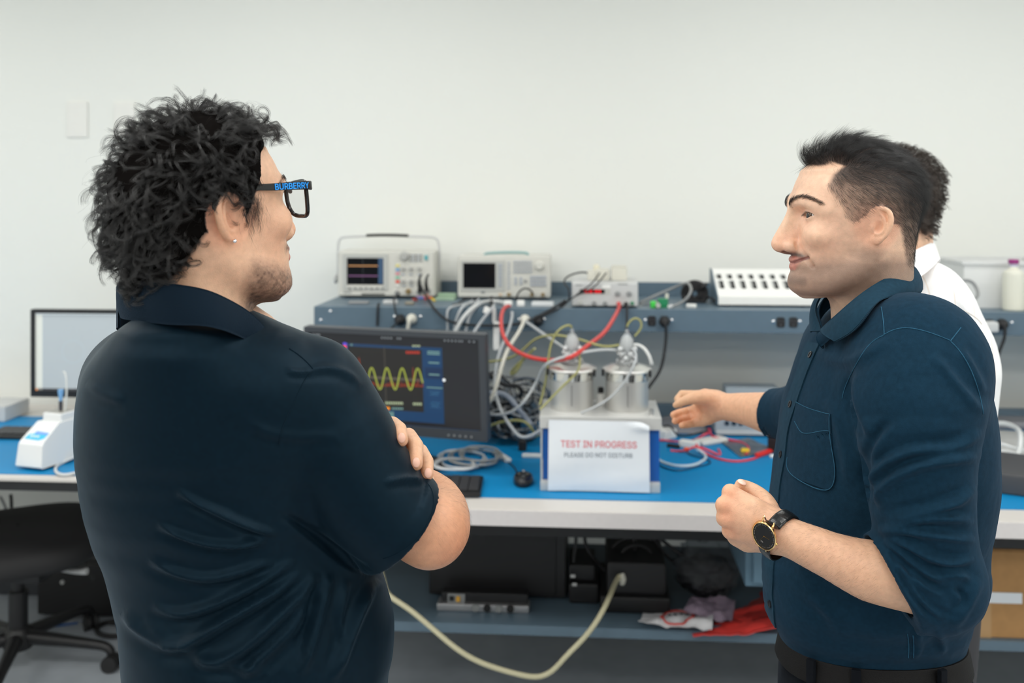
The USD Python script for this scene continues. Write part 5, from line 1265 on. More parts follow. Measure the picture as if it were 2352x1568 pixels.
# ------------------------------------------------------------------ heads
def ear_sdf(P, c, side, s=1.0, flare=22, tilt=8):
    q = (P - np.asarray(c)) * (1, side, 1) / s
    f = math.radians(flare)          # the back edge stands off the head
    q = np.stack([q[:, 0] * math.cos(f) + -q[:, 1] * math.sin(f) * -1 * -1, q[:, 0] * math.sin(f) + q[:, 1] * math.cos(f), q[:, 2]], 1)
    f = math.radians(tilt)
    q = np.stack([q[:, 0] * math.cos(f) + q[:, 2] * math.sin(f), q[:, 1], -q[:, 0] * math.sin(f) + q[:, 2] * math.cos(f)], 1)
    d = ell(q, (-.003, -.001, .001), (.0165, .0042, .027))
    hel = chain(q, [(.009, .003, -.001), (.0125, .003, .012), (.009, .0035, .024), (-.001, .004, .0305), (-.012, .0045, .027), (-.0185, .0045, .015), (-.0185, .004, 0), (-.0145, .003, -.014), (-.007, .001, -.024)], [.0030, .0040, .0044, .0046, .0046, .0046, .0044, .0040, .0038], n=26)
    d = smin(d, hel, .003)
    d = smin(d, ell(q, (-.0005, .0005, -.0255), (.0085, .0042, .0095)), .005)
    d = smax(d, -ell(q, (.001, .0060, -.003), (.0088, .0085, .0120)), .002)
    d = smax(d, -ell(q, (-.003, .0058, .017), (.0085, .0050, .0065)), .002)
    d = smin(d, chain(q, [(.002, .003, .021), (-.0075, .0035, .012), (-.0105, .0035, 0), (-.007, .003, -.012), (.003, .003, -.0165)], [.002, .003, .003, .003, .003], n=14), .003)
    d = smin(d, ell(q, (.0105, .002, -.006), (.0045, .0045, .007)), .004)
    return d * s
def head_sdf(o):
    "o: the measures of one head; x forward, y left, z up from the ear line"
    def face(P, Q, d):
        d = smax(d, -ell(Q, o['socket'][0], o['socket'][1]), .009)
        # nose
        nz = chain(P, o['nose'][0], o['nose'][1], n=14)
        nz = smin(nz, chain(P, np.asarray(o['nose'][0]) - (.0125, 0, 0), np.asarray(o['nose'][1]) * 1.25, n=12), .006)
        nz = smin(nz, ell(Q, o['wing'][0], o['wing'][1]), .005)
        nz = smin(nz, sph(P, *o['colum']), .005)
        d = smin(d, nz, .007)
        d = smax(d, -ell(Q, o['nostril'][0], o['nostril'][1]), .002)
        # folds and lips
        d = smax(d, -chain(Q, o['crease'][0], o['crease'][1], n=8), .005)
        lips = np.minimum(chain(Q, o['ulip'][0], o['ulip'][1], n=10), chain(Q, o['llip'][0], o['llip'][1], n=10))
        d = smin(d, lips, .0035)
        d = smax(d, -chain(Q, o['mline'], .0015, n=10), .0012)
        # lids
        c, r = o['eye']
        e = Q - np.asarray(c)
        lid = ell(e, (0, .0015, 0), (r + .0018, r + .0046, r + .0014))
        yy = np.clip((e[:, 1] - .0015) / .0158, -1, 1); cant = .0012 * yy
        up, dn = o['lid'][0] * (1 - yy ** 2) ** .8 - .0004 + cant, -o['lid'][1] * (1 - yy ** 2) - .0004 + cant
        gap = np.maximum(np.maximum(e[:, 2] - up, dn - e[:, 2]), np.maximum(np.abs(e[:, 1] - .0015) - .0152, -.002 - e[:, 0]))
        d = smin(d, np.maximum(lid, -e[:, 0] - .004), .003)
        d = np.maximum(d, -np.maximum(gap, sph(Q, c, r + .014)))
        return d
    def f(P):
        P = np.array(P); Q = np.abs(P * (0, 1, 0)) + P * (1, 0, 1)      # mirrored: y >= 0
        d = ell(P, o['cran'][0], o['cran'][1])
        lev = [(z, (xf + xb) / 2, 0, (xf - xb) / 2, w) for z, xf, xb, w in o['face']]
        d = smin(d, loft(P, lev, n=2.35, egg=.13), .022)
        d = smin(d, chain(Q, o['jaw'][0], o['jaw'][1], n=10), .02)
        d = smin(d, sph(P, *o['chin']), .012)
        d = smin(d, chain(Q, o['brow'][0], o['brow'][1], n=10), .014)
        d = smin(d, ell(Q, *o['cheek']), .02)
        d = smin(d, chain(P, o['neck'][0], o['neck'][1], n=12), .022)
        m = (P[:, 0] > .055) & (P[:, 2] > -.09) & (P[:, 2] < .05)
        if m.any(): d[m] = face(P[m], Q[m], d[m])
        e1 = A3(*o['ear'][0]); e2 = e1 * (1, -1, 1)
        d = smin(d, inside(P, e1 - .02, e1 + .02, lambda p: ear_sdf(p, e1, 1, *o['ear'][1:]), .03), .004) if o.get('ears', 3) & 1 else d
        d = smin(d, inside(P, e2 - .02, e2 + .02, lambda p: ear_sdf(p, e2, -1, *o['ear'][1:]), .03), .004) if o.get('ears', 3) & 2 else d
        return d
    return f
HEAD = dict(
    cran=((.008, 0, .028), (.087, .0755, .076)),
    face=[(.06, .080, -.01, .0500), (.045, .088, -.02, .0620), (.03, .0940, -.03, .0680), (.016, .0965, -.03, .0690), (0, .0930, -.03, .0680), (-.02, .0930, -.03, .0660), (-.04, .0955, -.026, .0620), (-.05, .0985, -.02, .0590), (-.064, .0990, -.01, .0550), (-.077, .0965, .006, .0495), (-.090, .0975, .022, .0430), (-.102, .0930, .04, .0340), (-.108, .083, .05, .023)],
    jaw=([(.005, .053, -.042), (.014, .052, -.062), (.05, .040, -.083), (.083, .013, -.0925)], [.014, .015, .0145, .016]),
    chin=((.0865, 0, -.0905), .0172),
    brow=([(.0965, .010, .0175), (.0945, .024, .0215), (.084, .041, .0200), (.066, .0545, .0105)], [.0070, .0075, .008, .0075]),
    cheek=((.0740, .043, -.024), (.018, .020, .015)),
    neck=([(-.012, 0, -.03), (-.010, 0, -.1), (-.012, 0, -.16), (-.012, 0, -.22)], [.056, .056, .056, .058]),
    socket=((.1035, .0375, .003), (.0200, .0235, .0125)),
    nose=([(.0985, 0, .008), (.105, 0, -.007), (.1125, 0, -.023), (.1175, 0, -.0370)], [.0088, .0088, .0100, .0122]),
    wing=((.1035, .0140, -.0400), (.0112, .0082, .0090)),
    colum=((.1085, 0, -.0440), .0055),
    nostril=((.1095, .0070, -.0490), (.0068, .0036, .0042)),
    crease=([(.0985, .0195, -.036), (.0950, .0265, -.045), (.0885, .0350, -.056), (.0800, .0395, -.066)], [.0022, .0036, .0036, .0020]),
    ulip=([(.1000, 0, -.0600), (.0980, .012, -.0592), (.0910, .0235, -.0575), (.0820, .0315, -.0548)], [.0046, .0044, .0032, .0014]),
    llip=([(.0985, 0, -.0690), (.0965, .011, -.0682), (.0900, .0220, -.0622), (.0820, .0310, -.0562)], [.0058, .0054, .0040, .0014]),
    mline=[(.1060, 0, -.0645), (.1035, .011, -.0634), (.0965, .0225, -.0597), (.0840, .0345, -.0540)],
    eye=((.0765, .0325, .004), .0122), lid=(.0048, .0036),
    ear=((.0005, .0735, -.008), .76, 24, 8))
def tint_head(V, base, o, lip, stub=None, stub_c=(.2, .16, .14), blush=(1.08, .88, .86), scalp=None):
    "pigment per vertex: lips, beard shadow, brighter or redder skin"
    C = np.tile(np.asarray(base, float), (len(V), 1))
    Q = np.abs(V * (0, 1, 0)) + V * (1, 0, 1)
    def mixin(w, c): C[:] = C * (1 - w[:, None]) + np.asarray(c) * w[:, None]
    g = lambda d, s: np.exp(-np.maximum(d, 0) ** 2 / s ** 2)
    mixin(.22 * g(ell(Q, (.08, .045, -.026), (.02, .02, .016)), .02), np.asarray(base) * blush)
    mixin(.55 * g(sph(V, (.118, 0, -.038), .01), .012), np.asarray(base) * blush)
    e = np.minimum(sph(V, A3(*o['ear'][0]), .026), sph(V, A3(*o['ear'][0]) * (1, -1, 1), .026))
    mixin(.6 * g(e, .01), np.asarray(base) * (1.02, .80, .74))
    if stub is not None: mixin(np.clip(stub(V, Q), 0, 1), np.asarray(stub_c))
    lp = np.minimum(chain(Q, o['ulip'][0], np.array(o['ulip'][1])), chain(Q, o['llip'][0], np.array(o['llip'][1])))
    mixin(np.clip(1 - (lp - .0004) / .0016, 0, 1) * .85, lip)
    mixin(np.clip(1 - (chain(Q, o['mline'], .0012) - .0006) / .0016, 0, 1) * .75, (.13, .045, .04))
    e = Q - A3(*o['eye'][0]); yy = np.clip((e[:, 1] - .0015) / .0158, -1, 1)
    upl = o['lid'][0] * (1 - yy ** 2) ** .8 - .0004 + .0012 * yy
    mixin(np.clip(1 - np.abs(e[:, 2] - upl - .0006) / .0016, 0, 1) * (np.abs(yy) < 1) * (e[:, 0] > -.003) * (np.linalg.norm(e, axis=1) < .021) * .9, (.03, .018, .014))
    mixin(np.clip(1 - np.abs(ell(Q, o['nostril'][0], o['nostril'][1])) / .002, 0, 1) * .7, (.12, .05, .04))
    if scalp is not None: mixin(np.clip(scalp(V), 0, 1), (.035, .028, .026))
    return C
def eyes(parent, M, o, look=0.0, iris=(.07, .035, .018), which=(1, -1)):
    c, r = o['eye']
    m = trimesh.creation.icosphere(4, r)
    for s in which:
        v = m.vertices; x = v @ A3(math.cos(look), math.sin(look), -.03) / r
        col = np.tile(A3(.62, .57, .55), (len(v), 1))
        rad = np.arccos(np.clip(x, -1, 1))
        col[rad < .62] = iris; col[(rad < .62) & (rad > .54)] = np.array(iris) * .4; col[rad < .26] = (.004, .004, .004)
        v2 = v.copy() * (1, 1.22, 1); v2 *= (1 + .04 * np.exp(-(rad / .4) ** 2))[:, None]
        obj('eye', trimesh.Trimesh(tf(M, v2 + A3(c[0], s * (c[1] + .0015), c[2])), m.faces, process=False), eye_mat(), parent, smooth=True, colors=col)
def eye_mat():
    if 'eye_wet' not in _mats:
        _mats['eye_wet'] = usdkit.material(stage, '/World/Looks/eye_wet', {'a': ('attribute', {'attribute': 'tint'}), 'p': ('principled_bsdf', {'roughness': .08, 'coat_weight': .5})}, [('a.color', 'p.base_color')], surface='p.BSDF')
    return _mats['eye_wet']
def sample(V, F_, n, weight, rng):
    "random points with normals on the triangles where weight (per vertex) says so"
    tri = V[F_]; ar = np.linalg.norm(np.cross(tri[:, 1] - tri[:, 0], tri[:, 2] - tri[:, 0]), axis=1) * np.clip(weight[F_].mean(1), 0, None)
    i = rng.choice(len(F_), n, p=ar / ar.sum())
    r = rng.random((n, 2)); s = np.sqrt(r[:, :1]); w = np.concatenate([1 - s, s * (1 - r[:, 1:]), s * r[:, 1:]], 1)
    N = vnormals(V, F_)
    nn = (N[F_[i]] * w[..., None]).sum(1)
    return (V[F_[i]] * w[..., None]).sum(1), nn / np.linalg.norm(nn, axis=1, keepdims=True)

# ------------------------------------------------------------------ clothes laid on the body
def camspace(P):
    P = np.asarray(P, float)
    return np.stack([P[:, 0] * CY_ + P[:, 1] * SY_, -P[:, 0] * SY_ + P[:, 1] * CY_, P[:, 2]], 1)
def sections(rows):
    "rows (row py, left px, right px, centre depth, half depth) -> levels of a loft whose outline shows between those columns"
    out = []
    for py, xl, xr, d0, b in rows:
        m1, m2 = (xl - CX) / F, (xr - CX) / F
        a = (m2 - m1) * d0 / 2
        for _ in range(30):
            e = math.sqrt(a * a + (m1 * b) ** 2) + math.sqrt(a * a + (m2 * b) ** 2)
            a += .5 * ((m2 - m1) * d0 - e)
        c = m1 * d0 + math.sqrt(a * a + (m1 * b) ** 2)
        out.append((EYE - (py - HZ) * d0 / F, c, d0, a, b))
    return out
class Cloth:
    "a finished garment surface onto which patches, seams and buttons are laid"
    def __init__(self, V, F_):
        self.V, self.F, self.N = V, F_, vnormals(V, F_)
        px, py, d = project(V)
        e = A3(0, 0, EYE) - V; m = (self.N * e).sum(1) > 0
        self.idx = np.where(m)[0]; self.uv = np.stack([px, py], 1)[m]; self.d = d[m]
        self.tree = cKDTree(self.uv)
    def hit(self, px, py):
        "the nearest surface point seen at each pixel, and its normal"
        q = np.stack([np.ravel(px), np.ravel(py)], 1).astype(float)
        dd, ii = self.tree.query(q, k=10)
        P, N = np.zeros((len(q), 3)), np.zeros((len(q), 3))
        dm = np.where(dd < dd[:, :1] + 7, self.d[ii], 9)
        front = dm.min(1)
        w = np.exp(-(dd / 4.) ** 2) * (dm < front[:, None] + .02) + 1e-9 * (dm < front[:, None] + .02)
        w /= w.sum(1, keepdims=True)
        vi = self.idx[ii]
        N = unit3((self.N[vi] * w[..., None]).sum(1)); C = (self.V[vi] * w[..., None]).sum(1)
        eye = A3(0, 0, EYE); r = at(q[:, 0], q[:, 1], 1.0) - eye
        den = (r * N).sum(1); den = np.where(np.abs(den) < .12 * np.linalg.norm(r, axis=1), np.nan, den)
        t = ((C - eye) * N).sum(1) / den
        P = eye + r * t[:, None]
        bad = ~np.isfinite(t) | (np.linalg.norm(P - C, axis=1) > .012)
        P[bad] = C[bad]
        return P.reshape(np.shape(px) + (3,)), N.reshape(np.shape(px) + (3,))
    def patch(self, left, right, off, n=40, m=9, th=.0012):
        "a strip of cloth between two traced edges"
        a, b = spline(left, n), spline(right, n)
        t = np.linspace(0, 1, m)[None, :, None]
        g = a[:, None] * (1 - t) + b[:, None] * t
        P, N = self.hit(g[..., 0], g[..., 1])
        return sheet(P + N * (off), th * 2)
    def seam(self, pts, r=.0007, n=60, off=.0003):
        g = spline(pts, n); P, N = self.hit(g[:, 0], g[:, 1])
        return tube(P + N * off, r, n, 5)
def unit3(v): return v / (np.linalg.norm(v, axis=-1, keepdims=True) + 1e-12)
def disc(P, N, r, h, n=20, rim=.25):
    m = lathe([(0, 0), (r, 0), (r, h), (r * (1 - rim), h), (r * (1 - rim * 1.2), h * .6), (0, h * .6)], n=n)
    M = frame(P, unit3(np.cross(N, (0.1, .2, 1))), N); m.apply_transform(M); return m
# ------------------------------------------------------------------ the man in the navy shirt
SKIN_R = A3(*srgb(226, 184, 156))
RD = 1.41
rfwd = camdir(-math.cos(math.radians(4)), math.sin(math.radians(4)), .0)
MR = frame(at(1985, 500, RD), rfwd)
rp = thing('person', 'person in a navy button shirt and dark trousers, reaching one hand toward the bench', 'person')
oR = dict(HEAD)
hf = head_sdf(oR)
V, F_ = nets(hf, (-.115, -.105, -.20), (.14, .105, .125), .0014)
V = relax(V, F_, 1, .35)
def stubR(V, Q):
    z, x = V[:, 2], V[:, 0]
    jaw = np.clip((-.042 - z - .12 * np.clip(x - .03, 0, 1)) / .02, 0, 1) * np.clip((z + .128) / .02, 0, 1)
    side = np.clip((-.028 - z) / .02, 0, 1) * np.clip((x + .02) / .02, 0, 1) * np.clip((.06 - x) / .04, 0, 1)
    must = np.exp(-((z + .0535) / .0055) ** 2) * np.clip((x - .082) / .012, 0, 1)
    chin = np.exp(-((z + .088) / .018) ** 2) * np.clip((x - .07) / .02, 0, 1)
    return .9 * np.maximum.reduce([jaw * .8, side * .7, must * 1.35, chin])
def hairR(P):
    "1 inside the hair, falling to 0 at the hairline (head coordinates)"
    x, y, z = P[:, 0], np.abs(P[:, 1]), P[:, 2]
    lim = np.interp(z, [-.075, -.063, -.03, -.0075, -.0065, .0022, .0148, .03, .045, .06, .072, .08, .1], [-.05, -.042, -.034, -.027, .036, .0475, .050, .060, .0685, .060, .046, .062, .07])
    w = np.clip((lim - x) / .007, 0, 1)
    w = np.where(np.hypot((x - .001) / .0195, (z + .006) / .0235) < 1, 0, w)
    w = np.where((z < .004) & (z > -.0075) & (x < .034 - (z + .0065) * 1.2) & (x > -.02), 0, w)
    front = np.clip((z - .0715) / .004, 0, 1) * np.clip((.046 - y) / .012, 0, 1)
    return np.maximum(w, front) * np.clip((z + .075) / .02, 0, 1)
def fade(P):
    f = np.interp(P[:, 2], [-.06, -.02, .02, .05, .065], [.4, .6, .72, .9, 1])
    return np.clip(f - .28 * np.clip((P[:, 0] - .005) / .04, 0, 1) * np.clip((.06 - P[:, 2]) / .02, 0, 1) + .2 * np.clip((-P[:, 0] - .01) / .03, 0, 1), 0, 1)
CR = tint_head(V, SKIN_R, oR, A3(*srgb(190, 122, 108)), stubR, A3(*srgb(112, 92, 82)), scalp=lambda v: .93 * hairR(v) * fade(v))
headV, headF = V.copy(), F_
VW = tf(MR, V)
eyes(rp, MR, oR, .38, which=(1, -1))
# hair: short faded sides, longer top swept up and back
def strands(roots, nrm, flow, length, n, rng, lift, curl=0.0, freq=1.0, w0=.00011):
    "hair as lists of points: each leaves the skin along its normal and bends into the flow"
    out, wid = [], []
    s = np.linspace(0, 1, n)
    L = length * rng.uniform(.75, 1.15, len(roots))
    j = rng.normal(0, 1, (len(roots), 3)); ph = rng.uniform(0, 6.28, len(roots))
    side = np.cross(nrm, flow); side /= np.linalg.norm(side, axis=1, keepdims=True) + 1e-9
    for i in range(len(roots)):
        a = lift[i] if np.ndim(lift) else lift
        d = flow[i] + j[i] * .13
        p = roots[i] - nrm[i] * .0006 + L[i] * (s[:, None] * d * (1 - .0 * a) + (a * np.sin(np.minimum(s * 1.9, 1.57)) * .9)[:, None] * nrm[i] * .6)
        if curl: p = p + curl * s[:, None] * (np.sin(freq * 6.28 * s + ph[i])[:, None] * side[i] + np.cos(freq * 6.28 * s + ph[i])[:, None] * nrm[i] * .7)
        out.append(p); wid.append(w0 * (1 - .75 * s ** 2))
    return out, wid
def unit(v): return v / (np.linalg.norm(v, axis=-1, keepdims=True) + 1e-12)
rng = np.random.default_rng(31)
hw = hairR(headV)
blackhair = hair_mat('black_hair', (.010, .009, .009), .34)
top = lambda P: np.clip((P[:, 2] - .060 + .22 * np.maximum(0, -P[:, 0] - .0)) / .014, 0, 1) * np.clip((P[:, 0] + .085) / .03, 0, 1)
st, wd = [], []
Rts, N = sample(headV, headF, 16000, hw * (1 - .85 * top(headV)) * (.35 + .65 * fade(headV)), rng)
fl = np.stack([-.8 + .5 * np.clip((Rts[:, 0] - .03) / .03, 0, 1), 0 * Rts[:, 1], -.62 - 3.5 * np.maximum(0, -Rts[:, 0] - .02)], 1)
fl = unit(fl - N * (fl * N).sum(1, keepdims=True))
Ls = np.interp(Rts[:, 2] + .25 * np.maximum(0, -Rts[:, 0] - .01), [-.06, -.02, .015, .045, .07], [.004, .006, .0085, .014, .020]) * (1 + .4 * np.clip((-Rts[:, 0] - .01) / .03, 0, 1))
a, b = strands(Rts, N, fl, Ls, 5, rng, .36, w0=.00013); st += a; wd += b
# top: locks that follow a few hundred guides
Rts, N = sample(headV, headF, 13000, hw * top(headV), rng)
G = rng.choice(len(Rts), 420, replace=False); gi = cKDTree(Rts[G]).query(Rts)[1]
gj = rng.normal(0, 1, (420, 3)); gl = rng.uniform(.85, 1.18, 420)
k = np.clip((Rts[:, 0] + .03) / .09, 0, 1)       # 0 crown .. 1 front
fr = np.clip((Rts[:, 0] - .048) / .02, 0, 1)[:, None]
back = unit(np.stack([-.95 + 0 * k, .25 * np.ones(len(k)), .0 * k], 1)); back = unit(back - N * (back * N).sum(1, keepdims=True))
Lt = (.030 + .003 * k) * gl[gi] * rng.uniform(.85, 1.1, len(Rts))
s8 = np.linspace(0, 1, 9)
for i in range(len(Rts)):
    s = s8[:, None]; q = k[i]; jit = gj[gi[i]] * .16 + rng.normal(0, .06, 3)
    lift = (.52 + .06 * q) * N[i] + (.26 * q) * A3(0, 0, 1)
    p = Rts[i] - N[i] * .0006 + Lt[i] * (np.sin(s * 1.75) * .62 * lift + s ** 1.5 * (back[i] * (.80 - .22 * q) + jit) - s ** 2 * N[i] * (.20 - .15 * q))
    if fr[i, 0] > 0: p = p + fr[i, 0] * Lt[i] * (s * A3(.75, 0, -.12) + s ** 2 * A3(-.42, 0, .02))
    st.append(p); wd.append(.00014 * (1 - .7 * s8 ** 2))
# brow and lashes
def brow_hair(o, M, n, rng, side, path, up=.0):
    q = spline(path, 40); out, w = [], []
    kt = cKDTree(headV); hn = vnormals(headV, headF)
    for i in range(n):
        t = rng.random(); p = q[int(t * 39)] + rng.normal(0, 1, 3) * (.0008, .0004, .0021 * (1 - .6 * t)); p = p * (1, side, 1)
        d = A3(-.55 - .4 * t, side * (.5 + .3 * t), .55 - .9 * t); d /= np.linalg.norm(d)
        ii = kt.query(p)[1]; p = headV[ii]; nn = hn[ii]; d = unit(d - nn * (d @ nn))
        L = .0085 * rng.uniform(.6, 1.1)
        s = np.linspace(0, 1, 4)[:, None]
        out.append(p + nn * (-.0003 + .0022 * np.sin(s * 2.2)) + d * L * s); w.append(np.full(4, .00022) * (1 - .7 * s[:, 0]))
    return out, w
for sd in (1, -1):
    a, b = brow_hair(oR, MR, 820, rng, sd, [(.1035, .009, .0180), (.1015, .020, .0235), (.0940, .034, .0275), (.0820, .0470, .0245), (.0720, .0560, .0190)])
    st += a; wd += b
curves('hair', [tf(MR, s) for s in st], wd, blackhair, rp, 'short black hair, faded at the sides and swept up on top')
# arms and hands -------------------------------------------------
p3 = lambda L: at(*np.array(L, float).T)
def arm_left_(P):
    d = chain(P, p3([(2150, 1348, 1.25), (2045, 1321, 1.245), (1982, 1305, 1.25), (1873, 1260, 1.265), (1812, 1233, 1.278), (1776, 1217, 1.288)]), [.040, .0390, .0370, .0290, .0250, .0238], n=24)
    W = lambda dy, dd=0: (1772, 1214 + dy, 1.288 + dd)
    K = [(1679, 1131, 1.302), (1664, 1160, 1.292), (1666, 1190, 1.292), (1679, 1219, 1.300)]
    h = None
    for i, k in enumerate(K):
        c = chain(P, p3([W(-18 + 13 * i, .002), ((1772 + k[0]) / 2 + 4, (1203 + 9 * i + k[1]) / 2, 1.285 + .004 * abs(i - 1.5)), k]), [.0165, .0150, .0100])
        h = c if h is None else smin(h, c, .012)
    # palm side mass and the curled fingers behind the knuckles
    h = smin(h, chain(P, p3([(1760, 1220, 1.312), (1715, 1205, 1.325), (1698, 1175, 1.335)]), [.022, .028, .022]), .016)
    h = smin(h, chain(P, p3([(1752, 1236, 1.30), (1718, 1240, 1.31), (1692, 1232, 1.318)]), [.0150, .0150, .0110]), .012)
    for i, k in enumerate(K):
        pip = (k[0] + 3 + 2 * i, k[1] + 4 - i, k[2] + .040); dip = (k[0] + 30, k[1] + 6 - 3 * i, 1.352); tip = (k[0] + 46, k[1] + 4 - 3 * i, 1.338)
        h = smin(h, chain(P, p3([k, pip, dip, tip]), [.0098, .0098, .0088, .0078]), .0035)
    for k in K: h = smin(h, sph(P, p3([k])[0] + camdir(-.002, -.002, .001), .0098), .004)
    th = chain(P, p3([(1762, 1166, 1.31), (1737, 1134, 1.322), (1715, 1120, 1.326), (1701, 1112.5, 1.322)]), [.0150, .0122, .0100, .0074], n=14)
    h = smin(h, th, .006)
    d = smin(d, h, .014)
    return d
def arm_right_(P):
    d = chain(P, p3([(1830, 962, 1.86), (1748, 945, 1.93), (1700, 937, 1.975), (1668, 934, 2.0), (1646, 930, 2.02)]), [.042, .040, .0325, .0275, .0262], n=18)
    h = chain(P, p3([(1642, 918, 2.02), (1620, 906, 2.045), (1602, 908, 2.06)]), [.018, .0125, .0098])
    h = smin(h, chain(P, p3([(1640, 930, 2.03), (1602, 938, 2.052)]), [.018, .0125]), .012)
    h = smin(h, chain(P, p3([(1640, 940, 2.03), (1607, 957, 2.042)]), [.018, .0120]), .012)
    h = smin(h, chain(P, p3([(1640, 948, 2.02), (1626, 960, 2.02), (1613, 968, 2.028)]), [.015, .0140, .0098]), .012)
    h = smin(h, ell(P, at(1618, 922, 2.025), (.022, .02, .017)), .012)
    fing = [([(1602, 907, 2.06), (1567, 905, 2.09), (1557, 916, 2.085), (1562, 928, 2.07)], [.0098, .0088, .0080, .0070]),
            ([(1602, 939, 2.052), (1581, 944, 2.062), (1560, 948.5, 2.05), (1547.5, 952.5, 2.035)], [.0100, .0094, .0086, .0074]),
            ([(1607, 957, 2.042), (1585, 959, 2.052), (1564, 963, 2.042), (1551, 966.5, 2.03)], [.0098, .0092, .0084, .0072]),
            ([(1613, 969, 2.028), (1592, 972, 2.034), (1575, 975, 2.028), (1566, 976.5, 2.02)], [.0086, .0080, .0074, .0064])]
    for pts, r in fing: h = smin(h, chain(P, p3(pts), r), .0028)
    th = chain(P, p3([(1636, 917, 2.0), (1600, 913, 1.995), (1573, 920, 1.998), (1552, 930, 2.008)]), [.0185, .0135, .0098, .0064], n=14)
    h = smin(h, th, .005)
    return smin(d, h, .014)
arm_left = boxed(p3([(2150, 1375, 1.25), (1665, 1120, 1.25), (1680, 1250, 1.36)]), .05, arm_left_, .03)
arm_right = boxed(p3([(1830, 962, 1.86), (1545, 900, 2.1), (1600, 980, 2.0)]), .05, arm_right_, .03)
def limb(f, pts, h, pad=.07):
    q = p3(pts); V, F_ = nets(f, q.min(0) - pad, q.max(0) + pad, h); return relax(V, F_, 1, .4), F_
LV, LF = limb(arm_left, [(2150, 1375, 1.25), (1665, 1120, 1.25), (1680, 1250, 1.36)], .0017)
RV, RF = limb(arm_right, [(1830, 962, 1.86), (1545, 900, 2.1), (1600, 980, 2.0)], .0019)
def tint_hand(V, tips, base):
    C = np.tile(base, (len(V), 1))
    for px, py, d, r in tips:
        w = np.exp(-(np.linalg.norm(V - at(px, py, d), axis=1) / r) ** 2)[:, None]; C = C * (1 - .6 * w) + np.asarray(base) * (1.02, .78, .72) * .6 * w
    return C
LC = tint_hand(LV, [(1675, 1128, 1.29, .012), (1663, 1158, 1.28, .012), (1664, 1190, 1.28, .012), (1676, 1220, 1.29, .012)], SKIN_R * (.88, .80, .74))
RC = tint_hand(RV, [(1548, 952, 2.03, .02), (1552, 966, 2.03, .02), (1565, 977, 2.02, .02), (1590, 958, 2.04, .025)], SKIN_R * (.86, .77, .69))
# hidden trunk and legs under the clothes
def core(P):
    c = camspace(P)
    d = ell(c, ((2045 - CX) * 1.45 / F, 1.455, 1.24), (.10, .10, .22))
    d = smin(d, chain(c, [((2030 - CX) * 1.45 / F, 1.43, 1.35), ((2003 - CX) * 1.42 / F, 1.41, 1.47)], [.06, .045]), .03)
    for dd in (1.395, 1.535): d = smin(d, chain(c, [(.56, dd, .84), (.55, dd, .5), (.57, dd, .09)], [.06, .05, .04]), .03)
    return d
q = A3(*at(2045, 800, 1.45)); CV, CF = nets(core, q + (-.35, -.3, -1.45), q + (.3, .35, .25), .012)
def join(parts):
    Vs, Fs, Cs, n = [], [], [], 0
    for v, f, c in parts: Vs.append(v); Fs.append(f + n); Cs.append(c); n += len(v)
    return np.vstack(Vs), np.vstack(Fs), np.vstack(Cs)
BV, BF, BC = join([(VW, headF, CR), (LV, LF, LC), (RV, RF, RC), (CV, CF, np.tile(SKIN_R, (len(CV), 1)))])
obj('body', (BV, BF), skin_mat('skin'), rp, smooth=True, colors=BC)
obj('thumb_nail', mv(ell_nail := trimesh.creation.icosphere(3, 1.0), 0) if False else trimesh.Trimesh(trimesh.creation.icosphere(3, 1.0).vertices @ np.diag([.0062, .0052, .0022]) @ frame((0, 0, 0), camdir(1, .1, -.35), camdir(.1, -.35, .95))[:3, :3].T + at(1704, 1107.5, 1.316), trimesh.creation.icosphere(3, 1.0).faces, process=False), mat('nail', srgb(236, 196, 178), .25), rp, smooth=True)

# fine hair on the forearm and the back of the hand
wgt = np.clip((project(LV)[0] - 1690) / 60, 0, 1) * np.clip((2040 - project(LV)[0]) / 40, 0, 1)
Rts, N = sample(LV, LF, 2600, wgt, rng)
axa = unit(at(1776, 1217, 1.288) - at(1982, 1305, 1.25))
fl = unit(axa * .7 + A3(0, 0, -.75)); fl = unit(fl - N * (N @ fl)[:, None])
a, b = strands(Rts, N, fl, np.full(len(Rts), .0085), 5, rng, .25, curl=.0006, w0=.00007)
curves('arm_hair', a, b, hair_mat('arm_hair_brown', (.05, .03, .02), .4), rp, 'fine dark arm hair')

# shirt ----------------------------------------------------------
navy = cloth_mat('navy_cotton', srgb(19, 44, 60), 1500., .85, .05, (30, .003))
navy2 = cloth_mat('navy_cotton_edge', srgb(26, 52, 67), 1500., .85, .05, (60, .002))
rowsR = [(684, 1985, 2106, 1.425, .066), (700, 1965, 2112, 1.432, .074), (712, 1950, 2120, 1.44, .085), (730, 1908, 2160, 1.445, .13), (758, 1876, 2203, 1.45, .17), (800, 1850, 2247, 1.455, .19), (877, 1822, 2273, 1.455, .195), (947, 1800, 2286, 1.455, .195), (1011, 1791, 2290, 1.455, .19), (1100, 1778, 2290, 1.455, .18), (1173, 1770, 2279, 1.455, .17), (1220, 1766, 2270, 1.46, .162), (1267, 1764, 2269, 1.46, .155), (1304, 1753, 2272, 1.46, .15), (1351, 1755, 2259, 1.46, .145), (1394, 1756, 2233, 1.465, .128), (1422, 1766, 2228, 1.465, .118), (1456, 1786, 2220, 1.465, .102), (1500, 1802, 2210, 1.465, .095)]
levR = sections(rowsR)
cutn = camdir(-.89, 0, -.456); cutp = at(2044, 1330, 1.245)
cutn2 = unit3(at(1700, 937, 1.975) - at(1790, 952, 1.9)); cutp2 = at(1772, 949, 1.908)
sleeveL = p3([(2112, 822, 1.30), (2108, 960, 1.262), (2112, 1100, 1.247), (2122, 1200, 1.244), (2142, 1300, 1.245), (2150, 1338, 1.246)])
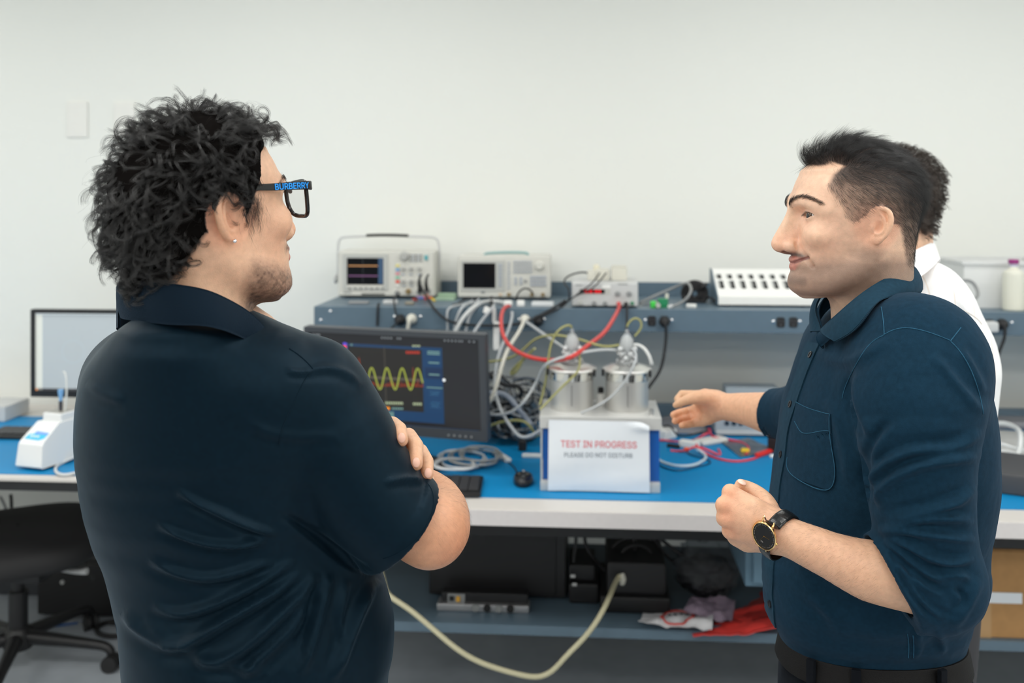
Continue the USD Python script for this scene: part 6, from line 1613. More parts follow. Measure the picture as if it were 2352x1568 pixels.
def shirtR(P):
    c = camspace(P)
    d = loft(c, levR, n=2.25)
    d = smin(d, chain(P, p3([(2020, 765, 1.39), (2085, 814, 1.315), (2112, 838, 1.295)]), [.052, .072, .081]), .05)
    d = smin(d, chain(P, p3([(2010, 765, 1.50), (1985, 800, 1.58), (1965, 825, 1.62)]), [.050, .066, .075]), .05)
    return smin(smin(d, sleeve_l(P), .010), sleeve_r(P), .02)
def sleeve_l_(P):
    s = chain(P, sleeveL, [.083, .0815, .0690, .0630, .0590, .0560], n=16)
    f = chain(P, p3([(2150, 1338, 1.246), (2072, 1333, 1.246), (2048, 1326, 1.248)]), [.0560, .0545, .053])
    s = smin(s, f, .02)
    s = np.maximum(s, (P - cutp) @ cutn)
    roll = np.maximum(np.maximum(chain(P, p3([(2150, 1338, 1.246), (2072, 1333, 1.246), (2048, 1326, 1.248)]), [.0622, .0607, .059]), (P - cutp) @ cutn), -((P - cutp) @ cutn) - .040)
    s = smin(s, roll, .002)
    s = np.maximum(s, -np.maximum(arm_left(P) - .004, -((P - cutp) @ cutn) - .03))
    return s
def sleeve_r_(P):
    t = chain(P, p3([(1965, 815, 1.62), (1880, 925, 1.76), (1800, 950, 1.88), (1755, 946, 1.92)]), [.075, .062, .050, .046], n=14)
    t = np.maximum(t, (P - cutp2) @ cutn2)
    t = np.maximum(t, -np.maximum(arm_right(P) - .003, -((P - cutp2) @ cutn2) - .02))
    return t
sleeve_l = boxed(sleeveL, .1, sleeve_l_, .04)
sleeve_r = boxed(p3([(1965, 815, 1.62), (1740, 945, 1.935)]), .08, sleeve_r_, .04)
q0, q1 = at(1745, 1500, 1.3), at(2300, 680, 1.5)
SV, SF = nets(shirtR, A3(.225, 1.10, .925), A3(.80, 2.08, 1.50), .0028)
SV = relax(SV, SF, 2, .5)
foldsR = [
    ([(2252, 985), (2180, 1030), (2090, 1040), (2020, 1080), (1992, 1130)], .0055, 11),
    ([(2262, 950), (2215, 905), (2170, 850), (2140, 815)], .0035, 12),
    ([(2245, 1050), (2150, 1060), (2060, 1095), (2005, 1160)], .0065, 12),
    ([(2240, 1120), (2180, 1160), (2110, 1180), (2030, 1200)], .0055, 11),
    ([(2235, 1200), (2170, 1190), (2100, 1200), (2015, 1215)], .0045, 9),
    ([(2240, 1240), (2170, 1232), (2090, 1222), (2020, 1224)], .0050, 9),
    ([(2236, 1280), (2170, 1290), (2100, 1260), (2030, 1232)], .0055, 9),
    ([(2180, 1340), (2120, 1310), (2070, 1270), (2030, 1240)], .0040, 8),
    ([(2170, 1370), (2110, 1340), (2060, 1300), (2032, 1262)], .0035, 8),
    ([(2228, 1340), (2200, 1320), (2160, 1320), (2120, 1300)], .0040, 9),
    ([(1985, 1010), (1960, 960), (1945, 900), (1960, 850)], -.0040, 9),
    ([(2010, 1180), (1990, 1110), (1985, 1060), (2010, 1000), (2060, 960)], -.0045, 11),
    ([(2260, 905), (2235, 850), (2205, 800)], .0025, 10),
    ([(1900, 915), (1935, 1010), (1950, 1120)], .0025, 14),
    ([(1800, 1290), (1850, 1360), (1920, 1410), (2000, 1430)], .0022, 16),
    ([(1830, 1250), (1850, 1320), (1900, 1400), (1930, 1480)], .0020, 14),
    ([(2100, 1440), (2110, 1480), (2095, 1510)], .0030, 10),
    ([(2150, 1450), (2165, 1480), (2160, 1500)], .0025, 9),
    ([(2250, 1330), (2220, 1390), (2190, 1440)], .0030, 12),
    ([(2046, 1262), (2075, 1335), (2118, 1395), (2160, 1432)], -.0030, 6),
    ([(2072, 1285), (2105, 1345), (2150, 1395), (2195, 1412)], -.0022, 6),
    ([(2190, 1350), (2215, 1372), (2200, 1400)], -.0035, 7),
    ([(1880, 800), (1930, 830), (1985, 815), (2030, 780)], .0022, 12),
]
SV = folds(SV, SF, [(a, b * 1.5, c) for a, b, c in foldsR])
SV += vnormals(SV, SF) * (.0016 * (meshkit.fbm(SV * 22, 3, 5) - .5) + .0012 * (meshkit.fbm(SV * (60, 60, 30), 2, 9) - .5))[:, None]
shirt = obj('shirt', (SV, SF), navy, rp, 'navy long sleeved shirt with rolled cuffs', smooth=True)
CL = Cloth(SV, SF)
obj('placket', CL.patch([(1858, 786), (1850, 800), (1833, 852), (1814, 906), (1800, 947), (1794, 985), (1793, 1030), (1787, 1062), (1778, 1105), (1775, 1140), (1768, 1200), (1766, 1267), (1755, 1304), (1757, 1345), (1763, 1366), (1758, 1394), (1764, 1416), (1778, 1436)],
                        [(1884, 790), (1877, 806), (1858, 850), (1838, 906), (1824, 947), (1813, 985), (1807, 1030), (1803, 1062), (1795, 1105), (1791, 1140), (1786, 1200), (1783, 1267), (1779, 1304), (1777, 1345), (1776, 1366), (1779, 1394), (1780, 1416), (1784, 1440)], .0012, 90, 8), navy2, shirt, 'button placket')
seam_m = cloth_mat('navy_thread', srgb(44, 82, 104), 1500., .9, .0, (60, .001))
btn = mat('button_horn', (.012, .013, .016), .3)
for px, py in ((1865, 816), (1819, 929), (1797, 1044), (1775, 1278), (1772, 1386), (1784, 1160)):
    P_, N_ = CL.hit(np.array([px * 1.]), np.array([py * 1.])); P_, N_ = P_[0], N_[0]
    b = obj('button', disc(P_ + N_ * .002, N_, .0052, .0022), btn, shirt)
obj('pocket', CL.patch([(1832, 924), (1823, 965), (1814, 1010), (1811, 1055), (1815, 1083), (1838, 1102)], [(1909, 951), (1911, 990), (1915, 1040), (1920, 1085), (1917, 1112), (1900, 1124)], .0010, 50, 30), navy, shirt, 'chest pocket')
for pts in ([(1832, 924), (1860, 938), (1909, 951)], [(1909, 951), (1915, 1040), (1920, 1085), (1912, 1118), (1895, 1125), (1838, 1102), (1814, 1080), (1812, 1050)], [(1828, 968), (1836, 982), (1847, 994), (1875, 993), (1907, 990)],
            [(2030, 769), (2055, 757), (2084, 753), (2130, 762), (2183, 782)], [(2031, 768), (2029, 735), (2024, 705)], [(2183, 783), (2207, 752)], [(2030, 770), (1990, 800), (1965, 840), (1945, 880), (1935, 915)], [(2183, 784), (2220, 830), (2245, 890), (2258, 950)],
            [(2084, 1455), (2087, 1480), (2086, 1510)], [(2097, 1458), (2099, 1480), (2098, 1510)]):
    obj('seam', CL.seam(pts, off=.0024 if pts[0][0] < 1840 or pts[0] == (1909, 951) else .0003), seam_m, shirt)
# collar: a folded leaf round the neck, open at the front
up = [(2098, 612, 1.425), (2062, 627, 1.372), (2012, 653, 1.347), (1963, 688, 1.340), (1926, 720, 1.352), (1902, 741, 1.380), (1886, 757, 1.402)]
lo = [(2116, 668, 1.430), (2062, 679, 1.338), (2018, 694, 1.306), (1995, 720, 1.293), (1974, 748, 1.296), (1948, 770, 1.312), (1921, 784, 1.338)]
def collar(up, lo):
    u, l = spline(p3(up), 60), spline(p3(lo), 60)
    t = np.linspace(0, 1, 12)[None, :, None]
    g = u[:, None] * (1 - t) + l[:, None] * t
    c = at(2003, 700, 1.41); out = g - c; out[..., 2] = 0; out = unit3(out)
    return g + out * (.006 * np.sin(np.pi * t) ** .7)
def mirror(L):
    o = []
    for px, py, d in L:
        i = len(o) / (len(L) - 1); m = L[0][2] + (1.408 - L[0][2]) * i; e = m + (m - d) * .72; o.append((CX + (px - CX) * d / e + 6 * i, HZ + (py - HZ) * d / e + 6 * i, e))
    return o
G1, G2 = collar(up, lo), collar(mirror(up), mirror(lo))
obj('collar', [sheet(G1, .0028), sheet(G2, .0028)], navy2, shirt, 'turned down collar', smooth=True)
stnd = [(2096, 616, 1.42), (2060, 632, 1.376), (2012, 657, 1.352), (1963, 692, 1.346), (1928, 722, 1.357), (1904, 744, 1.384), (1885, 762, 1.41)]
lowr = [(x + 2, y + 45 - i * 2, d - .004) for i, (x, y, d) in enumerate(stnd)]
G3, G4 = collar(stnd, lowr), collar(mirror(stnd), mirror(lowr))
obj('collar_stand', [sheet(G3, .002), sheet(G4, .002)], navy, shirt, smooth=True)
obj('seam', tube(G1[:, -2] + (G1[:, -2] - G1[:, -4]) * .1 + unit3(G1[:, -2] - at(2003, 700, 1.41)) * .0016, .0005, 60, 5), navy2, shirt)

# trousers, belt, shoes -------------------------------------------
black_cloth = cloth_mat('black_denim', (.007, .0075, .009), 1300., .85, .02, (40, .003))
zb = levR[-1][0]
cw, dw, aw, bw = levR[-1][1:5]; aw += .003; bw += .003
def trousersR(P):
    c = camspace(P)
    lev = [(.955, cw, dw, aw - .004, bw - .003), (.93, cw, dw, aw - .002, bw - .001), (.88, cw + .003, dw, aw + .007, bw + .014), (.80, cw + .006, dw, aw + .010, bw + .026), (.74, cw + .004, dw, aw * .95, bw + .02)]
    d = loft(c, lev, n=2.3)
    for dd in (dw - .085, dw + .085):
        d = smin(d, chain(c, [(cw, dd, .80), (cw - .01, dd, .48), (cw + .015, dd, .10)], [.095, .068, .058]), .04)
    return np.maximum(d, .03 - P[:, 2])
TV, TF = nets(trousersR, A3(.25, 1.15, .02), A3(.95, 1.85, .96), .005)
TV = folds(TV, TF, [([(1790, 1475), (1800, 1520), (1795, 1566)], .003, 9), ([(1850, 1520), (1840, 1566)], .003, 9), ([(2190, 1540), (2170, 1566)], .003, 9)])
TV += vnormals(TV, TF) * (.003 * (meshkit.fbm(TV * 14, 3, 2) - .5))[:, None]
obj('trousers', (TV, TF), black_cloth, rp, 'black trousers', smooth=True)
leather = mat('belt_leather', (.0045, .004, .004), .6, bump=(600, .0003), specular_ior_level=.2)
def beltR(g0, g1, ex):
    a_ = np.linspace(0, 2 * math.pi, 120); e = 2 / 2.3
    sx, sy = np.sign(np.cos(a_)) * np.abs(np.cos(a_)) ** e, np.sign(np.sin(a_)) * np.abs(np.sin(a_)) ** e
    def ringp(z, g):
        k = np.interp(z, [.88, .93, .955], [.009, -.001, -.004]); kb = np.interp(z, [.88, .93, .955], [.016, .000, -.004])
        x, d = cw + (aw + k + g) * sx, dw + (bw + kb + g) * sy
        return np.stack([x * CY_ - d * SY_, x * SY_ + d * CY_, np.full(120, z)], 1)
    return np.stack([ringp(z, g) for z, g in ((g0, .0005), (g0, .0045), (g0 + .002, .0055), (g1 - .002, .0055), (g1, .0045), (g1, .0005))], 1)
belt = obj('belt', sheet(beltR(.905, .937, 0), .0005), leather, rp, 'black leather belt', smooth=35)
for an in (-2.45, -1.95, -1.2):
    e = 2 / 2.3; sx, sy = np.sign(math.cos(an)) * abs(math.cos(an)) ** e, np.sign(math.sin(an)) * abs(math.sin(an)) ** e
    x, d = cw + (aw + .012) * sx, dw + (bw + .014) * sy
    c = A3(x * CY_ - d * SY_, x * SY_ + d * CY_, .919); out = camdir(sx * (bw / aw), sy * 1.0)
    M = frame(c, camdir(-out[1] * 0 + (-sy), sx), (0, 0, 1))
    m = box(-.006, .006, -.004, .004, -.026, .022, .0015); m.apply_transform(M); obj('belt_loop', m, black_cloth, rp)
for dd in (dw - .085, dw + .085):
    sh_ = [trimesh.creation.icosphere(3, 1.0)]
    v = sh_[0].vertices * (.14, .048, .05); v[:, 2] = np.maximum(v[:, 2], -.02) + .022 - .018 * np.clip(-v[:, 0] / .14, 0, 1)
    v = v - (.05, 0, 0); M = frame(at(CX, HZ, 0) * 0 + A3((cw + .015) * CY_ - dd * SY_, (cw + .015) * SY_ + dd * CY_, 0), camdir(1, 0), (0, 0, 1))
    v[:, 2] = np.maximum(v[:, 2], .0)
    obj('shoe', trimesh.Trimesh(tf(M, v), sh_[0].faces, process=False), leather, rp, 'black shoe', smooth=50)

# watch -----------------------------------------------------------
gold = mat('watch_gold', (.83, .56, .25), .2, 1.0)
vw = unit3(A3(0, 0, EYE) - at(1757, 1229, 1.27)); lf = unit3(camdir(-1, 0, -.12) - vw * (camdir(-1, 0, -.12) @ vw))
wn = unit3(vw * .55 + lf * .83)
ax = unit3(at(1873, 1260, 1.265) - at(1776, 1217, 1.288))          # along the forearm
wn = unit3(wn - ax * (wn @ ax) * .55)
wc = at(1757.5, 1229, 1.262) + wn * .0025 + vw * .0045
wt = thing('wristwatch', 'gold wristwatch with a black dial and black strap on the raised wrist', 'watch')
M = frame(wc, ax, wn)                                            # x toward the elbow, y across the wrist, z out of the dial
M[:3, 0] = unit3(np.cross(M[:3, 1], wn)); 
def onw(m): m = m.copy(); m.apply_transform(M); return m
obj('case', onw(lathe([(0, -.006), (.0160, -.006), (.0182, -.003), (.0182, .0005), (.0172, .0014), (.0166, .0012), (.0166, .0002), (0, .0002)], n=56)), gold, wt)
dial = obj('dial', onw(lathe([(0, .0002), (.0165, .0002), (.0165, .0005), (0, .0005)], n=48)), mat('dial_black', (.012, .012, .013), .35), wt)
for k in range(60):
    a_ = k * math.pi / 30; L = .0032 if k % 5 == 0 else .0012
    m = box(-.00018 if k % 5 == 0 else -.0001, .00018 if k % 5 == 0 else .0001, .0152 - L, .0152, .0005, .0008)
    if k % 5 == 0 or True: obj('hour_mark', onw(rot(m, math.degrees(a_))), gold if k % 5 == 0 else mat('mark_silver', (.30, .28, .26), .4), dial)
for a_, L, w_ in ((-95, .0085, .00030), (-215, .0125, .00022)):
    obj('hand', onw(rot(box(-w_, w_, -.001, L, .0010, .0013), a_ + 12)), gold, wt)
obj('hand_cap', onw(cyl(.0007, .0008, 0, 0, .0009, n=12)), gold, wt)
tl = text('DW', .0017, .0002, True); obj('lettering', onw(rot(mv(tl, 0, -.0085, .0006), -158 + 155)), mat('mark_silver', (.30, .28, .26), .4), dial, smooth=False)
for sx in (-1, 1):
    for sy in (-1, 1):
        obj('lug', onw(tube([(sx * .0072, sy * .0150, -.001), (sx * .0078, sy * .0190, -.0025), (sx * .0078, sy * .0215, -.006)], [.0016, .0014, .0011], 10, 8)), gold, wt)
obj('crown_knob', onw(cyl(.0016, .0022, .0182, 0, -.0018, 'x', 12)), gold, wt)
# strap follows the wrist section under the watch
sc_ = wc - wn * .0275
strap_pts = []
for a_ in np.linspace(math.radians(48), math.radians(312), 40):
    dirv = wn * math.cos(a_) + M[:3, 1] * math.sin(a_)
    lo_, hi_ = .0, .06
    rr_ = np.linspace(.008, .05, 80)
    sd_ = arm_left(sc_ + dirv * rr_[:, None])
    k_ = np.argmax(sd_ > .0012); strap_pts.append(sc_ + dirv * rr_[k_])
strap_pts = [wc + M[:3, 1] * .0205 - wn * .0065] + strap_pts + [wc - M[:3, 1] * .0205 - wn * .0065]
sp = spline(np.array(strap_pts), 70); tang = unit3(np.gradient(sp, axis=0)); axw = M[:3, 0]; nn = unit3(np.cross(tang, axw)); nn *= np.sign((nn * (sp - sc_)).sum(1))[:, None]
prof = [(-.0088, 0), (-.0085, .0016), (-.006, .0024), (0, .0028), (.006, .0024), (.0085, .0016), (.0088, 0)]
G = np.stack([sp + axw * a_ + nn * b_ for a_, b_ in prof], 1)
obj('strap', sheet(G, .0004), mat('strap_leather', (.006, .006, .006), .28, bump=(200, .0003)), wt, 'black embossed leather strap', smooth=True)
# ------------------------------------------------------------------ the man in the polo shirt, seen from behind
lp = thing('person', 'person with curly dark hair in a black polo shirt, seen from behind with arms crossed', 'person')
SKIN_L = A3(*srgb(220, 174, 144))
LD = 1.155
a_ = math.radians(42)
ML = frame(at(451, 483, LD), camdir(math.cos(a_), math.sin(a_), .10))
oL = dict(HEAD)
oL.update(cheek=((.0745, .045, -.021), (.020, .022, .020)), ear=((.0005, .0745, -.008), .95, 30, 17), chin=((.0850, 0, -.0930), .0200),
          face=[(.06, .080, -.01, .0520), (.045, .088, -.02, .0640), (.03, .0940, -.03, .0690), (.016, .0965, -.03, .0700), (0, .0930, -.03, .0700), (-.02, .0930, -.03, .0690), (-.04, .0955, -.026, .0665), (-.05, .1030, -.02, .0635), (-.064, .1045, -.01, .0600), (-.077, .1010, .006, .0555), (-.092, .0985, .022, .0490), (-.106, .0950, .04, .0390), (-.113, .084, .05, .026)],
          ulip=([(.1060, 0, -.0600), (.1035, .012, -.0592), (.0960, .0235, -.0575), (.0860, .0315, -.0548)], [.0052, .0050, .0034, .0014]),
          llip=([(.1050, 0, -.0700), (.1025, .011, -.0690), (.0955, .0220, -.0622), (.0860, .0310, -.0562)], [.0070, .0064, .0042, .0014]),
          mline=[(.1130, 0, -.0650), (.1100, .011, -.0638), (.1015, .0225, -.0597), (.0880, .0345, -.0540)],
          nose=([(.0985, 0, .008), (.104, 0, -.007), (.1085, 0, -.023), (.1120, 0, -.0360)], [.0090, .0090, .0105, .0128]),
          jaw=([(.005, .056, -.042), (.014, .056, -.062), (.05, .046, -.086), (.083, .016, -.096)], [.017, .018, .0165, .0175]),
          neck=([(-.012, 0, -.03), (-.012, 0, -.1), (-.022, 0, -.16), (-.030, 0, -.20)], [.060, .062, .064, .066]), lid=(.0044, .0034))
V, F_ = nets(head_sdf(oL), (-.115, -.11, -.19), (.14, .11, .125), .0015)
V = relax(V, F_, 1, .35)
lhV, lhF = V, F_
def hairL(P):
    x, y, z = P[:, 0], np.abs(P[:, 1]), P[:, 2]
    lim = np.interp(z, [-.095, -.085, -.075, -.05, -.03, -.022, -.0215, -.005, .012, .03, .05, .066, .08, .1], [-.070, -.066, -.056, -.036, -.024, -.018, .020, .032, .038, .046, .052, .060, .074, .08])
    w = np.clip((lim - x) / .006, 0, 1)
    w = np.where(np.hypot((x - .001) / .022, (z + .008) / .029) < 1, 0, w)
    return w * np.clip((z + .092) / .012, 0, 1)
bald = lambda P: np.exp(-(np.linalg.norm(P - A3(-.058, -.020, .084), axis=1) / .032) ** 2)
def stubL(V, Q):
    z, x = V[:, 2], V[:, 0]
    jaw = np.clip((-.050 - z - .35 * np.clip(x - .03, 0, 1)) / .02, 0, 1) * np.clip((z + .14) / .02, 0, 1) * np.clip((x - .012) / .02, 0, 1)
    must = np.exp(-((z + .0535) / .006) ** 2) * np.clip((x - .080) / .012, 0, 1) * 1.3
    return .75 * np.maximum(jaw, must) * (.55 + .9 * meshkit.fbm(V * 260, 2, 4))
LCh = tint_head(V, SKIN_L, oL, A3(*srgb(200, 122, 112)), stubL, A3(*srgb(96, 72, 60)), scalp=lambda v: .95 * hairL(v) * (1 - .75 * bald(v)))
LVW = tf(ML, V)
eyes(lp, ML, oL, 0, which=(1, -1))
# curly hair: a dark mass under locks of curls
rng = np.random.default_rng(77)
brownblack = hair_mat('dark_curly_hair', (.009, .0075, .007), .42)
def thick(P):
    "how far the hair stands off the scalp"
    x, y, z = P[:, 0], np.abs(P[:, 1]), P[:, 2]
    t = .017 + .015 * np.clip((-x - .02) / .05, 0, 1) * np.clip((.06 - z) / .05, 0, 1) + .008 * np.clip((x - .045) / .03, 0, 1) * np.clip((z - .055) / .02, 0, 1) - .008 * np.clip((x - .02) / .03, 0, 1) * np.clip((.06 - z) / .02, 0, 1)
    t = t * np.clip((hairL(P)) * 1.2, 0, 1) * (1 - .6 * bald(P))
    t = t * np.where((z < 0) & (x > .01), .25, 1) * (1 - .72 * np.clip((-.025 - z) / .05, 0, 1))
    e = np.hypot(x - .004, z + .006)
    t = t * np.where((y > .045), np.clip((e - .026) / .03, .22, 1), 1)
    return t
hN = vnormals(lhV, lhF)
m = hairL(lhV); tv = thick(lhV) * .62 * (.65 + .7 * meshkit.fbm(lhV * 55, 3, 3))
fm = lhF[(m[lhF] > .6).all(1)]
use, inv = np.unique(fm, return_inverse=True)
hv = lhV[use] + hN[use] * (tv[use] * np.clip((m[use] - .6) / .35, 0, 1))[:, None]
hair = obj('hair', (tf(ML, relax(hv, inv.reshape(-1, 3), 2, .5)), inv.reshape(-1, 3)), mat('hair_depth', (.0055, .0048, .0045), 1.0, specular_ior_level=0.0), lp, 'curly dark brown hair, longer at the nape', smooth=True)
def curly(hv_, hf_, wfun, tfun, nl, kids, rng, R=.0055, L0=.052, w0=.00016, npts=18, flowf=None):
    roots, N = sample(hv_, hf_, nl, wfun, rng)
    T_ = tfun(roots)
    out, wid = [], []
    s = np.linspace(0, 1, npts)[:, None]
    for i in range(nl):
        n = N[i]; p = roots[i]
        f = flowf(p, n, rng); f = unit(f - n * (f @ n) * .85); b = np.cross(n, f)
        L = L0 * rng.uniform(.7, 1.25) * (1 if p[2] > -.02 else .45) * (.55 + .45 * min(1, T_[i] / .02))
        turns = rng.uniform(.55, 1.35); ph = rng.uniform(0, 6.28); r = R * rng.uniform(.6, 1.4); sg = rng.choice((-1, 1))
        h = T_[i] * rng.uniform(.75, 1.2)
        base = p + n * h * np.minimum(1, s * 2.4) ** .8 + f * L * (s * .75) - n * .012 * np.maximum(0, s - .55) ** 1.2 * rng.uniform(-.3, 1)
        ang = ph + sg * 6.28 * turns * s
        amp = r * np.minimum(1, s * 3)
        hel = amp * (np.cos(ang) * b + np.sin(ang) * (n * .8 + f * .35))
        for k in range(kids):
            o = rng.normal(0, 1, 3) * .0009; o2 = rng.normal(0, 1, 3) * .0010
            out.append(base + hel * rng.uniform(.8, 1.2) + o + o2 * s ** 1.5); wid.append((w0 * (1 - .6 * s ** 2)).ravel())
    return out, wid
def flowL(p, n, rng):
    top_ = np.clip((p[2] - .05) / .03, 0, 1)
    if abs(p[1]) > .045 and math.hypot(p[0] - .004, p[2] + .006) < .05 and p[0] < .025: return A3(-1, 0, .35 if p[2] > 0 else -.4) + rng.normal(0, .2, 3)
    if p[0] > .015 and p[2] < .075: return A3(-1, 0, -.35) + rng.normal(0, .3, 3)
    return A3(-.35 + .75 * top_ * (1 if p[0] > .0 else -.3), 0, -.9 * (1 - top_)) + rng.normal(0, .32, 3)
w_ = hairL(lhV) * (1 - .86 * bald(lhV))
o1, w1 = curly(lhV, lhF, w_, thick, 950, 24, rng, R=.0078, L0=.058, w0=.00014, flowf=flowL)
# loose flyaway curls on the outside and wisps at the nape
o2, w2 = curly(lhV, lhF, w_ * (lhV[:, 2] > -.02), lambda P: thick(P) * 1.15 + .002, 330, 2, rng, R=.0075, L0=.042, w0=.00007, flowf=flowL)
nape = np.clip((-.02 - lhV[:, 0]) / .02, 0, 1) * (lhV[:, 2] < -.045) * hairL(lhV)
o3, w3 = curly(lhV, lhF, nape, lambda P: .012 + 0 * P[:, 0], 80, 12, rng, R=.006, L0=.034, w0=.00016, flowf=lambda p, n, r: A3(-.35, 0, -1) + r.normal(0, .25, 3))
curves('hair', [tf(ML, q) for q in o1 + o2 + o3], w1 + w2 + w3, brownblack, lp, 'loose dark curls')
# wispy sideburn and short beard
wsb = np.exp(-((lhV[:, 0] - .036) / .009) ** 2 - ((lhV[:, 2] - .004) / .016) ** 2) * (np.abs(lhV[:, 1]) > .05)
Rts, N = sample(lhV, lhF, 620, wsb, rng)
fl = np.tile(A3(-.15, 0, -1), (620, 1)); fl = unit(fl - N * (fl * N).sum(1, keepdims=True))
a, b = strands(Rts, N, fl, np.full(620, .018), 7, rng, .3, curl=.002, w0=.00014)
wb = stubL(lhV, None) * .9
Rts, N = sample(lhV, lhF, 2600, wb, rng)
fl = np.tile(A3(.25, 0, -1), (2600, 1)); fl = unit(fl - N * (fl * N).sum(1, keepdims=True))
a2, b2 = strands(Rts, N, fl, np.full(2600, .0032), 4, rng, .5, w0=.00008)
curves('beard', [tf(ML, q) for q in a + a2], b + b2, brownblack, lp, 'short dark stubble and sideburn wisps')
st, wd = [], []
headV, headF = lhV, lhF
for sd in (1, -1):
    a, b = brow_hair(oL, ML, 420, rng, sd, [(.1035, .009, .0180), (.1015, .020, .0235), (.0940, .034, .0275), (.0820, .0470, .0245), (.0720, .0560, .0190)])
    st += a; wd += b
curves('eyebrow', [tf(ML, q) for q in st], wd, brownblack, lp)
es = tf(ML, A3(.004, -.0815, -.0335)); obj('ear_stud', mv(trimesh.creation.icosphere(2, .0024), *es), mat('stud', (.9, .9, .92), .05, 1.0), lp)

# arms: the near elbow and the fingers of the other hand over the sleeve
def armL_(P):
    d = chain(P, p3([(740, 935, 1.168), (860, 1125, 1.168), (985, 1214, 1.175)]), [.045, .046, .0405], n=14)
    d = smin(d, chain(P, p3([(990, 1216, 1.178), (1000, 1190, 1.215), (955, 1140, 1.30), (850, 1110, 1.40), (760, 1090, 1.47)]), [.0405, .0430, .038, .030, .026], n=16), .02)
    return d
def handL_(P):
    h = chain(P, p3([(560, 1120, 1.48), (760, 1100, 1.37), (850, 1060, 1.29)]), [.038, .030, .026], n=12)
    h = smin(h, chain(P, p3([(855, 1050, 1.285), (915, 1010, 1.245)]), [.022, .016]), .015)
    h = smin(h, chain(P, p3([(860, 1070, 1.285), (945, 1050, 1.252)]), [.022, .016]), .015)
    h = smin(h, chain(P, p3([(860, 1090, 1.285), (960, 1085, 1.255)]), [.020, .015]), .015)
    for pts, r in (([(880, 985, 1.25), (901, 974, 1.215), (917, 986, 1.178), (922.5, 1010, 1.158)], [.0100, .0096, .0090, .0078]),
                   ([(915, 1010, 1.245), (938, 1001, 1.222), (955, 1024, 1.185), (955.5, 1065, 1.160)], [.0104, .0100, .0094, .0080]),
                   ([(945, 1045, 1.252), (966, 1036, 1.235), (980, 1060, 1.198), (981, 1090, 1.172)], [.0100, .0092, .0086, .0074]),
                   ([(960, 1080, 1.255), (975, 1085, 1.245), (985, 1105, 1.215), (985, 1125, 1.20)], [.0086, .0080, .0074, .0062])):
        h = smin(h, chain(P, p3(pts), r), .0028)
    return h
armL = boxed(p3([(740, 925, 1.165), (1010, 1214, 1.18), (760, 1090, 1.47)]), .07, armL_, .04)
AV, AF = limb(armL_, [(740, 925, 1.165), (1010, 1214, 1.18), (760, 1090, 1.47)], .0026)
HV, HF = limb(handL_, [(560, 1120, 1.48), (985, 975, 1.16), (985, 1125, 1.2)], .0019, .045)
AC = tint_hand(AV, [(1040, 1260, 1.16, .03)], SKIN_L * (.80, .69, .61))
HC = tint_hand(HV, [(923, 1015, 1.155, .014), (955, 1070, 1.155, .014), (982, 1095, 1.17, .014)], SKIN_L * (.95, .89, .85))
def coreL(P):
    c = camspace(P); x0 = (520 - CX) * 1.2 / F
    d = ell(c, (x0, 1.21, 1.22), (.13, .10, .24))
    d = smin(d, chain(c, [((470 - CX) * 1.18 / F, 1.18, 1.38), ((445 - CX) * 1.16 / F, 1.165, 1.44)], [.07, .06]), .03)
    for dx in (-.085, .085): d = smin(d, chain(c, [(x0 + dx, 1.22, .86), (x0 + dx, 1.21, .5), (x0 + dx, 1.22, .09)], [.07, .055, .04]), .03)
    return d
q = A3(*at(500, 800, 1.2)); CV, CF = nets(coreL, q + (-.35, -.3, -1.45), q + (.35, .35, .25), .012)
BV, BF, BC = join([(LVW, lhF, LCh), (AV, AF, AC), (HV, HF, HC), (CV, CF, np.tile(SKIN_L, (len(CV), 1)))])
obj('body', (BV, BF), skin_mat('skin'), lp, smooth=True, colors=BC)
nail = mat('nail_pink', srgb(226, 176, 154), .3)
for px, py, d, tilt_ in ((922.5, 1005, 1.1505, .2), (956, 1062, 1.1525, 0), (983, 1086, 1.1655, -.05)):
    v = trimesh.creation.icosphere(2, 1.0).vertices * (.0046, .0058, .0018); M = frame((0, 0, 0), camdir(1, .2, .2 * tilt_), unit3(camdir(.1, -1, .25)))
    obj('nail', trimesh.Trimesh(v @ M[:3, :3].T + at(px, py, d), trimesh.creation.icosphere(2, 1.0).faces, process=False), nail, lp, smooth=True)
wgt = np.clip((project(AV)[0] - 985) / 20, 0, 1)
Rts, N = sample(AV, AF, 900, wgt, rng)
fl = unit(np.tile(camdir(.3, .3, -.7), (len(Rts), 1))); fl = unit(fl - N * (fl * N).sum(1, keepdims=True))
a, b = strands(Rts, N, fl, np.full(len(Rts), .010), 5, rng, .3, curl=.0006, w0=.00006)
curves('arm_hair', a, b, hair_mat('arm_hair_brown', (.05, .03, .02), .4), lp, 'fine dark arm hair')

# polo shirt ------------------------------------------------------
polo_m = cloth_mat('polo_jersey', srgb(7, 20, 29), 2400., .46, .06, (14, .002), .00008, (.35, .65, .9), .16)
rowsL = [(716, 330, 560, 1.155, .075), (735, 290, 600, 1.16, .095), (760, 258, 650, 1.175, .115), (784, 236, 690, 1.19, .135), (816, 210, 735, 1.20, .145), (842, 195, 765, 1.205, .15), (880, 184, 790, 1.21, .155), (926, 177, 805, 1.21, .155), (987, 174, 815, 1.21, .155), (1033, 177, 815, 1.21, .15), (1080, 184, 815, 1.215, .15), (1142, 194, 820, 1.215, .145), (1204, 212, 832, 1.22, .14), (1282, 243, 862, 1.22, .135), (1369, 265, 889, 1.22, .135), (1438, 276, 904, 1.22, .138), (1506, 282, 903, 1.22, .14), (1565, 294, 892, 1.22, .142), (1640, 296, 886, 1.22, .142)]
levL = sections(rowsL)
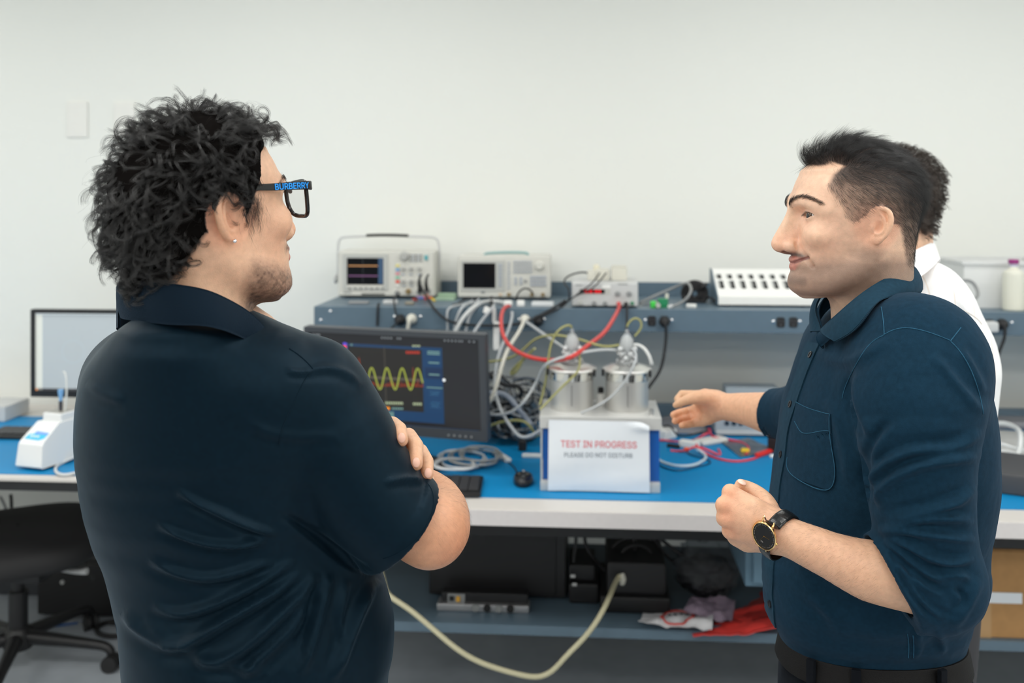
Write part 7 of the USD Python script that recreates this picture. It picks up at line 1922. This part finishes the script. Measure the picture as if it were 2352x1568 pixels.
hn = unit3(camdir(.66, .30, -.68)); hp_ = at(931, 1204, 1.165)
def sleeveLs_(P):
    s = chain(P, p3([(712, 905, 1.172), (760, 990, 1.168), (853, 1148, 1.165), (960, 1236, 1.175)]), [.066, .070, .0655, .0600], n=14)
    s = np.maximum(s, (P - hp_) @ hn)
    band = np.maximum(np.maximum(chain(P, p3([(853, 1148, 1.165), (960, 1236, 1.175)]), [.0668, .0612]), (P - hp_) @ hn), -((P - hp_) @ hn) - .020)
    s = np.minimum(s, band)
    return np.maximum(s, -np.maximum(armL(P) - .0025, -((P - hp_) @ hn) - .025))
sleeveLs = boxed(p3([(712, 905, 1.172), (960, 1236, 1.175)]), .09, sleeveLs_, .04)
def poloL(P):
    c = camspace(P)
    d = loft(c, levL, n=2.2)
    d = smin(d, chain(P, p3([(520, 838, 1.155), (640, 885, 1.150), (705, 908, 1.165)]), [.050, .064, .066]), .05)
    d = smin(d, chain(P, p3([(310, 860, 1.24), (292, 940, 1.29), (310, 1060, 1.38)]), [.055, .054, .05]), .05)
    return smin(d, sleeveLs(P), .012)
PV, PF = nets(poloL, A3(-.66, .98, .93), A3(.06, 1.62, 1.50), .0028)
PV = relax(PV, PF, 2, .5)
o_ = lambda L: [(150 + x / 3.213, 1080 + y / 3.213) for x, y in L]
foldsL = [
    (o_([(820, 150), (1000, 240), (1200, 340), (1420, 430), (1560, 470)]), .0050, 9),
    (o_([(680, 390), (850, 470), (1050, 530), (1300, 545), (1500, 500)]), .0050, 9),
    (o_([(620, 650), (800, 740), (1050, 790), (1300, 740), (1550, 670)]), .0045, 11),
    (o_([(650, 980), (850, 1050), (1100, 990), (1400, 840), (1700, 660)]), .0055, 11),
    (o_([(700, 1290), (900, 1270), (1150, 1130), (1450, 950), (1750, 720)]), .0065, 14),
    (o_([(430, 1040), (560, 1180), (720, 1280), (850, 1300)]), .0040, 14),
    (o_([(950, 1400), (1200, 1380), (1450, 1200), (1700, 950), (1880, 760)]), .0060, 15),
    (o_([(1300, 1540), (1500, 1330), (1680, 1150), (1800, 900)]), .0050, 14),
    ([(870, 1330), (820, 1420), (790, 1500), (760, 1566)], .0050, 12),
    ([(760, 1320), (735, 1400), (715, 1480), (690, 1550)], .0050, 12),
    ([(800, 1330), (785, 1400), (790, 1480)], .0035, 10),
    ([(560, 965), (640, 998), (700, 1003), (780, 1000)], .0020, 12),
    ([(200, 880), (240, 905), (290, 920)], .0020, 12),
    ([(700, 856), (740, 846), (785, 852), (830, 890)], .0022, 9),
    
    
    ([(655, 850), (690, 855), (715, 852)], .0018, 7),
    ([(880, 1110), (930, 1100), (975, 1102)], .0028, 8),
    ([(640, 1180), (720, 1225), (790, 1280), (850, 1305)], -.0040, 10),
    ([(420, 1500), (520, 1530), (620, 1540)], .0030, 12),
    ([(330, 1420), (400, 1470), (480, 1500)], .0030, 14),
]
PV = folds(PV, PF, [(a, b * (1.7 if abs(b) > .0039 else 1.2), c) for a, b, c in foldsL])
PV += vnormals(PV, PF) * (.0018 * (meshkit.fbm(PV * 16, 3, 5) - .5))[:, None]
polo = obj('polo_shirt', (PV, PF), polo_m, lp, 'black short sleeved polo shirt', smooth=True)
CP = Cloth(PV, PF)
for pts in ([(718, 853), (700, 872), (677, 920), (655, 966), (640, 1020)], [(664, 800), (695, 822), (719, 847)], [(984, 1112), (996, 1148), (985, 1195), (955, 1240), (915, 1270), (880, 1283)]):
    obj('seam', CP.seam(pts, .0006), polo_m, polo)
cu = [(274, 652, 1.185), (292, 648, 1.135), (330, 648, 1.098), (372, 650, 1.078), (420, 656, 1.070), (471, 667, 1.074), (520, 688, 1.090), (575, 722, 1.115), (608, 757, 1.13), (638, 792, 1.14)]
cl = [(281, 728, 1.195), (300, 733, 1.126), (334, 738, 1.090), (374, 743, 1.070), (420, 746, 1.060), (471, 749, 1.058), (515, 759, 1.066), (556, 776, 1.092), (600, 792, 1.118), (642, 802, 1.138)]
u, l = spline(p3(cu), 90), spline(p3(cl), 90)
t = np.linspace(0, 1, 14)[None, :, None]
g = u[:, None] * (1 - t) + l[:, None] * t
out = g - at(440, 700, 1.165); out[..., 2] = 0; out = unit3(out)
G = g + out * (.0035 * np.sin(np.pi * t) ** .8)
rib = _mats.get('polo_rib') or usdkit.material(stage, '/World/Looks/polo_rib', {'t': ('texture_coordinate', {}), 'w': ('wave_texture', {'scale': 190.0, 'distortion': .3, 'bands_direction': 'x'}) if False else ('noise_texture', {'scale': 900.0}),
    'b': ('bump', {'distance': .0004, 'strength': .9}), 'p': ('principled_bsdf', {'base_color': srgb(9, 26, 39), 'roughness': .75, 'sheen_weight': .06, 'specular_ior_level': .1, 'sheen_tint': (.45, .65, .9)})}, [('t.object', 'w.vector'), ('w.fac', 'b.height'), ('b.normal', 'p.normal')], surface='p.BSDF')
ribs = np.cos(np.arange(90 * 4) * math.pi)      # knitted ribs as real ridges round the collar
Gd = np.stack([CubicSpline(np.arange(90), G[:, j])(np.linspace(0, 89, 360)) for j in range(14)], 1)
od = Gd - at(440, 700, 1.165); od[..., 2] = 0; od = unit3(od)
Gd = Gd + od * (.00035 * ribs)[:, None, None]
obj('collar', sheet(Gd, .0042), rib, polo, 'ribbed polo collar', smooth=True)
inn = [(274, 655, 1.185), (310, 680, 1.245), (420, 705, 1.275), (530, 722, 1.265), (590, 735, 1.235), (630, 772, 1.19)]
u2 = spline(p3(inn), 50); G2 = np.stack([u2 - (0, 0, .05) * np.ones(3) * k for k in np.linspace(0, 1, 6)], 1)
obj('collar', sheet(G2, .003), rib, polo, smooth=True)
pp_ = at(636, 786, 1.19); obj('collar_button', disc(pp_, unit3(camdir(.3, -.6, .7)), .006, .003), btn, polo)
# trousers and shoes below the frame
c0, d0_, a0_, b0_ = levL[-1][1:5]
def trousL(P):
    c = camspace(P)
    d = loft(c, [(1.0, c0, d0_, a0_ - .012, b0_ - .014), (.9, c0, d0_, a0_ - .004, b0_ - .008), (.8, c0, d0_, a0_ - .004, b0_ - .01), (.74, c0, d0_, a0_ - .01, b0_ - .03)], n=2.3)
    for dx in (-.085, .085): d = smin(d, chain(c, [(c0 + dx, d0_, .80), (c0 + dx, d0_ - .01, .48), (c0 + dx * 1.05, d0_ + .01, .10)], [.10, .072, .060]), .04)
    return np.maximum(d, .03 - P[:, 2])
TV, TF = nets(trousL, A3(-.72, .95, .02), A3(.05, 1.5, 1.0), .008)
obj('trousers', (relax(TV, TF, 2, .5), TF), black_cloth, lp, 'dark trousers', smooth=True)
for dx in (-.09, .09):
    ico = trimesh.creation.icosphere(3, 1.0); v = ico.vertices * (.14, .048, .05); v[:, 2] = np.maximum(np.maximum(v[:, 2], -.02) + .022 - .018 * np.clip(v[:, 0] / .14, 0, 1), 0); v = v + (.05, 0, 0)
    x, d = c0 + dx, d0_ + .01
    obj('shoe', trimesh.Trimesh(tf(frame(A3(x * CY_ - d * SY_, x * SY_ + d * CY_, 0), camdir(.5, .85)), v), ico.faces, process=False), leather, lp, smooth=50)

# glasses -----------------------------------------------------------
gl_m = mat('glasses_black', (.008, .008, .009), .18)
gt = thing('glasses', 'black framed glasses with bright blue lettering on the temple arm', 'glasses')
gz = .016
def gp(x, y, z): return tf(ML, A3(x, y, z))
def rim(side):
    cy = side * .0335
    pts = [( .1175 - .006 * (abs(q) / .026) ** 2, cy + side * q, z) for q, z in ((-.022, .020), (0, .0225), (.022, .0215), (.0265, .016), (.0255, -.004), (.018, -.0165), (0, -.0195), (-.016, -.0165), (-.0225, -.004), (-.0235, .012))]
    return pts
for sd in (1, -1):
    P_ = np.array(rim(sd) + rim(sd)[:1]); ppts = spline(P_, 70)
    obj('rim', tube(tf(ML, ppts), .0026, 70, 10, smooth=False), gl_m, gt)
    inner = ppts[:-1]; c = inner.mean(0)
    n_ = len(inner); Vl = np.vstack([inner + (.0008, 0, 0), inner - (.0008, 0, 0), [c + (.0022, 0, 0)], [c + (.0006, 0, 0)]])
    i = np.arange(n_); j = (i + 1) % n_
    Fl = np.vstack([np.stack([i, j, np.full(n_, 2 * n_)], 1), np.stack([j + n_, i + n_, np.full(n_, 2 * n_ + 1)], 1), np.stack([i, i + n_, j + n_], 1), np.stack([i, j + n_, j], 1)])
    obj('lens', trimesh.Trimesh(tf(ML, Vl), Fl, process=False), film('lens_clear', (.97, .98, .98), .93, .03), gt, smooth=True)
    # temple arm from the hinge to the ear
    y0, y1 = sd * .0665, sd * .0790
    arm = [(.116, sd * .0620, .0175), (.110, sd * .0690, .0185), (.085, sd * .0730, .0200), (.055, sd * .0755, .0215), (.02, sd * .0785, .0235), (.006, sd * .0785, .0215), (-.010, sd * .0775, .010)]
    q_ = spline(np.array(arm), 60); hh = np.interp(np.linspace(0, 1, 60), [0, .1, .45, .75, 1], [.0052, .0052, .0042, .0028, .0022])
    t_ = unit3(np.gradient(q_, axis=0)); o_ut = unit3(np.cross(t_, (0, 0, 1.0))) * -sd * -1
    ring_ = np.stack([np.stack([q_[k] + o_ut[k] * a * .0016 + A3(0, 0, 1) * b * hh[k] for a, b in ((1, .8), (.6, 1), (-.6, 1), (-1, .8), (-1, -.8), (-.6, -1), (.6, -1), (1, -.8), (1, .8))]) for k in range(60)])
    k_, m_ = ring_.shape[:2]
    idx = lambda a, b: a * m_ + b
    Ff = []
    for a in range(k_ - 1):
        for b in range(m_ - 1): Ff += [(idx(a, b), idx(a + 1, b), idx(a + 1, b + 1)), (idx(a, b), idx(a + 1, b + 1), idx(a, b + 1))]
    for b in range(1, m_ - 2): Ff += [(idx(0, 0), idx(0, b), idx(0, b + 1)), (idx(k_ - 1, 0), idx(k_ - 1, b + 1), idx(k_ - 1, b))]
    tm = obj('temple_arm', trimesh.Trimesh(tf(ML, ring_.reshape(-1, 3)), Ff, process=False), gl_m, gt, smooth=40)
    if sd < 0:
        tx = text('BURBERRY', .0068, .0008, True); v = tx.vertices.copy(); Lx = .047; v[:, 0] *= Lx / np.ptp(tx.bounds[:, 0])
        xs = .0850 + v[:, 0]; yq = np.interp(-xs, -q_[:, 0], q_[:, 1]); zq = np.interp(-xs, -q_[:, 0], q_[:, 2])
        tx = trimesh.Trimesh(tf(ML, np.stack([xs, yq - .0016 - v[:, 2], zq + v[:, 1]], 1)), tx.faces, process=False)
        obj('lettering', tx, mat('bright_blue_print', srgb(20, 150, 240), .4, emit=.0), tm, smooth=False, label='bright blue lettering')
obj('bridge', tube([gp(.1172, -.0115, .010), gp(.1215, 0, .013), gp(.1172, .0115, .010)], .0024, 16), gl_m, gt)

# ------------------------------------------------------------------ the third man, mostly hidden
tp_ = thing('person', 'person in a white striped shirt with brown wavy hair, mostly hidden behind the navy shirt', 'person')
M3 = frame(at(2062, 473, 1.9), camdir(-.75, .66, -.12))
oT = dict(HEAD); oT['neck'] = ([(-.01, 0, -.03), (-.006, 0, -.1), (-.006, 0, -.16), (-.006, 0, -.20)], [.050, .047, .047, .048])
V, F_ = nets(head_sdf(oT), (-.115, -.105, -.20), (.14, .105, .125), .003)
rng = np.random.default_rng(99)
h3 = lambda P: np.clip((np.interp(P[:, 2], [-.075, -.03, -.0075, -.0065, .0148, .045, .072, .1], [-.05, -.034, -.027, .036, .050, .066, .066, .07]) - P[:, 0]) / .008, 0, 1) * np.clip((P[:, 2] + .07) / .02, 0, 1) * (np.hypot((P[:, 0] - .001) / .02, (P[:, 2] + .006) / .024) > 1)
C3 = tint_head(V, SKIN_R, oT, A3(*srgb(196, 120, 108)), None, scalp=lambda v: .97 * h3(v))
def body3(P):
    c = camspace(P); x0 = (2120 - CX) * 1.92 / F
    d = ell(c, (x0, 1.93, 1.18), (.10, .11, .27))
    d = smin(d, chain(c, [((2105 - CX) * 1.9 / F, 1.92, 1.36), ((2075 - CX) * 1.9 / F, 1.9, 1.45)], [.06, .04]), .03)
    x1 = x0 - .063
    for dx in (-.07, .07): d = smin(d, chain(c, [(x1 + dx, 1.95, .86), (x1 + dx, 1.94, .5), (x1 + dx, 1.95, .09)], [.06, .05, .04]), .03)
    d = smin(d, chain(c, [(x0 - .09, 1.99, 1.32), (x0 - .1, 2.1, 1.12), (x0 - .06, 2.3, 1.03), (x0 - .05, 2.4, 1.03)], [.045, .04, .032, .028]), .02)
    return d
q = A3(*at(2120, 700, 1.92)); CV, CF = nets(body3, q + (-.45, -.3, -1.4), q + (.35, .6, .2), .01)
BV, BF, BC = join([(tf(M3, V), F_, C3), (CV, CF, np.tile(SKIN_R, (len(CV), 1)))])
obj('body', (BV, BF), skin_mat('skin'), tp_, smooth=True, colors=BC)
eyes(tp_, M3, oT, 0)
brownh = hair_mat('brown_hair', (.032, .020, .013), .38)
o1, w1 = curly(V, F_, h3(V), lambda P: .008 + .008 * np.clip((P[:, 2] - .03) / .03, 0, 1), 1300, 9, rng, R=.0032, L0=.03, w0=.00020, npts=10, flowf=lambda p, n, r: A3(-.5, 0, -.8) + r.normal(0, .35, 3))
curves('hair', [tf(M3, q) for q in o1], w1, brownh, tp_, 'brown wavy hair')
stripe = usdkit.material(stage, '/World/Looks/striped_cotton', {'t': ('texture_coordinate', {}), 's': ('separate_xyz', {}), 'nz': ('noise_texture', {'scale': 6.0, 'detail': 1.0}), 'mm': ('math', {'math_type': 'multiply_add', 'value2': .02}), 'ml': ('math', {'math_type': 'multiply', 'value2': 24.0}), 'fr': ('math', {'math_type': 'fraction'}),
    'r': ('rgb_ramp', {'ramp': [(0, srgb(226, 216, 206)), (.035, srgb(226, 216, 206)), (.05, srgb(240, 240, 240)), (1, srgb(240, 240, 240))]}), 'wb': ('noise_texture', {'scale': 40.0, 'detail': 2.0}), 'b': ('bump', {'distance': .002, 'strength': .4}), 'p': ('principled_bsdf', {'roughness': .8})},
    [('t.object', 's.vector'), ('t.object', 'nz.vector'), ('nz.fac', 'mm.value1'), ('s.x', 'mm.value3'), ('mm.value', 'ml.value1'), ('ml.value', 'fr.value1'), ('fr.value', 'r.fac'), ('r.color', 'p.base_color'), ('t.object', 'wb.vector'), ('wb.fac', 'b.height'), ('b.normal', 'p.normal')], surface='p.BSDF')
lev3 = sections([(598, 2070, 2150, 1.92, .06), (618, 2045, 2188, 1.92, .09), (646, 2020, 2216, 1.92, .12), (680, 2000, 2237, 1.92, .135), (725, 1990, 2258, 1.93, .14), (784, 1985, 2285, 1.93, .14), (836, 1980, 2295, 1.93, .14), (880, 1975, 2292, 1.93, .135), (935, 1970, 2286, 1.93, .13), (1010, 1965, 2272, 1.93, .125), (1120, 1930, 2236, 1.94, .12), (1190, 1915, 2216, 1.94, .125)])
def shirt3(P):
    c = camspace(P); x0 = (2120 - CX) * 1.92 / F
    d = loft(c, lev3, n=2.3)
    s = chain(c, [(x0 - .09, 1.99, 1.34), (x0 - .1, 2.1, 1.12), (x0 - .08, 2.25, 1.05)], [.065, .055, .05])
    return smin(d, s, .03)
q = A3(*at(2120, 800, 1.92)); SV3, SF3 = nets(shirt3, q + (-.45, -.3, -.42), q + (.3, .42, .25), .004)
SV3 = folds(relax(SV3, SF3, 2, .5), SF3, [([(2240, 790), (2262, 850), (2276, 920)], .005, 8), ([(2262, 760), (2275, 800), (2282, 850)], -.004, 7), ([(2225, 720), (2250, 770), (2258, 830)], .004, 8), ([(2160, 640), (2200, 680), (2225, 740)], .003, 9)])
sh3 = obj('shirt', (SV3, SF3), stripe, tp_, 'white shirt with thin beige stripes', smooth=True)
C3c = Cloth(SV3, SF3)
for pts in ([(2150, 700), (2190, 706), (2230, 722), (2255, 745)], [(2207, 725), (2203, 740), (2200, 760)], [(2256, 760), (2258, 790), (2252, 820)]): obj('seam', C3c.seam(pts, .0009), mat('beige_thread', srgb(214, 204, 194), .8), sh3)
cu = [(2040, 610, 1.82), (2080, 588, 1.815), (2112, 570, 1.825), (2134, 559, 1.85), (2145, 557, 1.89), (2140, 565, 1.94), (2110, 580, 1.975)]
cl = [(2030, 680, 1.78), (2078, 658, 1.77), (2116, 634, 1.78), (2144, 610, 1.82), (2158, 596, 1.89), (2150, 610, 1.95), (2114, 625, 1.99)]
u, l = spline(p3(cu), 60), spline(p3(cl), 60); t = np.linspace(0, 1, 8)[None, :, None]
obj('collar', sheet(u[:, None] * (1 - t) + l[:, None] * t, .003), stripe, sh3, smooth=True)
def trous3(P):
    c = camspace(P); x0 = (2045 - CX) * 1.94 / F
    d = ell(c, (x0, 1.94, .9), (.140, .13, .17))
    for dx in (-.08, .08): d = smin(d, chain(c, [(x0 + dx, 1.95, .80), (x0 + dx, 1.94, .48), (x0 + dx, 1.95, .10)], [.095, .068, .058]), .04)
    return np.maximum(d, .03 - P[:, 2])
q = A3(*at(2045, 1000, 1.94)); q[2] = 0
TV, TF = nets(trous3, q + (-.3, -.3, .02), q + (.3, .3, 1.1), .01)
obj('trousers', (relax(TV, TF, 2, .5), TF), mat('grey_trousers', (.03, .03, .035), .85), tp_, smooth=True)
for dx in (-.08, .08):
    ico = trimesh.creation.icosphere(3, 1.0); v = ico.vertices * (.14, .048, .05); v[:, 2] = np.maximum(np.maximum(v[:, 2], -.02) + .022 - .018 * np.clip(v[:, 0] / .14, 0, 1), 0); v = v + (.05, 0, 0)
    x, d = (2045 - CX) * 1.94 / F + dx, 1.95
    obj('shoe', trimesh.Trimesh(tf(frame(A3(x * CY_ - d * SY_, x * SY_ + d * CY_, 0), camdir(-.2, 1)), v), ico.faces, process=False), leather, tp_, smooth=50)
